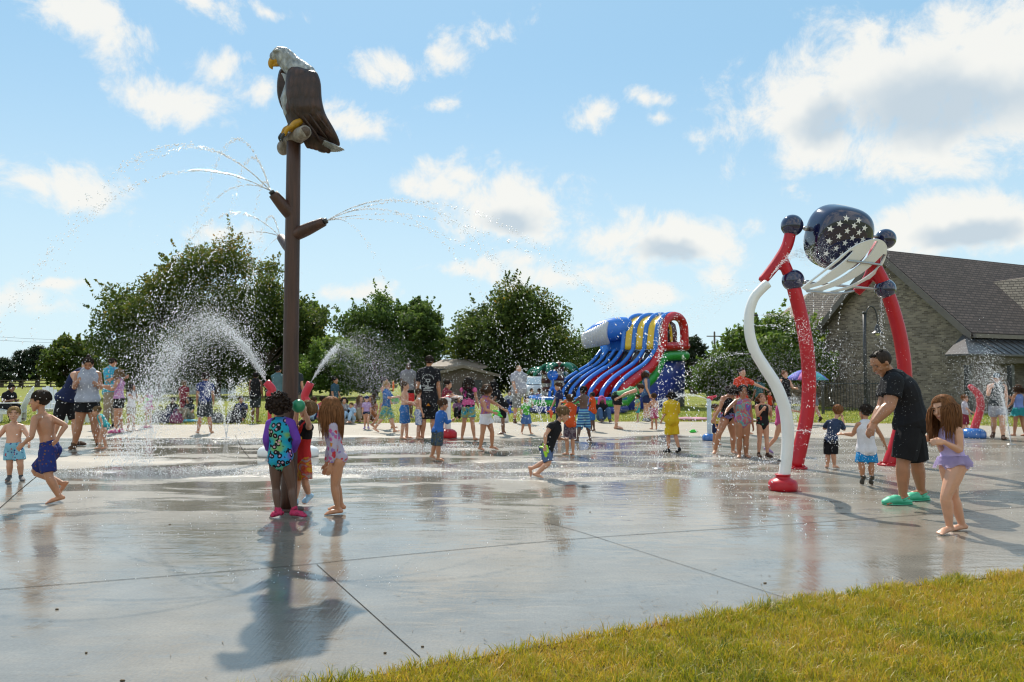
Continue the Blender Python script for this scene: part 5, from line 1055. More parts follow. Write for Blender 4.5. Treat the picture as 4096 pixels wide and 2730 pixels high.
class Body:
    def __init__(s, J, H, hh, bw=1., lw=1., aw=1., belly=0., curl=(.5, .5), hand=(None, None), face=None, headup=None, toes=True):
        s.J, s.H, s.hh, s.bw, s.lw, s.aw, s.belly, s.curl = J, H, hh, bw, lw, aw, belly, curl
        s.latS = unit(J['shR'] - J['shL']); s.latH = unit(J['hpR'] - J['hpL']); s.spine = unit(J['nk'] - J['pv'])
        s.fwd = unit(s.spine.cross(s.latS)) * -1          # person's front: with R on their right, front = lat x up
        s.fwd = unit(s.latS.cross(s.spine)) * -1
        s.face = unit(face) if face is not None else s.fwd; hu = unit(J['hd'] - J['nk']) if headup is None else unit(headup); s.hu = unit(hu - s.face * hu.dot(s.face) * .75); s.face = unit(s.face - s.hu * s.face.dot(s.hu)); s.hr = s.face.cross(s.hu); s.handd = hand; s.toes = toes
    def spos(s, t):
        J = s.J; m = J.get('wa') ; p, n = J['pv'], J['nk']
        if m is None: return p.lerp(n, t)
        return p * ((1 - t) * (1 - 2 * t)) + m * (4 * t * (1 - t)) + n * (t * (2 * t - 1)) if 0 <= t <= 1 else (p.lerp(n, t))
    def torso(s, bm, t0=-.13, t1=.98, inf=0., hem=0., shoulder=True, n=16, cap='round'):
        S = []; ts = [t0] + [q[0] for q in TSEC if t0 + .02 < q[0] < t1 - .02] + [t1]
        for t in ts:
            a = float(np.interp(t, [q[0] for q in TSEC], [q[1] for q in TSEC])); b = float(np.interp(t, [q[0] for q in TSEC], [q[2] for q in TSEC])); u = min(max(t, 0), 1)
            lat = unit(s.latH.lerp(s.latS, u)); lat = unit(lat - s.spine * lat.dot(s.spine)); fw = unit(lat.cross(s.spine)) * -1
            bel = s.belly * math.exp(-((t - .27) / .2) ** 2); c = s.spos(t) + fw * bel * s.H * .5; k = hem * max(0, 1 - (t - t0) / .25)
            S.append((c, lat * ((a * s.bw + bel * .3) * s.H + inf + k), fw * ((b * s.bw + bel * .5) * s.H + inf + k)))
        loft(bm, S, n, 'flat' if cap == 'flat' else 'round', 'round')
        if shoulder:
            for q in ('shL', 'shR'):
                top = s.spos(.93); tube(bm, [top.lerp(s.J[q], .15), top.lerp(s.J[q], .6), s.J[q]], [.034 * s.H + inf, .036 * s.H * (s.bw * .5 + .5) + inf, .033 * s.H * s.aw + inf], n=10, sub=2)
    def limb(s, bm, a, b, c, r, inf=0., upto=2., cap1='round', n=10, flare=0.):
        """two-bone limb up to parameter upto (0..2)"""
        prm = [(0, a, r[0]), (.5, a.lerp(b, .5), r[1]), (1, b, r[2]), (1.3, b.lerp(c, .3), r[3]), (2, c, r[4])]
        P = [q for q in prm if q[0] < upto - .03]; x = [q[0] for q in prm]; rr = float(np.interp(upto, x, [q[2] for q in prm])); e = a.lerp(b, upto) if upto <= 1 else b.lerp(c, upto - 1); P = P + [(upto, e, rr)]
        tube(bm, [q[1] for q in P], [q[2] * s.H + inf + flare * (q[0] / upto) for q in P], n=n, sub=3, cap1=cap1)
    AR = (.033, .029, .0235, .0245, .0155); LR = (.056, .049, .034, .036, .0205)
    def arm(s, bm, q, **k): s.limb(bm, s.J['sh' + q], s.J['el' + q], s.J['wr' + q], [x * s.aw for x in s.AR], **k)
    def leg(s, bm, q, **k): s.limb(bm, s.J['hp' + q], s.J['kn' + q], s.J['an' + q], [x * s.lw for x in s.LR], **k)
    def handm(s, bm, q, i):
        J, H = s.J, s.H; w = J['wr' + q]; fa = unit(w - J['el' + q]); d = unit(s.handd[i]) if s.handd[i] is not None else fa
        out = w - s.spos(.4); out = unit(out - d * out.dot(d)); pn = out * -1; 
        th = d.cross(pn); th = th if th.dot(s.fwd + V((0, 0, .2))) > 0 else -th
        if 'pn' + q in J: pn = unit(J['pn' + q] - d * J['pn' + q].dot(d)); th = d.cross(pn); th = th if th.dot(J.get('th' + q, s.fwd)) > 0 else -th
        L0 = .056 * H; loft(bm, [(w - d * .01 * H, th * .016 * H, pn * .012 * H), (w + d * .4 * L0, th * .023 * H, pn * .0115 * H), (w + d * L0, th * .0235 * H, pn * .0095 * H)], 10)
        cu = s.curl[i]; fl = (.041, .047, .044, .035)
        for k in range(4):
            b = w + d * L0 * .93 + th * (.0175 - .0117 * k) * H; fl_ = fl[k] * H; sp = th * (.10 - .07 * k); P = [b]; dd = unit(d + sp)
            for m in range(3):
                an = cu * (.5 + .35 * m); v = unit(dd * math.cos(an) + pn * math.sin(an)); P.append(P[-1] + v * fl_ * (.42, .32, .26)[m])
            tube(bm, P, [.0066 * H, .0064 * H, .0058 * H, .0045 * H], n=7, sub=2)
        b = w + d * L0 * .30 + th * .016 * H; v = unit(d * .72 + th * .68 + pn * (.15 + .35 * cu)); v2 = unit(d * .9 + th * (.25 - .3 * cu) + pn * (.3 + .4 * cu)); tube(bm, [b, b + v * .024 * H, b + v * .024 * H + v2 * .022 * H], [.0085 * H, .0075 * H, .0055 * H], n=7, sub=2)
        s.__dict__.setdefault('palm', {})[q] = w + d * L0 + pn * .02 * H
    def foot(s, bm, q, inf=0.):
        J, H = s.J, s.H; a, t = J['an' + q], J['to' + q]; d = unit(t - a); hd = V((t.x - a.x, t.y - a.y, 0)); lat = unit(hd.cross(UP)) if hd.length > 1e-4 else s.latH
        heel = a - unit(a - J['kn' + q]) * -.012 * H; leg_dir = unit(a - J['kn' + q])
        # heel sits below/behind the ankle, square to the toes
        ft = unit(t - a); back = unit(ft - leg_dir * ft.dot(leg_dir)) * -1; hl = a + leg_dir * .016 * H + back * .022 * H
        mid = a.lerp(t, .5) + leg_dir * .002 * H; lat = unit(leg_dir.cross(back)); r = H
        loft(bm, [(a - leg_dir * .02 * H, lat * (.0215 * r + inf), back * (.0225 * r + inf)), (a + back * .006 * H, lat * (.022 * r + inf), back * (.026 * r + inf)), (hl + leg_dir * .004 * H - back * .006 * H, lat * (.020 * r + inf), back * (.022 * r + inf))], 10)
        tt = t - ft * .012 * H; up = unit(ft.cross(lat)); loft(bm, [(hl, lat * (.021 * r + inf), up * (.020 * r + inf)), (mid, lat * (.0245 * r + inf), up * (.0215 * r + inf)), (a.lerp(t, .8) , lat * (.030 * r + inf), up * (.0135 * r + inf)), (tt, lat * (.027 * r + inf), up * (.0095 * r + inf))], 12)
        if inf == 0 and s.toes:
            for k in range(5): o = (k - 2) * .0115 * H; sgn = 1 if lat.dot(s.latH) * (1 if q == 'R' else -1) < 0 else -1; l = (.018, .019, .016, .013, .010)[k if sgn > 0 else 4 - k] * H; p = a.lerp(t, .86) + lat * o; tube(bm, [p, p + ft * l], [.0072 * H, .006 * H], n=7, sub=1)
    def head(s, bm):
        h, c, f, u, r = s.hh, s.J['hd'], s.face, s.hu, s.hr; ax = (r, f, u)
        ell(bm, c + u * .10 * h - f * .05 * h, (.355 * h, .43 * h, .40 * h), ax, 18, 12)
        loft(bm, [(c + u * .10 * h + f * .20 * h, r * .29 * h, f * .16 * h), (c - u * .14 * h + f * .19 * h, r * .285 * h, f * .185 * h), (c - u * .32 * h + f * .20 * h, r * .22 * h, f * .16 * h), (c - u * .43 * h + f * .24 * h, r * .11 * h, f * .095 * h)], 14)
        tube(bm, [c - u * .18 * h + f * .05 * h + r * .20 * h, c - u * .36 * h + f * .2 * h + r * .12 * h], [.10 * h, .07 * h]); tube(bm, [c - u * .18 * h + f * .05 * h - r * .20 * h, c - u * .36 * h + f * .2 * h - r * .12 * h], [.10 * h, .07 * h])
        tube(bm, [c + u * .10 * h + f * .36 * h, c - u * .03 * h + f * .42 * h, c - u * .10 * h + f * .455 * h], [.03 * h, .045 * h, .055 * h], n=8, sub=2)        # nose
        tube(bm, [c + u * .125 * h + f * .335 * h - r * .2 * h, c + u * .145 * h + f * .36 * h, c + u * .125 * h + f * .33 * h + r * .2 * h], .03 * h, n=8, sub=3)   # brow ridge
        for sg in (-1, 1): ell(bm, c + r * (sg * .17 * h) - u * .10 * h + f * .29 * h, (.10 * h, .09 * h, .09 * h), ax); ell(bm, c + r * (sg * .365 * h) - f * .03 * h - u * .02 * h, (.035 * h, .07 * h, .105 * h), ax)
        tube(bm, [c - u * .235 * h + f * .385 * h - r * .07 * h, c - u * .23 * h + f * .405 * h, c - u * .235 * h + f * .385 * h + r * .07 * h], .028 * h, n=8, sub=2)
        n0 = s.spos(.90); tube(bm, [n0, s.J['nk'].lerp(c, .25), c - u * .12 * h - f * .06 * h], [.040 * s.H * s.bw, .029 * s.H * (.6 + .4 * s.bw), .030 * s.H], n=12, sub=3)
    def mesh(s):
        bm = BM(); s.torso(bm)
        for q, i in (('L', 0), ('R', 1)):
            s.arm(bm, q); s.leg(bm, q); s.handm(bm, q, i); s.foot(bm, q)
        for sg in (-1, 1): ell(bm, s.J['pv'] - s.fwd * .028 * s.H + s.latH * (sg * .04 * s.H) - s.spine * .02 * s.H, (.052 * s.H * s.bw,) * 3)
        s.head(bm); return bm

def strand(vl, fl, pts, r):
    """3-sided tapered strand appended to vertex/face lists"""
    b = len(vl); n = len(pts)
    for i, p in enumerate(pts):
        t = unit(pts[min(i + 1, n - 1)] - pts[max(i - 1, 0)]); a = t.orthogonal().normalized(); c = t.cross(a); k = r * (1 - .85 * i / (n - 1))
        for j in range(3): vl.append(p + a * (k * math.cos(2.094 * j)) + c * (k * math.sin(2.094 * j)))
    for i in range(n - 1):
        for j in range(3): fl.append((b + 3 * i + j, b + 3 * i + (j + 1) % 3, b + 3 * i + 3 + (j + 1) % 3, b + 3 * i + 3 + j))
def make_hair(B, root, style, color, seed=1, length=.3, n=320, name='hair'):
    rs = random.Random(seed); h, c, f, u, r = B.hh, B.J['hd'], B.face, B.hu, B.hr; m = HR_[color]; cc = c + u * .125 * h - f * .095 * h; R3 = (.385 * h, .44 * h, .40 * h); vl, fl = [], []
    def sp(phi, th, k=1.0): return cc + (r * (R3[0] * math.sin(th) * math.sin(phi)) + f * (R3[1] * math.sin(th) * math.cos(phi)) + u * (R3[2] * math.cos(th))) * k
    bm = BM()
    if style == 'afro':
        for i in range(420):
            phi = rs.uniform(0, 6.283); th = math.acos(rs.uniform(-.62, 1))
            if abs(math.atan2(math.sin(phi), math.cos(phi))) < .85 and th > 1.15: continue
            p = sp(phi, th, rs.uniform(1.05, 1.62)); ell(bm, p, (h * rs.uniform(.045, .085),) * 3, n=6, m=4)
        ell(bm, cc, (R3[0] * 1.3, R3[1] * 1.25, R3[2] * 1.32), (r, f, u))
        ob = obj(name, bm, m, root); return ob
    crop = 1.0 if style != 'buzz' else .985
    ell(bm, cc, [q * crop for q in R3], (r, f, u), 20, 13)
    if style == 'buzz': return obj(name, bm, m, root)
    lo = 1.75 if style == 'short' else 1.62
    for i in range(n):
        phi = rs.uniform(-math.pi, math.pi); face_w = .75 if style != 'short' else .6
        front = abs(phi) < face_w; th0 = rs.uniform(.05, 1.0); lim = (1.0 if front else (lo if abs(phi) > 1.35 else 1.45)) + rs.uniform(-.12, .16)
        if th0 > lim: continue
        P = []; st = 5; sw = rs.uniform(-.35, .35)
        for k in range(st + 1): P.append(sp(phi + sw * k / st, th0 + (lim - th0) * k / st, (1.015 + .05 * rs.random() if style != 'short' else 1.0 + .10 * rs.random()) + (.03 if k == st else 0)))
        if style in ('long', 'mid', 'pony', 'curly') and not front:
            ln = length * rs.uniform(.62, 1.12) * (1.0 if abs(phi) > .95 else .8); d0 = P[-1]; dn = V((0, 0, -1)); o = unit((d0 - cc) - u * (d0 - cc).dot(u)); wv = rs.uniform(-1, 1); ks = 7; lx = rs.uniform(-.35, .45); w2 = rs.uniform(0, 6.3)
            for k in range(1, ks + 1):
                t = k / ks; sway = (r * (wv * .10) + o * (.16 * math.sin(min(t * 3, 1.57)) * (1 - .45 * t) + lx * .05)) * h
                q = d0 + dn * (ln * t) + sway + (r * math.sin(w2 + 5 * t) + f * math.cos(w2 * 1.7 + 4 * t)) * h * .035 * t
                if style == 'curly': q += (r * math.sin(t * 17 + wv * 6) + f * math.cos(t * 15 + wv * 9)) * h * .09
                P.append(q)
        strand(vl, fl, P, h * rs.uniform(.024, .042))
    if style in ('pony', 'bun'):
        b = sp(math.pi, 1.05, 1.08)
        if style == 'bun': ell(bm, sp(math.pi, .75, 1.28), (.17 * h,) * 3)
        else:
            for i in range(60):
                o = V((rs.uniform(-1, 1), rs.uniform(-1, 1), 0)) * .07 * h; strand(vl, fl, [b, b - f * .15 * h + o * .5, b - f * .2 * h + o + V((0, 0, -length * .5)), b - f * .12 * h + o * 1.2 + V((0, 0, -length))], h * .03)
    off = len(bm.verts); nv = [bm.verts.new(p) for p in vl]
    for q in fl: bm.faces.new([nv[i] for i in q])
    return obj(name, bm, m, root)
def face_bits(B, root, lips=(.42, .14, .12)):
    h, c, f, u, r = B.hh, B.J['hd'], B.face, B.hu, B.hr
    for sg in (-1, 1):
        bm = BM(); ell(bm, c + r * (sg * .155 * h) + u * .035 * h + f * .325 * h, (.062 * h, .03 * h, .03 * h), (r, f, u), 10, 7); o = obj('eye', bm, mat('eye_dark', (.035, .022, .018), .15), root)
        bm = BM(); tube(bm, [c + r * (sg * .07 * h) + u * .125 * h + f * .392 * h, c + r * (sg * .16 * h) + u * .155 * h + f * .378 * h, c + r * (sg * .25 * h) + u * .12 * h + f * .325 * h], [.016 * h, .02 * h, .012 * h], n=6, sub=2); obj('eyebrow', bm, HR_['brown'], root)
    bm = BM(); tube(bm, [c - u * .235 * h + f * .395 * h - r * .10 * h, c - u * .245 * h + f * .428 * h, c - u * .235 * h + f * .395 * h + r * .10 * h], [.012 * h, .022 * h, .012 * h], n=8, sub=3); obj('lips', bm, mat('lips', lips, .4), root)
def clothe(B, root, items, vox):
    H = B.H
    def butt(bm, inf):
        for sg in (-1, 1): ell(bm, B.J['pv'] - B.fwd * .028 * H + B.latH * (sg * .04 * H) - B.spine * .02 * H, (.053 * H * B.bw + inf,) * 3)
    for it in items:
        k = it[0]; m = it[1]; p = it[2] if len(it) > 2 else {}; inf = p.get('inf', .008 * H); bm = BM(); nm = k
        if k in ('shirt', 'tank', 'dress', 'rashguard', 'vest'):
            if p.get('t0', 0) < -.01: butt(bm, inf)
            B.torso(bm, p.get('t0', .0), p.get('t1', .95), inf, p.get('hem', .006 * H), True if k != 'tank' else False, cap='flat')
            if k == 'tank':
                for q in ('L', 'R'): top = B.spos(.97); tube(bm, [B.spos(.84) + B.fwd * .055 * H, top.lerp(B.J['sh' + q], .45) + B.spine * .03 * H, B.spos(.80) - B.fwd * .055 * H + (B.J['sh' + q] - top) * .4], [.03 * H, .030 * H, .03 * H], n=8, sub=3)
            sl = p.get('sleeve', .62 if k in ('shirt',) else (1.9 if k == 'rashguard' else 0))
            if sl:
                for q in ('L', 'R'): B.arm(bm, q, inf=inf * .9, upto=sl, cap1='flat', flare=p.get('flare', .008 * H if sl < 1 else 0))
            nm = 'shirt' if k in ('tank', 'rashguard') else k
        elif k == 'shorts':
            B.torso(bm, -.12, p.get('t1', .10), inf, 0, False, cap='round')
            butt(bm, inf)
            for q in ('L', 'R'): B.leg(bm, q, inf=inf, upto=p.get('len', .78), cap1='flat', flare=p.get('flare', .014 * H))
        elif k == 'swimsuit':
            B.torso(bm, -.13, p.get('t1', .80), inf, 0, False)
            for sg in (-1, 1): ell(bm, B.J['pv'] - B.fwd * .028 * H + B.latH * (sg * .04 * H) - B.spine * .012 * H, (.050 * H * B.bw + inf,) * 3)
            if p.get('sleeve'):
                B.torso(bm, .5, .95, inf, 0, True)
                for q in ('L', 'R'): B.arm(bm, q, inf=inf, upto=p['sleeve'], cap1='flat')
            else:
                for q in ('L', 'R'): top = B.spos(.96); tube(bm, [B.spos(.72) + B.fwd * .06 * H + (B.J['sh' + q] - top) * .35, top.lerp(B.J['sh' + q], .42) + B.spine * .012 * H, B.spos(.7) - B.fwd * .06 * H + (B.J['sh' + q] - top) * .3], [.014 * H] * 3, n=7, sub=4)
        elif k == 'skirt':
            n = 40; rows = []; t0, t1 = p.get('top', .16), p.get('bot', -.16); fl = p.get('flare', .05)
            for j in range(5):
                u_ = j / 4; t = t0 + (t1 - t0) * u_; c = B.spos(t); rr = .10 + fl * u_
                rows.append([bm.verts.new(c + B.latH * (math.cos(a) * (rr * H * B.bw) * (1 + .10 * u_ * math.sin(a * 9 + j * .3))) + B.fwd * (math.sin(a) * rr * .82 * H * B.bw * (1 + .10 * u_ * math.sin(a * 9 + j * .3))) + V((0, 0, .012 * H * u_ * math.sin(a * 5)))) for a in [2 * math.pi * i / n for i in range(n)]])
            for j in range(4):
                for i in range(n): bm.faces.new((rows[j][i], rows[j][(i + 1) % n], rows[j + 1][(i + 1) % n], rows[j + 1][i]))
            bmesh.ops.solidify(bm, geom=bm.faces[:], thickness=.004); obj('skirt', bm, m, root); continue
        elif k == 'pants':
            B.torso(bm, -.12, .08, inf, 0, False); butt(bm, inf)
            for q in ('L', 'R'): B.leg(bm, q, inf=inf * 1.1, upto=1.9, cap1='flat', flare=.008 * H)
        elif k == 'shoes':
            for q in ('L', 'R'): b2 = BM(); B.foot(b2, q, .006 * H); o = obj('shoe', b2, m, root); remesh(o, vox, 2)
            bm.free(); continue
        elif k == 'cap':
            h, c, f, u, r = B.hh, B.J['hd'], B.face, B.hu, B.hr; cc = c + u * .15 * h - f * .06 * h; ell(bm, cc + u * .05 * h, (.40 * h, .47 * h, .37 * h), (r, f, u)); bmesh.ops.delete(bm, geom=[v for v in bm.verts if (v.co - cc).dot(u) < -.02 * h], context='VERTS')
            b = cc + f * .40 * h; loft(bm, [(b, r * .33 * h, u * .025 * h), (b + f * .22 * h - u * .03 * h, r * .29 * h, u * .02 * h), (b + f * .34 * h - u * .06 * h, r * .16 * h, u * .015 * h)], 12); obj('cap', bm, m, root); continue
        o = obj(nm, bm, m, root); remesh(o, vox, p.get('it', 3))
    return root
def person(label, J, H, skin_, hair, clothes, group=None, hh=None, vox=None, near=False, face_on=False, drop=True, **kw):
    hh = hh or H / 6.2
    if drop:                                              # feet on the slab
        b_ = BM(); B = Body(J, H, hh, **kw)
        for q in ('L', 'R'): B.foot(b_, q)
        mz = min(v.co.z for v in b_.verts); b_.free(); J = {k: (v - V((0, 0, mz)) if k[:2] not in ('pn', 'th') else v) for k, v in J.items()}
    base = V((J['pv'].x, J['pv'].y, min(J['toL'].z, J['toR'].z, 0)))
    root = thing('person', label, 'person', base, group); B = Body(J, H, hh, **kw)
    vox = vox or (.0052 if near else .0095) * H ** .5
    o = obj('body', B.mesh(), SK[skin_], root); remesh(o, vox, 3 if near else 2)
    if hair: make_hair(B, root, hair[0], hair[1], seed=len(bpy.data.objects), length=hair[2] * H if len(hair) > 2 else .2 * H, n=1100 if near else 300)
    if face_on: face_bits(B, root)
    clothe(B, root, clothes, vox * 1.1); return root, B
def traced(pts, y, z0=0.0):
    """joint name -> (photo px, photo py, depth offset m)"""
    return {k: at(v[0], v[1], y + (v[2] if len(v) > 2 else 0)) for k, v in pts.items()}
def ground_feet(J, H, lift=.0): 
    for q in ('L', 'R'): pass
    return J
def fk(px, py, top, facing, H=None, hh=None, lean=0., legs=((.06, .05), (-.06, .05)), arms=((.1, .18, .25), (.1, .18, .25)), pitch=0., yaw=0., crouch=0., tw=0., stance=.055, y=None, ratio=6.2, side=0.):
    b = gnd(px, py) if y is None else V((at(px, HORIZ, y).x, y, 0)); H = H or (py - top) * b.y / FPX; hh = hh or H / ratio
    a = R(facing); f = V((math.sin(a), -math.cos(a), 0)); r = V((-math.cos(a), -math.sin(a), 0)); J = {}       # facing 0 = towards the camera, 90 = photo right
    hz = H * .50; pv = V((0, 0, 0)); zs = []
    th, sh = .245 * H, .235 * H
    for q, sg, (sw, kb) in (('L', -1, legs[0]), ('R', 1, legs[1])):
        hp = pv + r * (sg * .048 * H) - UP * .02 * H; kn = hp + (f * math.sin(sw) - UP * math.cos(sw)) * th + r * (sg * (stance - .048) * .4 * H); an = kn + (f * math.sin(sw - kb) - UP * math.cos(sw - kb)) * sh + r * (sg * (stance - .048) * .6 * H); J['hp' + q], J['kn' + q], J['an' + q] = hp, kn, an; zs.append(an.z)
        ta = max(sw - kb, -1.2) + (0 if kb < .5 else 0); td = unit(f * math.cos(ta * .6) + UP * math.sin(ta * .6) * .9 + r * sg * .22); J['to' + q] = an + td * .115 * H - UP * .030 * H
    sp = unit(UP * math.cos(lean) + f * math.sin(lean) + r * side); sl = H - hh * 1.03 - .52 * H; nk = pv + sp * (sl + .0 * H); J['pv'], J['nk'] = pv, nk
    ra = r * math.cos(tw) + f * math.sin(tw); shw = .098 * H
    for q, sg, (sw, ab, eb) in (('L', -1, arms[0]), ('R', 1, arms[1])):
        s_ = nk - sp * .045 * H + ra * (sg * shw); d = unit(-sp * math.cos(sw) * math.cos(ab) + f * math.sin(sw) * math.cos(ab) + ra * sg * math.sin(ab)); up_ = unit(f * math.cos(sw) + sp * math.sin(sw)); e = s_ + d * .155 * H; d2 = unit(d * math.cos(eb) + up_ * math.sin(eb) - ra * sg * .25 * math.sin(eb)); J['sh' + q], J['el' + q], J['wr' + q] = s_, e, e + d2 * .135 * H
    hd_ = unit(sp + f * (.12 + .5 * math.sin(pitch))); J['hd'] = nk + hd_ * (hh * .53); fy = a + yaw; ff = V((math.sin(fy), -math.cos(fy), -math.sin(pitch)))
    mz = min(zs); o = V((b.x, b.y, -mz + .042 * H)); J = {k: v + o for k, v in J.items()}
    return J, H, hh, ff
def crowd(label, px, py, top, facing, skin_, hair, clothes, group=None, pose=None, face_on=False, **kw):
    J, H, hh, ff = fk(px, py, top, facing, **(pose or {})); return person(label, J, H, skin_, hair, clothes, group, hh=hh, face=ff, face_on=face_on, **kw)
def held(name, label, cat, bm, m, group=None, smooth=True):
    me = obj(name, bm, m, None, smooth); tag(me, label, cat, group); return me
def squirt(label, p, d, col, tip=(.7, .16, .02)):
    """small toy water gun held in a hand"""
    d = unit(d); t = thing('water_gun', label, 'toy', p, 'toy water guns'); n = unit(V((0, 0, 1)) - d * d.z); c = mat('toy_plastic_%d%d%d' % tuple(int(x * 100) for x in col), col, .3); bm = BM(); s = .8
    tube(bm, [p - d * .10 * s, p - d * .02 * s, p + d * .1 * s], [.032 * s, .038 * s, .028 * s], n=10, sub=3); tube(bm, [p - d * .05 * s, p - d * .07 * s - n * .09 * s], [.022 * s, .02 * s], n=8, sub=1); tube(bm, [p + n * .035 * s - d * .06 * s, p + n * .045 * s + d * .03 * s], [.028 * s, .024 * s], n=8, sub=1); o = obj('barrel', bm, c, t)
    bm = BM(); tube(bm, [p + d * .1 * s, p + d * .14 * s], [.018 * s, .012 * s], n=8, sub=1); obj('nozzle', bm, mat('toy_tip_%d' % int(tip[1] * 100), tip, .3), t)
# ---------------------------------------------------------------- traced figures (the nearest ones); depth offsets in metres, + is farther
G_K = 'children on the splash pad'
# toddler at the left edge, facing the camera and looking up right
Y = 10.35
J = traced(dict(hd=(56, 1653, -.02), nk=(56, 1688, .01), pv=(57, 1788, 0), shR=(26, 1703, 0), shL=(88, 1703, .02), elR=(-4, 1741, -.02), wrR=(-34, 1768, -.06), elL=(113, 1741, -.02), wrL=(116, 1766, -.10), hpR=(40, 1796, 0), hpL=(74, 1796, 0), knR=(39, 1850, -.02), knL=(81, 1850, -.02), anR=(38, 1902, .02), anL=(84, 1902, .02), toR=(29, 1919, -.08), toL=(92, 1919, -.08)), Y)
fishm = patmat('toddler_trunks_print', 'spots', [(.22, .48, .60), (.03, .06, .22), (.4, .08, .1), (.04, .2, .35)], 26)
person('toddler in light blue printed swim trunks at the left edge, smiling up', J, 1.0, 'fair', ('short', 'blond'), [('shorts', fishm, dict(len=.74, flare=.02)), ('shoes', mat('grey_water_shoe', (.07, .07, .075), .7))], G_K, hh=.19, near=True, face=(.45, -.85, .1), face_on=True, lw=1.12, aw=1.12, bw=1.06, belly=.02)
# boy running left, seen from behind
Y = 8.55
J = traced(dict(hd=(158, 1592, 0), nk=(170, 1645, 0), wa=(186, 1712, .02), pv=(199, 1782, .03), shL=(140, 1662, -.13), shR=(203, 1660, .08), elL=(127, 1733, -.20), wrL=(97, 1760, -.22), elR=(262, 1690, .10), wrR=(236, 1733, .0), hpL=(186, 1797, -.06), hpR=(214, 1797, .08), knL=(196, 1892, -.10), anL=(238, 1975, -.05), toL=(185, 2000, -.10), knR=(142, 1872, .12), anR=(254, 1924, .16), toR=(243, 1957, .16)), Y)
person('shirtless boy in dark blue swim shorts running left at the left edge', J, 1.20, 'tan', ('short', 'dark'), [('shorts', patmat('boy_shorts_print', 'spots', [(.018, .03, .16), (.12, .05, .1), (.2, .1, .03), (.02, .05, .22)], 30), dict(len=.85, flare=.022))], G_K, hh=.218, near=True, face=(-.85, -.25, -.02), face_on=True, curl=(.9, .6), lw=1.08, aw=.98)
# girl with curly hair, back view in front of the pole
Y = 7.62
J = traced(dict(hd=(1117, 1627, .0), nk=(1120, 1676, 0), pv=(1122, 1832, 0), shL=(1082, 1696, 0), shR=(1163, 1696, 0), elL=(1066, 1752, -.02), wrL=(1075, 1800, .10), elR=(1188, 1756, -.02), wrR=(1172, 1806, .10), hpL=(1102, 1845, 0), hpR=(1146, 1845, 0), knL=(1105, 1950, .02), knR=(1167, 1950, .02), anL=(1112, 2042, 0), anR=(1178, 2040, 0), toL=(1082, 2066, -.03), toR=(1224, 2064, -.03)), Y)
leo = patmat('leopard_print', 'leopard', [(.006, .006, .010), (.20, .10, .42), (.01, .28, .55), (.02, .36, .42), (.22, .42, .08)], 20); PURP = cl('purple', (.16, .055, .40))
r_, B = person('girl with curly hair in rainbow leopard swimsuit, seen from behind at the pole', J, 1.16, 'dark', ('afro', 'curl'), [('swimsuit', leo, dict(inf=.011, t1=.90)), ('shoes', patmat('pink_water_shoe', 'dye', [(.02, .015, .02), (.50, .03, .10), (.55, .05, .14), (.02, .015, .02)], 16))], G_K, hh=.20, near=True, bw=1.03, lw=1.05, aw=1.0, belly=.015)
bm = BM()
for q in ('L', 'R'):
    B.arm(bm, q, inf=.012, upto=1.93, cap1='flat'); top = B.spos(.95); tube(bm, [top.lerp(J['sh' + q], -.1), top.lerp(J['sh' + q], .6), J['sh' + q]], [.05, .056, .05], n=10, sub=2)
o = obj('sleeve', bm, PURP, r_); remesh(o, .006, 3)
# boy holding the green ball, half behind the pole
Y = 8.30
J = traced(dict(hd=(1229, 1636, -.06), nk=(1218, 1690, -.02), pv=(1207, 1822, 0), shL=(1196, 1712, .08), shR=(1236, 1706, -.10), elR=(1235, 1690, -.33), wrR=(1220, 1645, -.38), elL=(1178, 1700, -.25), wrL=(1184, 1650, -.36), hpL=(1196, 1836, .06), hpR=(1218, 1836, -.05), knL=(1190, 1926, .06), knR=(1220, 1924, -.08), anL=(1180, 2000, .12), anR=(1236, 1979, .02), toL=(1165, 2008, .06), toR=(1214, 2008, -.03)), Y)
redt = cl('red', (.52, .03, .03)); flame = patmat('flame_print', 'dye', [(.02, .02, .02), (.45, .04, .03), (.6, .35, .02), (.5, .05, .03), (.35, .33, .3), (.02, .02, .02)], 7)
r_, B = person('boy in red and black swim set lifting a green ball behind the pole', J, 1.13, 'fair', ('short', 'sandy'), [('tank', redt, dict(t0=-.02, inf=.012)), ('shorts', flame, dict(len=.88, flare=.03)), ('shoes', mat('blue_water_shoe', (.35, .55, .72), .6))], G_K, hh=.2, near=True, face=(-.8, .3, .25), hand=(V((.2, -.3, 1)), V((-.3, -.4, 1))), curl=(.6, .6))
bm = BM(); B.torso(bm, .62, .96, .016, 0, True); bmesh.ops.translate(bm, verts=bm.verts, vec=(0, 0, 0)); o = obj('shoulder_panel', bm, cl('black', (.012, .012, .014)), r_); remesh(o, .007, 2)
bm = BM(); tube(bm, [B.spos(.55) + B.latS * .115 - B.fwd * .085, B.spos(.25) - B.fwd * .105, B.spos(.05) - B.latS * .1 - B.fwd * .06], .016, n=6); obj('stripe', bm, cl('yellow', (.65, .45, .02)), r_)
c = at(1194, 1625, 7.80); bm = BM(); ell(bm, c, (.068,) * 3, n=24, m=16); tag(obj('ball', bm, mat('green_rubber_ball', (.02, .24, .11), .35, .12)), 'green rubber ball held up in front of the pole', 'ball')
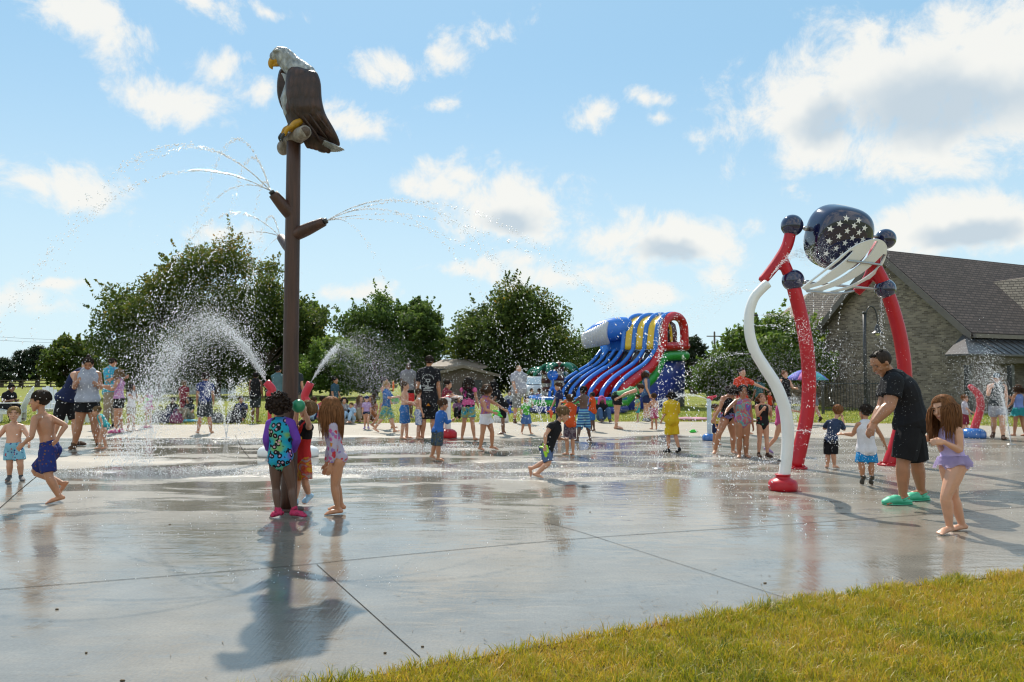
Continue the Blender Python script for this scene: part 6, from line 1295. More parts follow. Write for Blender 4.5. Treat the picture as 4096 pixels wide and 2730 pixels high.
# girl in floral swimsuit, profile left
Y = 7.82
J = traced(dict(hd=(1316, 1631, 0), nk=(1326, 1685, 0), wa=(1334, 1755, 0), pv=(1350, 1826, 0), shL=(1332, 1704, -.10), shR=(1318, 1706, .11), elL=(1336, 1784, -.14), wrL=(1322, 1856, -.13), elR=(1320, 1784, .14), wrR=(1306, 1852, .13), hpL=(1352, 1842, -.055), hpR=(1350, 1842, .06), knL=(1338, 1936, -.05), knR=(1346, 1932, .08), anL=(1352, 2034, -.03), anR=(1364, 2020, .12), toL=(1300, 2054, -.05), toR=(1313, 2034, .10)), Y)
flor = patmat('floral_print', 'floral', [(.46, .40, .50), (.55, .04, .05), (.50, .10, .28), (.58, .22, .03), (.28, .18, .42), (.55, .06, .10)], 20)
person('girl with long wet hair in long sleeved floral swimsuit facing left', J, 1.19, 'tan', ('long', 'auburn', .26), [('swimsuit', flor, dict(inf=.009, sleeve=1.88))], G_K, hh=.215, near=True, face=(-1, -.08, -.05), curl=(.35, .35), face_on=True)
# man in black bending to the toddler
Y = 8.5
J = traced(dict(hd=(3524, 1443, -.02), nk=(3574, 1492, 0), wa=(3624, 1580, 0), pv=(3640, 1678, 0), shL=(3572, 1520, -.20), shR=(3560, 1522, .20), elL=(3558, 1612, -.26), wrL=(3500, 1675, -.28), elR=(3530, 1620, .18), wrR=(3490, 1690, .12), hpL=(3640, 1700, -.09), hpR=(3642, 1700, .10), knL=(3612, 1842, -.10), knR=(3668, 1846, .14), anL=(3611, 1970, -.08), anR=(3684, 1952, .20), toL=(3540, 2004, -.10), toR=(3628, 1980, .16)), Y)
BLK = cl('washed_black', (.014, .014, .017))
r_, B = person('man in black tee and black shorts with green clogs bending over a toddler', J, 1.80, 'olive', ('buzz', 'dark'), [('shirt', BLK, dict(t0=-.06, inf=.022, sleeve=.64, hem=.02)), ('shorts', cl('black', (.010, .010, .012)), dict(len=.90, flare=.035, inf=.018))], None, hh=.262, near=True, face=(-.86, -.12, -.5), face_on=True, curl=(.45, .4), bw=1.26, lw=1.14, aw=1.5, hand=(V((-.30, -.05, -.55)), None))
h, c, f, u, r = B.hh, B.J['hd'], B.face, B.hu, B.hr; bm = BM()
for i in range(150):
    p = c + u * (.50 + random.uniform(-.03, .02)) * h + f * random.uniform(-.3, .22) * h + r * random.uniform(-.2, .2) * h; q = (p - c).length; tube(bm, [c + (p - c) * .86, p + f * random.uniform(.0, .04) * h], [.03 * h, .012 * h], n=4, sub=1)
obj('hair_top', bm, HR_['black'], r_)
CLOG = mat('green_foam', (.06, .42, .25), .5)
for q in ('L', 'R'):
    a, t = J['an' + q], J['to' + q]; d = unit(V((t.x - a.x, t.y - a.y, 0))); lt = V((-d.y, d.x, 0)); z = t.z * 0; g = V((a.x, a.y, 0)) - d * .07; bm = BM()
    loft(bm, [(g + d * x + V((0, 0, zc)), lt * w, UP * hgt) for x, zc, w, hgt in [(-.01, .032, .035, .022), (.03, .036, .048, .03), (.10, .04, .050, .034), (.17, .052, .058, .048), (.235, .046, .058, .042), (.285, .034, .04, .026)]], 16)
    ell(bm, g + d * .15 + V((0, 0, .075)), (.06, .05, .03), (d, lt, UP))
    for k in range(7): ell(bm, g + d * (.15 + .02 * k) + lt * random.uniform(-.045, .045) + V((0, 0, .095 - .007 * k)), (.008,) * 3, n=6, m=4)
    tube(bm, [g + d * .09 + lt * .052 + V((0, 0, .06)), g - d * .015 + V((0, 0, .09)), g + d * .09 - lt * .052 + V((0, 0, .06))], .010, n=7, sub=5); o = obj('clog', bm, CLOG, r_); remesh(o, .006, 2)
    bm = BM(); loft(bm, [(g + d * x + V((0, 0, .008)), lt * w, UP * .009) for x, w in [(-.02, .04), (.1, .054), (.2, .062), (.29, .042)]], 14); obj('clog_sole', bm, CLOG, r_)
# toddler in white tank, back view, toes down
Y = 9.85
J = traced(dict(hd=(3461, 1650, .03), nk=(3462, 1690, 0), pv=(3466, 1800, 0), shL=(3434, 1700, 0), shR=(3495, 1700, 0), elL=(3410, 1739, .06), wrL=(3376, 1737, .12), elR=(3523, 1742, .02), wrR=(3539, 1776, .05), hpL=(3449, 1812, 0), hpR=(3484, 1812, 0), knL=(3446, 1862, -.03), knR=(3485, 1862, -.03), anL=(3450, 1907, .03), anR=(3486, 1907, .03), toL=(3447, 1938, .06), toR=(3484, 1938, .06)), Y)
person('toddler in white tank and bright blue shorts seen from behind, reaching left', J, .98, 'tan', ('short', 'dark'), [('tank', cl('white', (.72, .70, .74)), dict(t0=-.10, inf=.012, hem=.02)), ('shorts', patmat('turquoise_print', 'dye', [(.0, .12, .36), (.01, .26, .58), (.0, .16, .45)], 25), dict(len=.80, flare=.03)), ('shoes', mat('dark_water_shoe', (.05, .045, .035), .8))], G_K, hh=.19, near=True, drop=False, face=(-.15, 1, 0), lw=1.15, aw=1.15, bw=1.15, belly=.02)
# boy in navy shirt with a raised arm
Y = 11.65
J = traced(dict(hd=(3352, 1649, .02), nk=(3342, 1686, 0), pv=(3324, 1764, 0), shL=(3314, 1693, .06), shR=(3362, 1695, -.05), elL=(3296, 1716, .18), wrL=(3312, 1720, .28), elR=(3377, 1722, .05), wrR=(3372, 1684, .13), hpL=(3313, 1772, .03), hpR=(3335, 1772, -.03), knL=(3312, 1822, .03), knR=(3334, 1820, -.03), anL=(3310, 1862, .05), anR=(3338, 1864, 0), toL=(3306, 1873, .16), toR=(3352, 1874, .06)), Y)
person('small boy in dark navy shirt and shorts, seen from behind rubbing his face', J, .97, 'fair', ('short', 'auburn'), [('shirt', cl('faded_navy', (.035, .055, .11)), dict(t0=-.06, sleeve=.8)), ('shorts', cl('black', (.010, .010, .012)), dict(len=.98, flare=.02))], G_K, hh=.182, near=True, face=(.6, .7, 0), lw=1.1)
# girl in lilac tutu suit, near right
Y = 6.90
J = traced(dict(hd=(3772, 1622, 0), nk=(3800, 1690, 0), wa=(3806, 1768, 0), pv=(3812, 1838, 0), shL=(3832, 1712, -.10), shR=(3778, 1716, .10), elL=(3838, 1788, -.13), wrL=(3776, 1756, -.17), elR=(3772, 1790, .10), wrR=(3754, 1768, -.06), hpL=(3828, 1856, -.05), hpR=(3792, 1856, .05), knL=(3784, 1972, -.08), knR=(3812, 1970, .08), anL=(3798, 2094, -.05), anR=(3848, 2088, .10), toL=(3756, 2122, -.12), toR=(3798, 2107, .08)), Y)
LIL = cl('lilac', (.50, .41, .70)); TUTU = mat('lilac_tulle', (.66, .58, .80), .8, .1, trans=.5)
r_, B = person('girl with long auburn hair in lilac tutu swimsuit looking down at her hands', J, 1.25, 'fair', ('long', 'auburn', .25), [('swimsuit', LIL, dict(inf=.008)), ('skirt', TUTU, dict(top=.20, bot=-.08, flare=.026))], G_K, hh=.222, near=True, face=(-.88, -.42, -.2), face_on=True, curl=(1.0, 1.0), hand=(V((-1, 0, .05)), V((-.5, -.6, .3))), lw=1.12)
# second auburn girl crouching just beyond her
J, H, hh, ff = fk(3742, 1848, 1640, 250, H=1.12, lean=.5, legs=((1.35, 1.5), (1.2, 1.5)), arms=((.8, .1, .3), (.9, .1, .3)), pitch=.3)
person('auburn haired girl crouching at the forked jet, mostly hidden behind the girl in lilac', J, H, 'tan', ('long', 'auburn', .2), [('swimsuit', cl('dark_green', (.03, .09, .07)))], G_K, hh=hh, face=ff)
# boy in black running low with a green squirter
Y = 10.6
J = traced(dict(hd=(2253, 1655, -.02), nk=(2230, 1690, 0), wa=(2212, 1738, 0), pv=(2188, 1788, 0), shR=(2204, 1700, -.11), shL=(2234, 1708, .11), elR=(2182, 1738, -.16), wrR=(2179, 1782, -.15), elL=(2233, 1752, .14), wrL=(2256, 1755, .08), hpR=(2182, 1802, -.06), hpL=(2194, 1802, .06), knR=(2195, 1848, -.10), anR=(2145, 1895, -.08), toR=(2172, 1908, -.10), knL=(2186, 1842, .10), anL=(2126, 1872, .10), toL=(2122, 1903, .12)), Y)
r_, B = person('boy in black shirt running low to the right with a green squirter', J, 1.12, 'fair', ('short', 'sandy'), [('shirt', cl('washed_black', (.014, .014, .017)), dict(t0=-.12, sleeve=.35, hem=.012)), ('shorts', patmat('blue_grey_print', 'dye', [(.03, .05, .12), (.12, .18, .32), (.05, .08, .2)], 14), dict(len=.92, flare=.022))], G_K, hh=.205, near=True, face=(.92, -.1, -.35), face_on=True, curl=(.9, 1.0))
squirt('yellow green squirter in the hand of the running boy in black', B.palm['R'], V((.15, -.1, -1)), (.35, .62, .02), (.3, .5, .02))
# boy in blue rash guard
Y = 12.8
J = traced(dict(hd=(1773, 1618, .0), nk=(1766, 1648, 0), pv=(1751, 1722, 0), shL=(1752, 1656, .08), shR=(1778, 1658, -.05), elL=(1746, 1690, .14), wrL=(1762, 1706, .2), elR=(1787, 1690, -.03), wrR=(1806, 1682, .04), hpL=(1744, 1732, .04), hpR=(1758, 1732, -.04), knL=(1738, 1782, .05), knR=(1754, 1784, -.05), anL=(1728, 1822, .06), anR=(1753, 1832, -.04), toL=(1741, 1833, .04), toR=(1776, 1842, -.05)), Y)
person('small boy in blue long sleeved rash guard holding out a hand', J, 1.02, 'tan', ('short', 'brown'), [('rashguard', cl('royal_blue', (.035, .13, .42)), dict(t0=-.06, sleeve=1.85, hem=.02)), ('shorts', patmat('dark_camo', 'dye', [(.02, .03, .04), (.03, .07, .14), (.10, .10, .07), (.02, .03, .04)], 16), dict(len=.98, flare=.02))], G_K, hh=.19, near=True, face=(.7, .3, -.1), lw=1.1)
# girl in white shorts stepping right, arms out
Y = 14.6
J = traced(dict(hd=(1950, 1563, 0), nk=(1940, 1590, 0), pv=(1944, 1664, 0), shL=(1955, 1602, .11), shR=(1930, 1602, -.10), elL=(1990, 1622, .16), wrL=(2018, 1641, .16), elR=(1944, 1640, -.16), wrR=(1975, 1652, -.22), hpL=(1950, 1674, .06), hpR=(1938, 1674, -.05), knL=(1968, 1730, .05), knR=(1930, 1736, -.08), anL=(1968, 1786, .10), anR=(1921, 1792, -.05), toL=(1993, 1799, .10), toR=(1936, 1802, -.10)), Y)
r_, B = person('girl in pink patterned top and white shorts stepping right with a green squirter', J, 1.24, 'tan', ('mid', 'brown', .08), [('tank', patmat('coral_dye', 'dye', [(.5, .10, .16), (.55, .2, .08), (.25, .12, .4), (.5, .1, .2)], 14), dict(t0=.1, inf=.007)), ('shorts', cl('white', (.72, .70, .74)), dict(len=.42, flare=.03))], G_K, hh=.205, near=True, face=(1, -.1, -.05), curl=(.5, .9))
squirt('green squirter held by the girl in white shorts', B.palm['R'], V((.8, -.2, -.5)), (.05, .55, .06), (.05, .5, .06))
# man in black shirt, back view
Y = 17.3
J = traced(dict(hd=(1718, 1446, 0), nk=(1714, 1476, 0), pv=(1716, 1606, 0), shL=(1681, 1488, 0), shR=(1747, 1488, 0), elL=(1671, 1548, 0), wrL=(1672, 1594, .04), elR=(1754, 1548, 0), wrR=(1758, 1592, .04), hpL=(1699, 1618, 0), hpR=(1733, 1618, 0), knL=(1694, 1682, 0), knR=(1732, 1682, 0), anL=(1690, 1742, 0), anR=(1733, 1742, 0), toL=(1684, 1752, .2), toR=(1742, 1752, .2)), Y)
r_, B = person('man seen from behind in black printed tee and black shorts with an orange band', J, 1.84, 'tan', ('short', 'dark'), [('shirt', BLK, dict(t0=-.04, sleeve=.66, inf=.02, hem=.015)), ('shorts', cl('black', (.010, .010, .012)), dict(len=.92, flare=.03))], None, hh=.235, face=(.2, 1, 0), bw=1.05)
bm = BM(); c_ = J['pv'] - V((0, 0, .055)); loft(bm, [(c_ + V((0, 0, z)), V((.208, 0, 0)), V((0, .155, 0))) for z in (-.045, .045)], 20, 'flat', 'flat'); obj('waistband', bm, cl('orange', (.60, .22, .02)), r_)
LOGO = mat('shirt_print', (.36, .38, .38), .8); bm = BM(); bk = lambda x, z: V((B.spos(.6).x + x, Y - .145 - .015 * (1 - (x / .2) ** 2), B.spos(.6).z + z))
for i in range(11): a = math.pi * (i + .5) / 11; p = bk(.125 * math.cos(a), .05 + .11 * math.sin(a)); box(bm, p, (.016, .006, .028))
for (x, z, sx, sz) in [(0, .055, .11, .015), (-.04, .02, .02, .06), (.04, .02, .02, .06), (0, .0, .07, .014), (0, -.04, .02, .06), (-.05, -.095, .15, .02), (.03, -.125, .19, .022), (-.02, -.155, .16, .016), (0, -.19, .21, .02)]: box(bm, bk(x, z), (sx, .008, sz))
obj('back_print', bm, LOGO, r_, smooth=False)
# ---------------------------------------------------------------- the rest of the crowd: posed figures
ST = dict(legs=((.08, .06), (-.05, .05)), arms=((.1, .14, .3), (.05, .14, .25)))
WALK = dict(legs=((.38, .12), (-.32, .35)), arms=((-.3, .14, .3), (.4, .14, .4)))
def pz(**k): d = dict(ST); d.update(k); return d
def wk(**k): d = dict(WALK); d.update(k); return d
HOLD = ((.5, .12, 1.4), (.5, .12, 1.4)); UPR = ((.1, .15, .3), (1.7, .25, 1.2))
navy = cl('navy', (.02, .03, .09)); grey = cl('grey', (.20, .20, .23)); white = cl('white', (.72, .70, .74)); black = cl('black', (.010, .010, .012)); teal = cl('teal', (.05, .38, .40)); pink = cl('pink', (.58, .10, .26)); khaki = cl('khaki', (.30, .24, .17)); green = cl('lime_green', (.10, .48, .06)); yellow = cl('yellow', (.65, .42, .01)); orange = cl('orange_red', (.60, .085, .02)); blue = cl('blue', (.03, .14, .40)); lav = cl('lavender', (.42, .30, .55)); maroon = cl('maroon', (.22, .03, .05)); ltblue = cl('pale_blue', (.35, .50, .66))
haw = patmat('hawaiian', 'floral', [(.05, .36, .52), (.4, .45, .5), (.1, .25, .5), (.45, .3, .2), (.1, .5, .5)], 12); pinkd = patmat('pink_dye', 'dye', [(.55, .14, .34), (.6, .3, .5), (.35, .2, .5), (.6, .12, .3)], 10)
boards = patmat('teal_board_print', 'dye', [(.02, .12, .16), (.05, .32, .36), (.35, .40, .08), (.02, .10, .2)], 9); stripes = patmat('striped_trunks', 'stripes', [(.16, .42, .58), (.02, .05, .2), (.22, .45, .55), (.04, .14, .4)], 9); camo = patmat('light_camo', 'dye', [(.2, .2, .2), (.36, .36, .35), (.14, .15, .15), (.4, .4, .38)], 11); tied = patmat('tie_dye', 'dye', [(.08, .30, .50), (.18, .10, .48), (.55, .12, .10), (.10, .42, .42), (.35, .12, .5)], 8); bfl = patmat('black_floral', 'spots', [(.012, .012, .014), (.5, .06, .04), (.05, .2, .15), (.55, .12, .05)], 18); pblack = patmat('black_pink_print', 'floral', [(.012, .01, .014), (.5, .03, .2), (.4, .05, .25), (.05, .02, .05)], 12); rain = patmat('sunset_shorts', 'dye', [(.02, .2, .3), (.03, .3, .4), (.35, .3, .05), (.02, .25, .38)], 6); swirl = patmat('blue_white_trunks', 'dye', [(.6, .62, .7), (.06, .14, .4), (.65, .66, .7), (.1, .2, .45)], 8); dkpat = patmat('dark_trunks', 'dye', [(.05, .03, .04), (.25, .2, .22), (.04, .03, .05), (.14, .05, .06)], 15); pinkp = patmat('pink_trunks', 'spots', [(.42, .06, .14), (.6, .35, .4), (.3, .02, .1)], 24)
# --- left group
crowd('tall man in navy tank and black shorts leaning to the right, patriotic cap', 263, 1785, 1395, 75, 'fair', None, [('tank', navy, dict(t0=-.04, inf=.022)), ('shorts', black, dict(len=.95, flare=.03)), ('shoes', cl('dark_sandal', (.06, .035, .025))), ('cap', patmat('star_cap', 'dye', [(.6, .6, .6), (.35, .4, .5), (.6, .05, .06), (.6, .6, .62)], 9))], pose=pz(lean=.62, pitch=.5, legs=((.25, .2), (-.25, .1)), arms=((.9, .1, .9), (.9, .1, .9)), H=1.84, ratio=7.5), bw=1.12)
crowd('woman in grey tank top and black shorts looking down at her hands', 345, 1795, 1441, 25, 'olive', ('bun', 'dark'), [('tank', cl('heather_grey', (.36, .39, .47)), dict(t0=-.06, inf=.02, hem=.02)), ('shorts', black, dict(len=.45)), ('shoes', cl('brown_sandal', (.10, .055, .03)))], pose=pz(pitch=.6, arms=((.25, .2, 1.6), (.35, .2, 1.7)), ratio=7.2, legs=((.05, .03), (.0, .03)), stance=.12), bw=1.2, lw=1.22, aw=1.15, face_on=True)
crowd('person in turquoise flowered shirt and khaki trousers with a bag, facing right', 440, 1711, 1442, 70, 'tan', ('short', 'dark'), [('shirt', haw, dict(t0=-.05, sleeve=.9, inf=.025)), ('pants', khaki), ('shoes', black)], pose=pz(pitch=.5, arms=HOLD, ratio=7.4), bw=1.1)
crowd('girl in pink top and black shorts with a braid, facing left', 472, 1733, 1484, 285, 'tan', ('pony', 'sandy', .16), [('tank', pinkd, dict(t0=.02)), ('shorts', black, dict(len=.5)), ('shoes', pink)], pose=pz(arms=HOLD, pitch=.3, ratio=6.8))
crowd('toddler in turquoise ruffled swimsuit bending forward by the woman in grey', 418, 1799, 1634, 290, 'fair', ('short', 'sandy'), [('swimsuit', teal, dict(inf=.016)), ('skirt', teal, dict(top=.15, bot=-.12, flare=.03))], pose=pz(lean=.45, pitch=.2, ratio=4.9, H=.84, legs=((.35, .3), (.1, .3))), lw=1.15, belly=.02)
crowd('girl with long dark hair reaching right, behind the foot of the big arc', 523, 1726, 1555, 80, 'tan', ('long', 'dark', .25), [('dress', white, dict(t0=-.1)), ('shorts', khaki, dict(len=.6))], pose=pz(arms=((.9, .1, .2), (1.0, .2, .2)), H=1.18))
crowd('little girl in pink skirt holding a green squirter, left of the lawn gap', 593, 1712, 1558, 250, 'tan', ('mid', 'dark', .1), [('tank', pinkd, dict(t0=.1)), ('skirt', pink, dict(top=.15, bot=-.2, flare=.05)), ('shoes', pink)], pose=pz(arms=((.7, .1, .5), (.3, .1, .5))))
crowd('boy in navy shirt and dark shorts standing in the spray left of the cone fountain', 818, 1735, 1497, 200, 'tan', ('short', 'dark'), [('shirt', cl('mid_navy', (.03, .05, .17)), dict(t0=-.06)), ('shorts', cl('charcoal', (.035, .045, .05)), dict(len=1.0, flare=.03))], pose=pz(stance=.10))
crowd('person in maroon clothes standing on the lawn behind the spray', 733, 1676, 1528, 180, 'tan', ('short', 'sandy'), [('shirt', maroon, dict(t0=-.06)), ('pants', maroon)], pose=pz())
crowd('man in black tank standing behind the end of the left cannon', 1020, 1690, 1496, 185, 'brown', ('short', 'black'), [('tank', black, dict(t0=-.06)), ('shorts', cl('charcoal', (.035, .045, .05)), dict(len=.9))], pose=pz(ratio=7), bw=1.1)
crowd('dark haired person in grey teal shirt just left of the pole', 1108, 1696, 1470, 160, 'tan', ('short', 'black'), [('shirt', cl('grey_teal', (.09, .17, .19)), dict(t0=-.06)), ('shorts', khaki, dict(len=.9))], pose=pz(arms=((.8, .1, 1.3), (.3, .1, .4)), ratio=7), bw=1.1)
crowd('man in dark grey tee peeping out right of the pole', 1178, 1694, 1466, 180, 'fair', ('short', 'brown'), [('shirt', cl('charcoal', (.035, .045, .05)), dict(t0=-.06)), ('shorts', khaki, dict(len=.9))], pose=pz(ratio=7.2), bw=1.15)
# --- middle group
crowd('boy in dark tee with blue sleeves facing right behind the floral girl', 1338, 1682, 1514, 70, 'tan', ('short', 'black'), [('shirt', cl('slate_blue', (.04, .09, .13)), dict(t0=-.06, sleeve=.8)), ('shorts', black, dict(len=.9))], pose=pz(), aw=1.1)
crowd('small child in lavender top, navy skirt and sun hat', 1466, 1717, 1588, 10, 'fair', None, [('shirt', lav, dict(t0=-.05, sleeve=.7)), ('skirt', navy, dict(top=.0, bot=-.25, flare=.04)), ('shoes', lav), ('cap', cl('navy', (.02, .03, .09)))], pose=pz(ratio=5, legs=((.25, .1), (-.1, .2))), lw=1.1)
crowd('blond boy in navy and blue shirt with a beach ball, walking right', 1545, 1731, 1528, 75, 'fair', ('short', 'blond'), [('shirt', patmat('blue_block', 'dye', [(.02, .03, .09), (.03, .14, .42), (.05, .2, .5)], 5), dict(t0=-.06, sleeve=.8)), ('shorts', boards, dict(len=.98, flare=.03))], pose=wk(arms=((.6, .1, .9), (.8, .1, .9))), face_on=True)
crowd('girl with dark bun behind the blond boy', 1536, 1716, 1512, 75, 'tan', ('bun', 'dark'), [('swimsuit', cl('olive_yellow', (.4, .42, .12)))], pose=wk())
crowd('man in grey tee with a red bag standing behind the shirtless boy', 1632, 1674, 1459, 15, 'dark', ('buzz', 'black'), [('shirt', grey, dict(t0=-.06, sleeve=.7)), ('shorts', black, dict(len=.95))], pose=pz(ratio=7.4), bw=1.25, aw=1.25)
crowd('shirtless boy in blue trunks with a red waistband facing right', 1618, 1757, 1534, 80, 'fair', ('short', 'brown'), [('shorts', blue, dict(len=.98, flare=.03))], pose=pz(arms=((.1, .1, 1.1), (.3, .1, 1.2))))
crowd('child in blue and white swirled trunks behind the man in the black printed tee', 1674, 1757, 1562, 110, 'fair', ('short', 'brown'), [('shorts', swirl, dict(len=.95, flare=.03))], pose=pz())
crowd('boy in dark red shirt working the red cannon', 1776, 1742, 1526, 75, 'fair', ('short', 'dark'), [('shirt', maroon, dict(t0=-.06, sleeve=.5)), ('shorts', black, dict(len=.9))], pose=pz(arms=((1.0, .1, .5), (1.0, .1, .5)), lean=.15, pitch=.2))
crowd('long haired girl in black and pink top and sunset coloured shorts, back view', 1873, 1762, 1516, 170, 'tan', ('long', 'dark', .2), [('swimsuit', pblack, dict(inf=.012)), ('shorts', rain, dict(len=.62)), ('dress', pink, dict(t0=.1, t1=.25, inf=.02))], pose=pz(arms=((1.1, .2, 1.2), (.2, .2, .6)), stance=.11))
crowd('dark haired kid in black bending behind the girl in white shorts', 2012, 1738, 1556, 290, 'brown', ('mid', 'black', .1), [('shirt', black, dict(t0=-.06)), ('shorts', black, dict(len=.9))], pose=pz(lean=.5, arms=((.8, .1, .5), (.8, .1, .5)), H=1.32))
crowd('heavy set man in pale grey tee and camo shorts facing the camera', 2075, 1694, 1469, 20, 'fair', ('buzz', 'sandy'), [('shirt', cl('pale_grey', (.36, .37, .42)), dict(t0=-.06, sleeve=.75, inf=.03)), ('shorts', camo, dict(len=1.0, flare=.03)), ('shoes', cl('brown_sandal', (.10, .055, .03)))], pose=wk(ratio=7.4, legs=((.15, .1), (-.1, .1))), bw=1.3, aw=1.2, belly=.05)
crowd('small child in lime green shirt and blue shorts with a yellow squirter', 2105, 1737, 1592, 20, 'tan', ('short', 'dark'), [('shirt', green, dict(t0=-.08, sleeve=.7)), ('shorts', patmat('blue_check', 'spots', [(.08, .18, .42), (.3, .4, .6), (.1, .2, .5)], 20), dict(len=1.0, flare=.03))], pose=pz(ratio=5.2, arms=((1.3, .2, 1.5), (.1, .3, .3)), stance=.12), lw=1.1)
crowd('boy in dark navy shirt looking down with an orange squirter', 2238, 1746, 1536, 285, 'fair', ('short', 'brown'), [('shirt', navy, dict(t0=-.06, sleeve=.7)), ('shorts', cl('charcoal', (.035, .045, .05)), dict(len=.9))], pose=pz(pitch=.35, arms=((.1, .1, .3), (.35, .15, .1))))
crowd('boy in orange rash shirt and dark patterned trunks, back turned', 2280, 1823, 1586, 210, 'tan', ('short', 'brown'), [('rashguard', orange, dict(t0=-.1, sleeve=1.1, inf=.012)), ('shorts', dkpat, dict(len=1.0, flare=.025))], pose=pz(arms=((.3, .1, 1.6), (.3, .1, 1.6)), stance=.04))
r_, B = crowd('shirtless boy in blue striped trunks aiming a squirter left, back turned', 2335, 1768, 1553, 215, 'dark', ('short', 'black'), [('shorts', stripes, dict(len=1.05, flare=.035))], pose=pz(arms=((1.0, .15, .5), (.8, .1, .6)), stance=.13))
squirt('orange and white squirter held by the shirtless boy in striped trunks', B.palm['L'] + V((-.05, 0, .02)), (-1, .2, .05), (.65, .12, .02), (.6, .6, .6))
crowd('boy in red orange vest behind the shirtless boy in striped trunks', 2370, 1726, 1573, 255, 'dark', ('buzz', 'black'), [('vest', orange, dict(t0=-.02, inf=.03)), ('shorts', blue, dict(len=.95, flare=.02))], pose=pz(arms=((.5, .1, .9), (.5, .1, .9))))
crowd('woman in green top and black shorts bending over to a child', 2470, 1717, 1540, 95, 'fair', ('short', 'brown'), [('tank', cl('sage_green', (.14, .36, .16)), dict(t0=-.02)), ('shorts', black, dict(len=.5))], pose=pz(lean=1.25, pitch=.2, H=1.62, ratio=7.2, arms=((-.25, .1, .3), (-.15, .1, .4)), legs=((.0, .03), (-.06, .03))), lw=1.1)
crowd('small child in bright vest under the arms of the bending woman', 2551, 1690, 1583, 280, 'tan', ('short', 'dark'), [('vest', patmat('bright_vest', 'dye', [(.55, .1, .08), (.55, .45, .05), (.05, .4, .45), (.5, .1, .2)], 7), dict(inf=.03)), ('shorts', teal, dict(len=.7))], pose=pz(ratio=5.2))
crowd('woman in blue cap and blue tank top standing before the slide, side view', 2586, 1686, 1489, 75, 'fair', ('pony', 'brown', .14), [('tank', cl('denim_blue', (.06, .12, .24)), dict(t0=-.04, inf=.018)), ('shorts', navy, dict(len=.6)), ('shoes', cl('grey', (.20, .20, .23))), ('cap', cl('faded_blue', (.16, .26, .36)))], pose=pz(arms=((.1, .1, .3), (.1, .1, .3)), ratio=7), bw=1.1, lw=1.1)
crowd('shirtless toddler in pink printed trunks at the foot of the slide', 2617, 1719, 1578, 190, 'tan', ('short', 'brown'), [('shorts', pinkp, dict(len=.85, flare=.03))], pose=pz(ratio=5, arms=((.3, .2, 1.2), (.6, .4, .4))))
crowd('child in bright yellow shirt and shorts, back turned, under the falling water', 2688, 1810, 1575, 200, 'tan', ('mid', 'black', .03), [('shirt', yellow, dict(t0=-.12, sleeve=1.0, inf=.03, hem=.03)), ('shorts', yellow, dict(len=.9, flare=.03)), ('shoes', black)], pose=wk(legs=((.1, .1), (-.15, .3)), arms=((.1, .2, .5), (.1, .2, .5))))
# --- right group by the white post
crowd('small child in yellow tank and dark trunks by the pale post', 2862, 1781, 1622, 60, 'tan', ('short', 'brown'), [('tank', cl('mustard', (.50, .36, .06)), dict(t0=-.05)), ('shorts', navy, dict(len=.9))], pose=pz(ratio=5.2))
Y = 13.9
J = traced(dict(hd=(2930, 1566, -.1), nk=(2908, 1588, -.02), pv=(2910, 1660, .02), shR=(2892, 1592, -.08), shL=(2924, 1598, .08), elR=(2880, 1632, -.1), wrR=(2859, 1665, -.12), elL=(2938, 1636, .04), wrL=(2950, 1662, -.05), hpR=(2900, 1672, 0), hpL=(2922, 1672, .05), knR=(2876, 1735, -.08), knL=(2932, 1742, .05), anR=(2860, 1800, 0), anL=(2932, 1800, .05), toR=(2857, 1815, -.12), toL=(2944, 1812, -.08)), Y)
person('curly haired girl in colourful bikini bending towards the pale post', J, 1.36, 'tan', ('curly', 'dark', .06), [('swimsuit', cl('black', (.010, .010, .012)), dict(t1=.75)), ('skirt', patmat('bright_frill', 'spots', [(.25, .25, .5), (.6, .05, .06), (.5, .2, .4), (.6, .6, .6)], 16), dict(top=.15, bot=-.12, flare=.02))], G_K, hh=.215, face=(.5, -.6, -.5), face_on=True, lw=1.1)
Y = 13.3
J = traced(dict(hd=(2972, 1565, 0), nk=(2970, 1594, 0), pv=(2972, 1682, 0), shR=(2945, 1604, 0), shL=(2996, 1602, 0), elR=(2914, 1632, -.10), wrR=(2903, 1648, -.28), elL=(3003, 1652, .02), wrL=(3011, 1698, .0), hpR=(2958, 1696, 0), hpL=(2984, 1696, 0), knR=(2957, 1760, 0), knL=(2984, 1760, 0), anR=(2957, 1818, .02), anL=(2984, 1818, .02), toR=(2955, 1829, -.1), toL=(2998, 1829, -.1)), Y)
person('girl in tie dye one piece swimsuit pointing a hand, facing the camera', J, 1.26, 'olive', ('mid', 'black', .06), [('swimsuit', tied, dict(inf=.010))], G_K, hh=.215, face=(-.05, -1, 0), face_on=True, bw=1.12, lw=1.12)
crowd('red haired girl in black floral swimsuit looking up with hands on chest', 3053, 1829, 1582, 8, 'fair', ('mid', 'auburn', .04), [('swimsuit', bfl, dict(inf=.010)), ('shoes', cl('dark_sandal', (.06, .035, .025)))], pose=pz(arms=((.35, .1, 2.0), (.35, .1, 2.0)), pitch=-.45, stance=.06), face_on=True)
crowd('teen in red printed tee stretching an arm out right', 2970, 1738, 1480, 20, 'fair', ('short', 'dark'), [('shirt', cl('bright_red', (.58, .05, .02)), dict(t0=-.06, sleeve=.7)), ('shorts', black, dict(len=.9))], pose=pz(arms=((.3, 1.15, .1), (.1, .3, .3)), ratio=7))
crowd('child in red shirt behind the red haired girl', 3078, 1684, 1568, 30, 'fair', ('short', 'brown'), [('shirt', cl('bright_red', (.58, .05, .02)), dict(t0=-.06)), ('shorts', cl('charcoal', (.035, .045, .05)), dict(len=.9))], pose=pz())
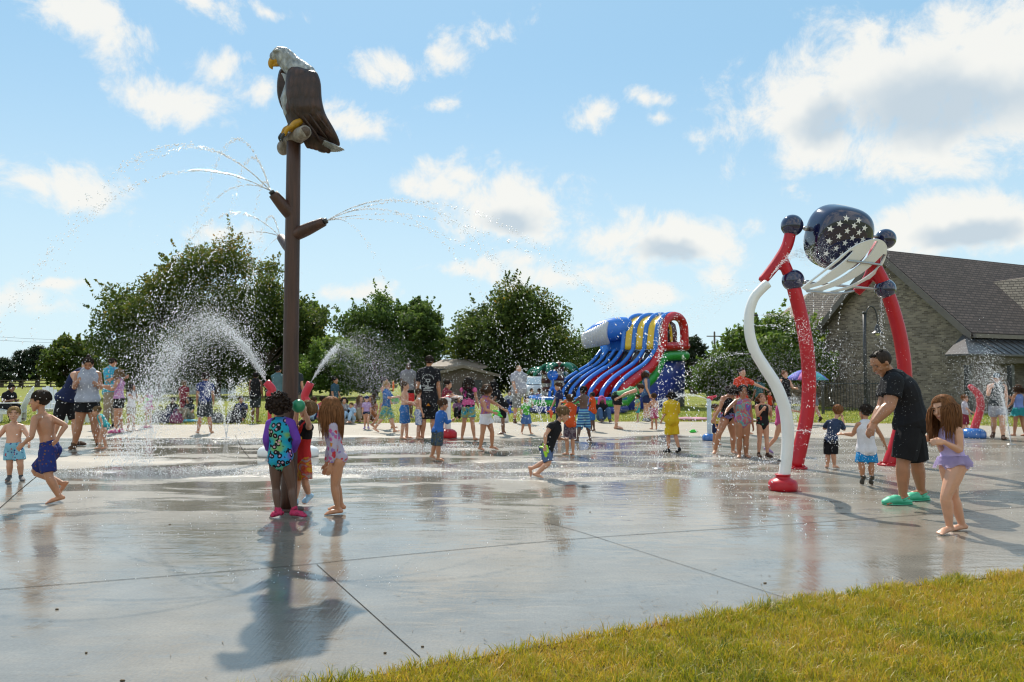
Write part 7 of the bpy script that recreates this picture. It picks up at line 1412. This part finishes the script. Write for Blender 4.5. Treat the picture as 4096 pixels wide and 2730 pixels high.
crowd('person in teal and dark shirt behind the wavy white post', 3040, 1688, 1512, 200, 'brown', ('short', 'black'), [('shirt', cl('dark_teal', (.03, .10, .11)), dict(t0=-.06)), ('shorts', black, dict(len=.9))], pose=pz(ratio=7))
crowd('woman in black tank with red hair just right of the wavy white post', 3142, 1700, 1491, 15, 'fair', ('bun', 'auburn'), [('tank', black, dict(t0=-.05)), ('shorts', navy, dict(len=.7))], pose=pz(ratio=7, arms=((.6, .1, .9), (.2, .1, .4))), bw=1.1)
crowd('girl in pink swimsuit and purple shoes mostly hidden behind the wavy white post', 3122, 1815, 1580, 75, 'fair', ('mid', 'sandy', .06), [('swimsuit', pink), ('shoes', lav)], pose=wk(arms=((1.2, .1, .2), (.2, .1, .3))))
crowd('adult in grey shorts behind the red arch leg', 3248, 1688, 1490, 190, 'fair', ('short', 'brown'), [('shirt', cl('slate_blue', (.04, .09, .13)), dict(t0=-.05)), ('shorts', grey, dict(len=.8)), ('shoes', cl('dark_sandal', (.06, .035, .025)))], pose=wk(ratio=7.2))
crowd('red blond boy in pale shirt and red shorts beside the curved spray post', 3862, 1742, 1585, 40, 'fair', ('short', 'auburn'), [('shirt', cl('pale_shirt', (.46, .44, .50)), dict(t0=-.08, sleeve=.8)), ('shorts', maroon, dict(len=1.0, flare=.02))], pose=pz(ratio=5.6, arms=((.1, .3, .2), (.7, .2, .3))), face_on=True)
crowd('woman in cap and pale grey shorts walking under the slanting jet', 3994, 1758, 1496, 330, 'fair', ('pony', 'sandy', .1), [('tank', cl('charcoal', (.035, .045, .05)), dict(t0=-.03)), ('shorts', cl('pale_grey', (.36, .37, .42)), dict(len=.62)), ('shoes', cl('dark_sandal', (.06, .035, .025))), ('cap', cl('slate_blue', (.04, .09, .13)))], pose=wk(arms=((.3, .1, .5), (.5, .15, 2.1)), ratio=6.8), bw=1.15, lw=1.15)
crowd('girl with curly hair in blue top and turquoise skirt at the right edge', 4078, 1746, 1546, 195, 'olive', ('curly', 'brown', .1), [('swimsuit', cl('cornflower', (.16, .24, .52))), ('skirt', teal, dict(top=.1, bot=-.42, flare=.07))], pose=pz(stance=.1, arms=((.2, .2, .6), (.6, .1, 1.5))))
# --- people sitting on the lawn beyond the pad
def seated(label, px, py, h, facing, skin_, hair, clothes, chair=False, **kw):
    b = gnd(px, py); z0 = .40 if chair else .10; a = R(facing); f = V((math.sin(a), -math.cos(a), 0)); r = V((-math.cos(a), -math.sin(a), 0)); H = h; hh = H / 6.8; J = {}; pv = b + V((0, 0, z0 + .06)); J['pv'] = pv; sp = unit(UP + f * kw.pop('lean', .1)); J['nk'] = pv + sp * .29 * H; J['hd'] = J['nk'] + unit(sp + f * .2) * hh * .55
    for q, sg in (('L', -1), ('R', 1)):
        J['hp' + q] = pv + r * sg * .05 * H; kz = UP * (.0 if chair else .17 * H); J['kn' + q] = J['hp' + q] + f * .22 * H + kz + r * sg * .04 * H; J['an' + q] = J['kn' + q] + (f * .03 * H - UP * (z0 - .0 + .0) * .95 if chair else f * .10 * H - UP * (.17 * H + z0 - .02)); J['to' + q] = J['an' + q] + f * .12 * H - UP * .02; J['sh' + q] = J['nk'] - sp * .045 * H + r * sg * .098 * H; J['el' + q] = J['sh' + q] - sp * .14 * H + f * .05 * H + r * sg * .03 * H; J['wr' + q] = J['el' + q] + f * .11 * H + UP * .02 - r * sg * .04 * H
    return person(label, J, H, skin_, hair, clothes, 'people sitting on the lawn', hh=hh, drop=False, **kw)
seated('dark haired woman in black top sitting in the white lawn chair at the left edge', 22, 1684, 1.66, 70, 'brown', ('bun', 'black'), [('shirt', black, dict(t0=-.05)), ('pants', black)], chair=True, bw=1.1, lean=.35)
for lb, px, py, h, fc, sk_, hr, c1, c2 in [
    ('person in coral shirt sitting on the lawn right of the right cannon', 1284, 1690, 1.45, 160, 'tan', ('short', 'dark'), cl('coral', (.58, .14, .13)), khaki),
    ('person in pale blue shirt sitting next to the one in coral', 1250, 1690, 1.4, 150, 'tan', ('short', 'brown'), ltblue, navy),
    ('woman in speckled top sitting behind the floral girl', 1374, 1694, 1.4, 20, 'fair', ('mid', 'dark', .08), patmat('speckled', 'spots', [(.3, .28, .3), (.6, .6, .6), (.1, .1, .1)], 20), black),
    ('child in pale blue sitting beside the woman in the speckled top', 1408, 1696, 1.05, 340, 'fair', ('short', 'sandy'), ltblue, ltblue),
    ('long haired woman in dusty pink sitting left of the lavender child', 1438, 1690, 1.5, 30, 'fair', ('long', 'sandy', .2), cl('dusty_pink', (.42, .26, .28)), khaki),
    ('woman in rust brown dress sitting right of the lavender child', 1492, 1690, 1.5, 330, 'tan', ('long', 'brown', .2), cl('rust', (.30, .11, .05)), cl('rust', (.30, .11, .05))),
    ('person in dark clothes sitting among bags on the lawn behind the spray', 690, 1684, 1.3, 20, 'brown', ('short', 'black'), black, navy),
    ('person in grey sitting on the lawn left of the boy in navy', 760, 1686, 1.35, 340, 'tan', ('mid', 'dark', .1), cl('charcoal', (.035, .045, .05)), khaki),
    ('person in dark blue sitting on the lawn right of the cone fountain', 965, 1686, 1.4, 10, 'tan', ('short', 'dark'), navy, black),
    ('person in dark shirt sitting by the slide pool with a pink towel on the head', 2405, 1690, 1.45, 10, 'dark', ('short', 'black'), black, cl('denim_blue', (.06, .12, .24))),
    ('person in plum sitting far behind the cannon spray', 1833, 1680, 1.35, 15, 'tan', ('mid', 'dark', .12), cl('plum', (.22, .10, .20)), black),
    ('person in grey sitting by the cars behind the slide pool', 2125, 1628, 1.6, 20, 'fair', ('short', 'dark'), grey, khaki),
    ('person in dark red sitting beside the one in grey by the pool', 2160, 1626, 1.55, 330, 'brown', ('short', 'black'), maroon, black),
    ('person in pale shirt sitting on the far lawn left of the slide', 2035, 1640, 1.5, 20, 'tan', ('short', 'black'), cl('pale_grey', (.36, .37, .42)), navy)]:
    r_, B = seated(lb, px, py, h, fc, sk_, hr, [('shirt', c1, dict(t0=-.05)), ('pants', c2)])
    if 'pink towel' in lb:
        h_, c = B.hh, B.J['hd']; bm = BM(); ell(bm, c + B.hu * .1 * h_ - B.face * .12 * h_, (.5 * h_, .52 * h_, .5 * h_), (B.hr, B.face, B.hu)); tube(bm, [c + B.hr * .42 * h_ + B.hu * .2 * h_, c + B.hr * .5 * h_ - B.hu * .9 * h_], [.16 * h_, .2 * h_]); tube(bm, [c - B.hr * .42 * h_ + B.hu * .2 * h_, c - B.hr * .5 * h_ - B.hu * .9 * h_], [.16 * h_, .2 * h_]); o = held('towel', 'pink towel draped over the head of the sitting person in dark shirt', 'towel', bm, pink); remesh(o, .015, 3)
# --- bags, towels, toys lying about
def bag(label, px, py, s, col):
    b = gnd(px, py); t = thing('bag', label, 'bag', b, 'bags on the lawn'); bm = BM(); loft(bm, [(b + V((0, 0, z * s)), V((w * s, 0, 0)), V((0, d * s, 0))) for z, w, d in [(0, .42, .26), (.12, .5, .3), (.4, .46, .26), (.62, .36, .16), (.68, .3, .08)]], 14, 'flat', 'round'); o = obj('body', bm, cl('bag_' + col[0], col[1]), t)
    for k in (-1, 1): bm = BM(); tube(bm, [b + V((-.2 * s, k * .08 * s, .6 * s)), b + V((-.1 * s, k * .1 * s, .95 * s)), b + V((.1 * s, k * .1 * s, .95 * s)), b + V((.2 * s, k * .08 * s, .6 * s))], .02 * s, n=6); obj('strap', bm, cl('bag_' + col[0], col[1]), t)
for i, (lb, px, py, s, col) in enumerate([('black bag on the lawn at the left end of the bag row', 638, 1692, .5, ('black', (.012, .012, .015))), ('navy bag beside the black bag on the lawn', 668, 1694, .45, ('navy', (.02, .025, .07))), ('plum coloured bag on the lawn behind the spray', 704, 1695, .42, ('plum', (.2, .05, .12))), ('small grey bag right of the boy in navy', 868, 1693, .42, ('grey', (.12, .12, .13))), ('dark bag right of the cone fountain', 935, 1694, .5, ('dark', (.03, .03, .035))), ('white plastic bag on the grass behind the walking girl', 2003, 1690, .5, ('white', (.7, .7, .7))), ('white bag in the grass behind the blond boy', 1396, 1694, .36, ('white', (.7, .7, .7)))]): bag(lb, px, py, s, col)
b = V((1635, 1674, 0)); c = at(1636, 1598, gnd(1632, 1674).y - .28); bm = BM(); box(bm, c, (.36, .16, .40), bev=.04); tag(obj('red_bag', bm, cl('red', (.52, .03, .03))), 'red cloth bag held before the man in the grey tee', 'bag')
c = at(1582, 1602, gnd(1545, 1731).y - .10); bm = BM(); ell(bm, c, (.10,) * 3, n=20, m=12); tag(obj('beach_ball', bm, patmat('beach_ball', 'dye', [(.6, .6, .6), (.1, .5, .1), (.5, .3, .5), (.6, .6, .55)], 7, .3)), 'swirled green and lilac ball held by the blond boy', 'ball')
squirt('orange tipped squirter held up behind the blond boy', at(1573, 1543, 19.4), (0, 0, 1), (.7, .16, .02)); squirt('orange squirter hanging from the hand of the boy in navy', at(2203, 1655, 17.8), (.1, 0, -1), (.7, .10, .02)); squirt('yellow squirter of the child in lime green', at(2090, 1606, 18.4), (0, -.3, .8), (.65, .55, .03), (.3, .5, .05)); squirt('long blue squirter with orange tip held by the kid in black', at(2040, 1640, 18.0), (.05, 0, 1), (.04, .12, .5)); squirt('lime squirter of the girl in the pink skirt', at(583, 1606, 20.6), (-.3, 0, -1), (.1, .6, .05)); squirt('green squirter lying on the wet slab right of the child in yellow', gnd(2774, 1732) + V((0, 0, .03)), (1, .1, 0), (.05, .6, .06))
for lb, px, py, w, d, col in [('turquoise towel spread on the grass edge behind the spray', 690, 1688, .9, .25, (.12, .42, .55)), ('pink towel crumpled on the grass right of the slide', 2770, 1680, .55, .25, (.55, .3, .36)), ('pale towel on the grass left of the white post', 2980, 1686, .4, .2, (.5, .48, .46))]:
    b = gnd(px, py); bm = BM(); ell(bm, b + V((0, 0, .03)), (w, d, .06), n=16, m=8)
    for v in bm.verts: v.co.z += .03 * mnoise.noise(v.co * 5)
    tag(obj('towel', bm, cl('towel_%d' % px, col)), lb, 'towel', 'towels on the grass')
# ---------------------------------------------------------------- water in the air: thousands of real drops per jet
def water_mat():
    m, nt, bs, out = _nt('water_drop'); bs.inputs['Base Color'].default_value = (.93, .95, .97, 1); bs.inputs['Roughness'].default_value = .08; bs.inputs['IOR'].default_value = 1.33
    tr = N(nt, 'ShaderNodeBsdfTranslucent'); tr.inputs['Color'].default_value = (.97, .98, 1, 1); mx = N(nt, 'ShaderNodeMixShader', i_0=.62); L(nt, bs.outputs[0], mx.inputs[1]); L(nt, tr.outputs[0], mx.inputs[2]); L(nt, mx.outputs[0], out.inputs['Surface']); return m
WATER = water_mat(); GRAV = 9.81
OCT = np.array([(1, 0, 0), (-1, 0, 0), (0, 1, 0), (0, -1, 0), (0, 0, 1), (0, 0, -1)], float); OCF = np.array([(0, 2, 4), (2, 1, 4), (1, 3, 4), (3, 0, 4), (2, 0, 5), (1, 2, 5), (3, 1, 5), (0, 3, 5)])
class Drops:
    def __init__(s): s.P, s.Rr, s.D = [], [], []
    def add(s, P, r, d=None):
        ok = P[:, 2] > .004; P, r = P[ok], r[ok]; d = np.zeros_like(P) if d is None else d[ok]; s.P.append(P); s.Rr.append(r); s.D.append(d)
    def jet(s, o, v, n, T, spread=.2, r=(.003, .007), drag=.25, vs=.03, t0=0., gust=.0, pw=1.):
        o = np.array(o); v = np.array(v); sp = np.linalg.norm(v); t = t0 + (T - t0) * rng.random(n) ** pw; V0 = v * (1 + vs * rng.standard_normal((n, 1))) + spread * rng.standard_normal((n, 3))
        k = drag * rng.uniform(.6, 1.6, n)[:, None]; e = (1 - np.exp(-k * t[:, None])) / k; g = np.array([0, 0, -GRAV]); P = o + V0 * e + g / k * (t[:, None] - e) + gust * rng.standard_normal((n, 3)) * t[:, None]
        vel = V0 * np.exp(-k * t[:, None]) + g * e; s.add(P, rng.uniform(r[0], r[1], n) * rng.choice([.7, 1, 1, 1.3], n), vel * .0012); return s
    def chain(s, o, v, n, T, r=(.006, .010), spread=.03, drag=.12, t0=.0):
        return s.jet(o, v, n, T, spread, r, drag, .006, t0)
    def peak(s, o, pk, n, T, **k):
        o = V(o); h = max(pk.z - o.z, .02); vz = math.sqrt(2 * GRAV * h); t = vz / GRAV; v = V(((pk.x - o.x) / t, (pk.y - o.y) / t, vz)); s.jet(o, v, n, T, **k); return s
    def cloud(s, pxs, pys, ys, n, r):
        for _ in range(n): 
            y = ys[0] + abs(random.gauss(0, .5)) * (ys[1] - ys[0]); p = at(random.gauss(*pxs), random.gauss(*pys), y); s.add(np.array([p]), np.array([random.uniform(*r)]))
        return s
    def done(s, label, name='water_spray'):
        P = np.concatenate(s.P); r = np.concatenate(s.Rr); D = np.concatenate(s.D); L_ = np.linalg.norm(D, axis=1)[:, None]; n = len(P)
        vs = OCT[None] * r[:, None, None]; u = D / (L_ + 1e-9); along = (vs * u[:, None, :]).sum(2, keepdims=True); vs = vs + along * u[:, None, :] * np.minimum(L_ / (r[:, None] + 1e-9), .7)[:, None, :]
        vs = vs + P[:, None, :]; fs = (OCF[None] + 6 * np.arange(n)[:, None, None]).reshape(-1, 3)
        return tag(npmesh(name, vs.reshape(-1, 3), fs, WATER, smooth=True), label, 'water spray', None, 'stuff')
YE = DE
S_ = Drops()
for px, py, dy, n, T in [(745, 577, -.3, 240, 1.35), (730, 590, .1, 120, 1.3), (775, 682, -.1, 230, 1.25), (905, 573, 1.5, 200, 1.35), (985, 645, 1.1, 170, 1.3), (930, 752, .5, 120, .9), (1040, 755, 1.2, 130, 1.1)]:
    S_.peak(NOZ_A, at(px, py, YE + dy), int(n * 2.4), T, spread=.03, r=(.0042, .0078), drag=.10, vs=.007, pw=1.5)
S_.done('chains of drops arcing left from the upper left branch of the eagle pole')
S_ = Drops()
for px, py, dy, n, T in [(935, 853, .2, 170, 1.2), (1075, 867, 1.0, 130, 1.1), (1000, 930, .6, 130, 1.0), (1090, 980, .9, 60, .8)]: S_.peak(NOZ_B, at(px, py, YE + .3 + dy * .5), int(n * 2.4), T, spread=.03, r=(.004, .0075), drag=.10, vs=.007, pw=1.5)
S_.done('thin drop chains arcing left from the small rear branch of the eagle pole')
S_ = Drops()
for px, py, dy, n, T in [(1610, 800, .3, 330, 1.15), (1590, 806, -.3, 240, 1.1), (1540, 838, .8, 240, 1.1), (1480, 858, -.6, 170, 1.0), (1430, 877, 1.2, 130, 1.0), (1345, 888, .5, 60, .7)]: S_.peak(NOZ_C, at(px, py, YE - .1 + dy * max(0, min(1, (888 - py - 12) / 80))), int(n * 2.2), T, spread=.032, r=(.0034, .0064), drag=.14, vs=.008, pw=1.5)
S_.done('fine water arcs shooting right from the right branch of the eagle pole')
# cannon arcs
S_ = Drops(); o, d = C1; yc = o.y
pk = at(782, 1248, yc - .9)
S_.peak(o, pk, 6500, 1.22, spread=.20, r=(.0025, .006), drag=.5, vs=.04, pw=.8); S_.peak(o, at(740, 1215, yc - .8), 6500, 1.22, spread=.60, r=(.002, .0056), drag=.6, vs=.09); S_.peak(o, at(800, 1290, yc - .5), 4200, 1.15, spread=.45, r=(.002, .005), drag=.55, vs=.1); S_.peak(o, at(880, 1130, yc - 1.4), 2600, 1.3, spread=.75, r=(.0022, .006), drag=.35, vs=.1); S_.peak(o, pk, 1400, .2, spread=.08, r=(.003, .006), drag=.5, vs=.02)
S_.peak(o, pk, 3800, 1.19, spread=.07, r=(.003, .007), drag=.5, vs=.022, t0=.72); S_.peak(o, pk, 1800, 1.19, spread=.045, r=(.004, .008), drag=.5, vs=.012, t0=.92)
S_.cloud((960, 130), (1090, 110), (9, 13), 700, (.002, .005)); S_.cloud((700, 170), (1420, 110), (11, 14), 4200, (.0018, .0036)); S_.done('big backlit fountain arc from the left red cannon falling to the slab on the left')
S_ = Drops(); o, d = C2
S_.peak(o, at(1445, 1358, o.y + .3), 4600, 1.0, spread=.36, r=(.0018, .0042), drag=.6, vs=.09); S_.peak(o, at(1440, 1350, o.y + .2), 1300, .22, spread=.14, r=(.003, .006), vs=.04); S_.cloud((1500, 85), (1490, 75), (12, 16), 3600, (.0016, .0034)); S_.done('spray fan shooting up right from the tall curved red cannon')
S_ = Drops(); b = gnd(905, 1752)
for i in range(8): S_.peak(b, at(905 + 72 * math.cos(i * .785 + .3), 1505 + 45 * (i % 3), b.y + .45 * math.sin(i * .785 + .3)), 300, 1.02, spread=.06, r=(.005, .009), drag=.2, vs=.02)
S_.cloud((905, 60), (1690, 60), (16.5, 19), 900, (.003, .006)); S_.done('cone fountain of thin jets left of the eagle pole')
S_ = Drops(); b = gnd(2632, 1875)
S_.peak(b, at(2643, 1228, b.y + .1), 420, 1.35, spread=.04, r=(.004, .007), drag=.15, vs=.012); S_.peak(b + V((.12, .1, .6)), at(2712, 1320, b.y + .4), 150, 1.25, spread=.04, r=(.004, .007), drag=.15, vs=.012, t0=.55)
for i in range(9): S_.peak(b, at(2560 + 16 * i, 1735 + 10 * abs(i - 4), b.y - .3 + .07 * i), 70, .6, spread=.015, r=(.0028, .004), vs=.01)
S_.cloud((2640, 40), (1290, 90), (11, 12.5), 90, (.003, .006)); S_.done('tall straight jet with a low fan before the water slide')
S_ = Drops(); o, d = C4; S_.peak(o, at(2745, 1580, o.y - .2), 1500, .62, spread=.12, r=(.003, .006), drag=.3, vs=.04, pw=.9); S_.done('flat jet from the small blue based cannon crossing left before the slide')
S_ = Drops(); b = gnd(3690, 1842)
for px, py in ((3665, 1738), (3728, 1742), (3700, 1745)): S_.peak(b, at(px, py, b.y + .1), 150, .66, spread=.04, r=(.0035, .006), vs=.015)
S_.done('forked low jet behind the man with green clogs')
S_ = Drops(); b = gnd(4045, 1778); S_.peak(b, at(3930, 1425, b.y + .2), 3400, .98, spread=.36, r=(.003, .006), drag=.5, vs=.08); S_.peak(b, at(3945, 1430, b.y + .2), 500, .3, spread=.07, r=(.005, .009), vs=.03); S_.cloud((3910, 60), (1500, 55), (15, 18), 900, (.003, .006)); S_.done('slanting jet bursting into spray before the porch at the right')
S_ = Drops(); b = gnd(3174, 1726)
for i in range(11): S_.peak(b, at(3118 + 11.5 * i, 1575 + 7 * abs(i - 5), b.y + .2 * math.sin(i)), 130, .78, spread=.04, r=(.004, .007), vs=.02)
S_.done('fan jet of thin streams between the white post and the red arch')
S_ = Drops()
for px, py, dy in ((2985, 1150, .1), (2960, 1165, -.2), (3005, 1143, .3), (2975, 1160, .6)): S_.peak(NOZ_ARCH, at(px, py, NOZ_ARCH.y + dy), 110, .8, spread=.04, r=(.003, .005), vs=.015)
S_.peak(at(3078, 1115, 11.4), at(3225, 1005, 11.5), 800, .42, spread=.16, r=(.0025, .005), drag=.3, vs=.05); S_.cloud((3275, 50), (1010, 30), (11.2, 11.7), 500, (.0025, .005)); S_.done('fine streams from the red branch hitting the star bucket')
S_ = Drops()
for px, py, vx in ((3352, 1184, -.62), (3388, 1178, -.55), (3300, 1178, -.3), (3325, 1186, -.75), (3255, 1170, -.1), (3160, 1170, -.05)): S_.jet(at(px, py, 11.55), (vx, -.15, -.1), 75, .86, .025, (.004, .0075), .1)
S_.jet(at(3526, 1195, 12.0), (-.02, 0, -.2), 420, .62, .10, (.003, .006), .2); S_.jet(at(3552, 990, 12.0), (.0, 0, -.2), 70, .45, .06, (.003, .005), .2); S_.done('drips and thin streams falling from the slotted tray')
S_ = Drops()
for p, s in W_NOZ: S_.jet(p + V((.03 * s, 0, 0)), (3.0 * s, -.4, .35 if p.z > .5 else -.2), 420, .42, .20, (.0022, .004), .8, .1)
S_.cloud((3060, 90), (1480, 60), (10, 15), 1900, (.0018, .0034)); S_.cloud((3330, 110), (1470, 70), (11.9, 15), 2300, (.0018, .0034)); S_.cloud((2890, 60), (1560, 60), (12, 16), 1000, (.0025, .0045)); S_.cloud((3480, 90), (1620, 120), (7.95, 8.2), 500, (.0013, .0022)); S_.cloud((3212, 22), (1420, 120), (10.9, 11.2), 200, (.002, .0035)); S_.cloud((3180, 40), (1740, 40), (10.9, 11.4), 110, (.002, .0035)); S_.done('drifting fine spray around the wavy white post and the red arches')
S_ = Drops(); b = gnd(2205, 1850)
for px, py in ((2108, 1585), (2168, 1575)): S_.peak(b, at(px, py, b.y - .2), 240, .75, spread=.035, r=(.0045, .008), vs=.012)
S_.cloud((2110, 60), (1570, 60), (9, 12), 330, (.004, .009)); S_.cloud((2060, 130), (1420, 110), (8.5, 12), 320, (.003, .006)); S_.cloud((2310, 130), (1520, 130), (8.5, 12), 300, (.0025, .005)); S_.done('forked jets and scattered big drops above the running boy in black')
S_ = Drops(); o, d = C3; S_.peak(o, at(1832, 1588, o.y), 700, .58, spread=.25, r=(.003, .007), vs=.1); S_.cloud((1860, 90), (1560, 90), (12, 17), 450, (.003, .006)); S_.done('short spurt spilling from the red cannon beside the man in the black printed tee')
S_ = Drops(); S_.cloud((260, 190), (1480, 210), (7.5, 11), 200, (.003, .0055)); S_.cloud((120, 90), (1640, 150), (7, 8.2), 34, (.004, .007)); S_.cloud((1650, 200), (1550, 110), (9, 15), 420, (.0022, .0045)); S_.done('stray drops hanging in the air over the left and middle of the pad')
# splash crowns and bouncing beads where jets land
S_ = Drops()
for (px, py, wx, wy, n) in [(1230, 1885, 1.3, .32, 2600), (1650, 1790, 1.0, .5, 2000), (640, 1890, 1.3, .3, 2000), (440, 1895, .25, .12, 250), (930, 1760, .9, .7, 900), (1950, 1880, 1.2, .5, 600), (2250, 1905, 1.0, .4, 500), (2900, 1838, 1.3, .4, 800), (3060, 1890, 1.2, .3, 400), (2640, 1895, .9, .4, 500), (3650, 1850, 1.0, .4, 400), (3900, 1800, 1.2, .5, 450), (1450, 1800, 1.0, .4, 700), (2350, 1800, 1.4, .7, 500), (3300, 1990, 1.6, .4, 350), (1200, 2310, .5, .15, 90), (800, 2060, 2.2, .8, 300)]:
    c = gnd(px, py); q = rng.standard_normal((n, 2)) * np.array([wx, wy]); P = np.column_stack([c.x + q[:, 0], c.y + q[:, 1], np.abs(rng.normal(0, .018, n)) + .005]); keep = P[:, 1] > near_y(P[:, 0]) + .3; S_.add(P[keep], rng.uniform(.0025, .0056, keep.sum()) * (c.y / 10) ** .5)
S_.done('tiny splash beads bouncing on the wet slab under the jets', 'splash_beads')
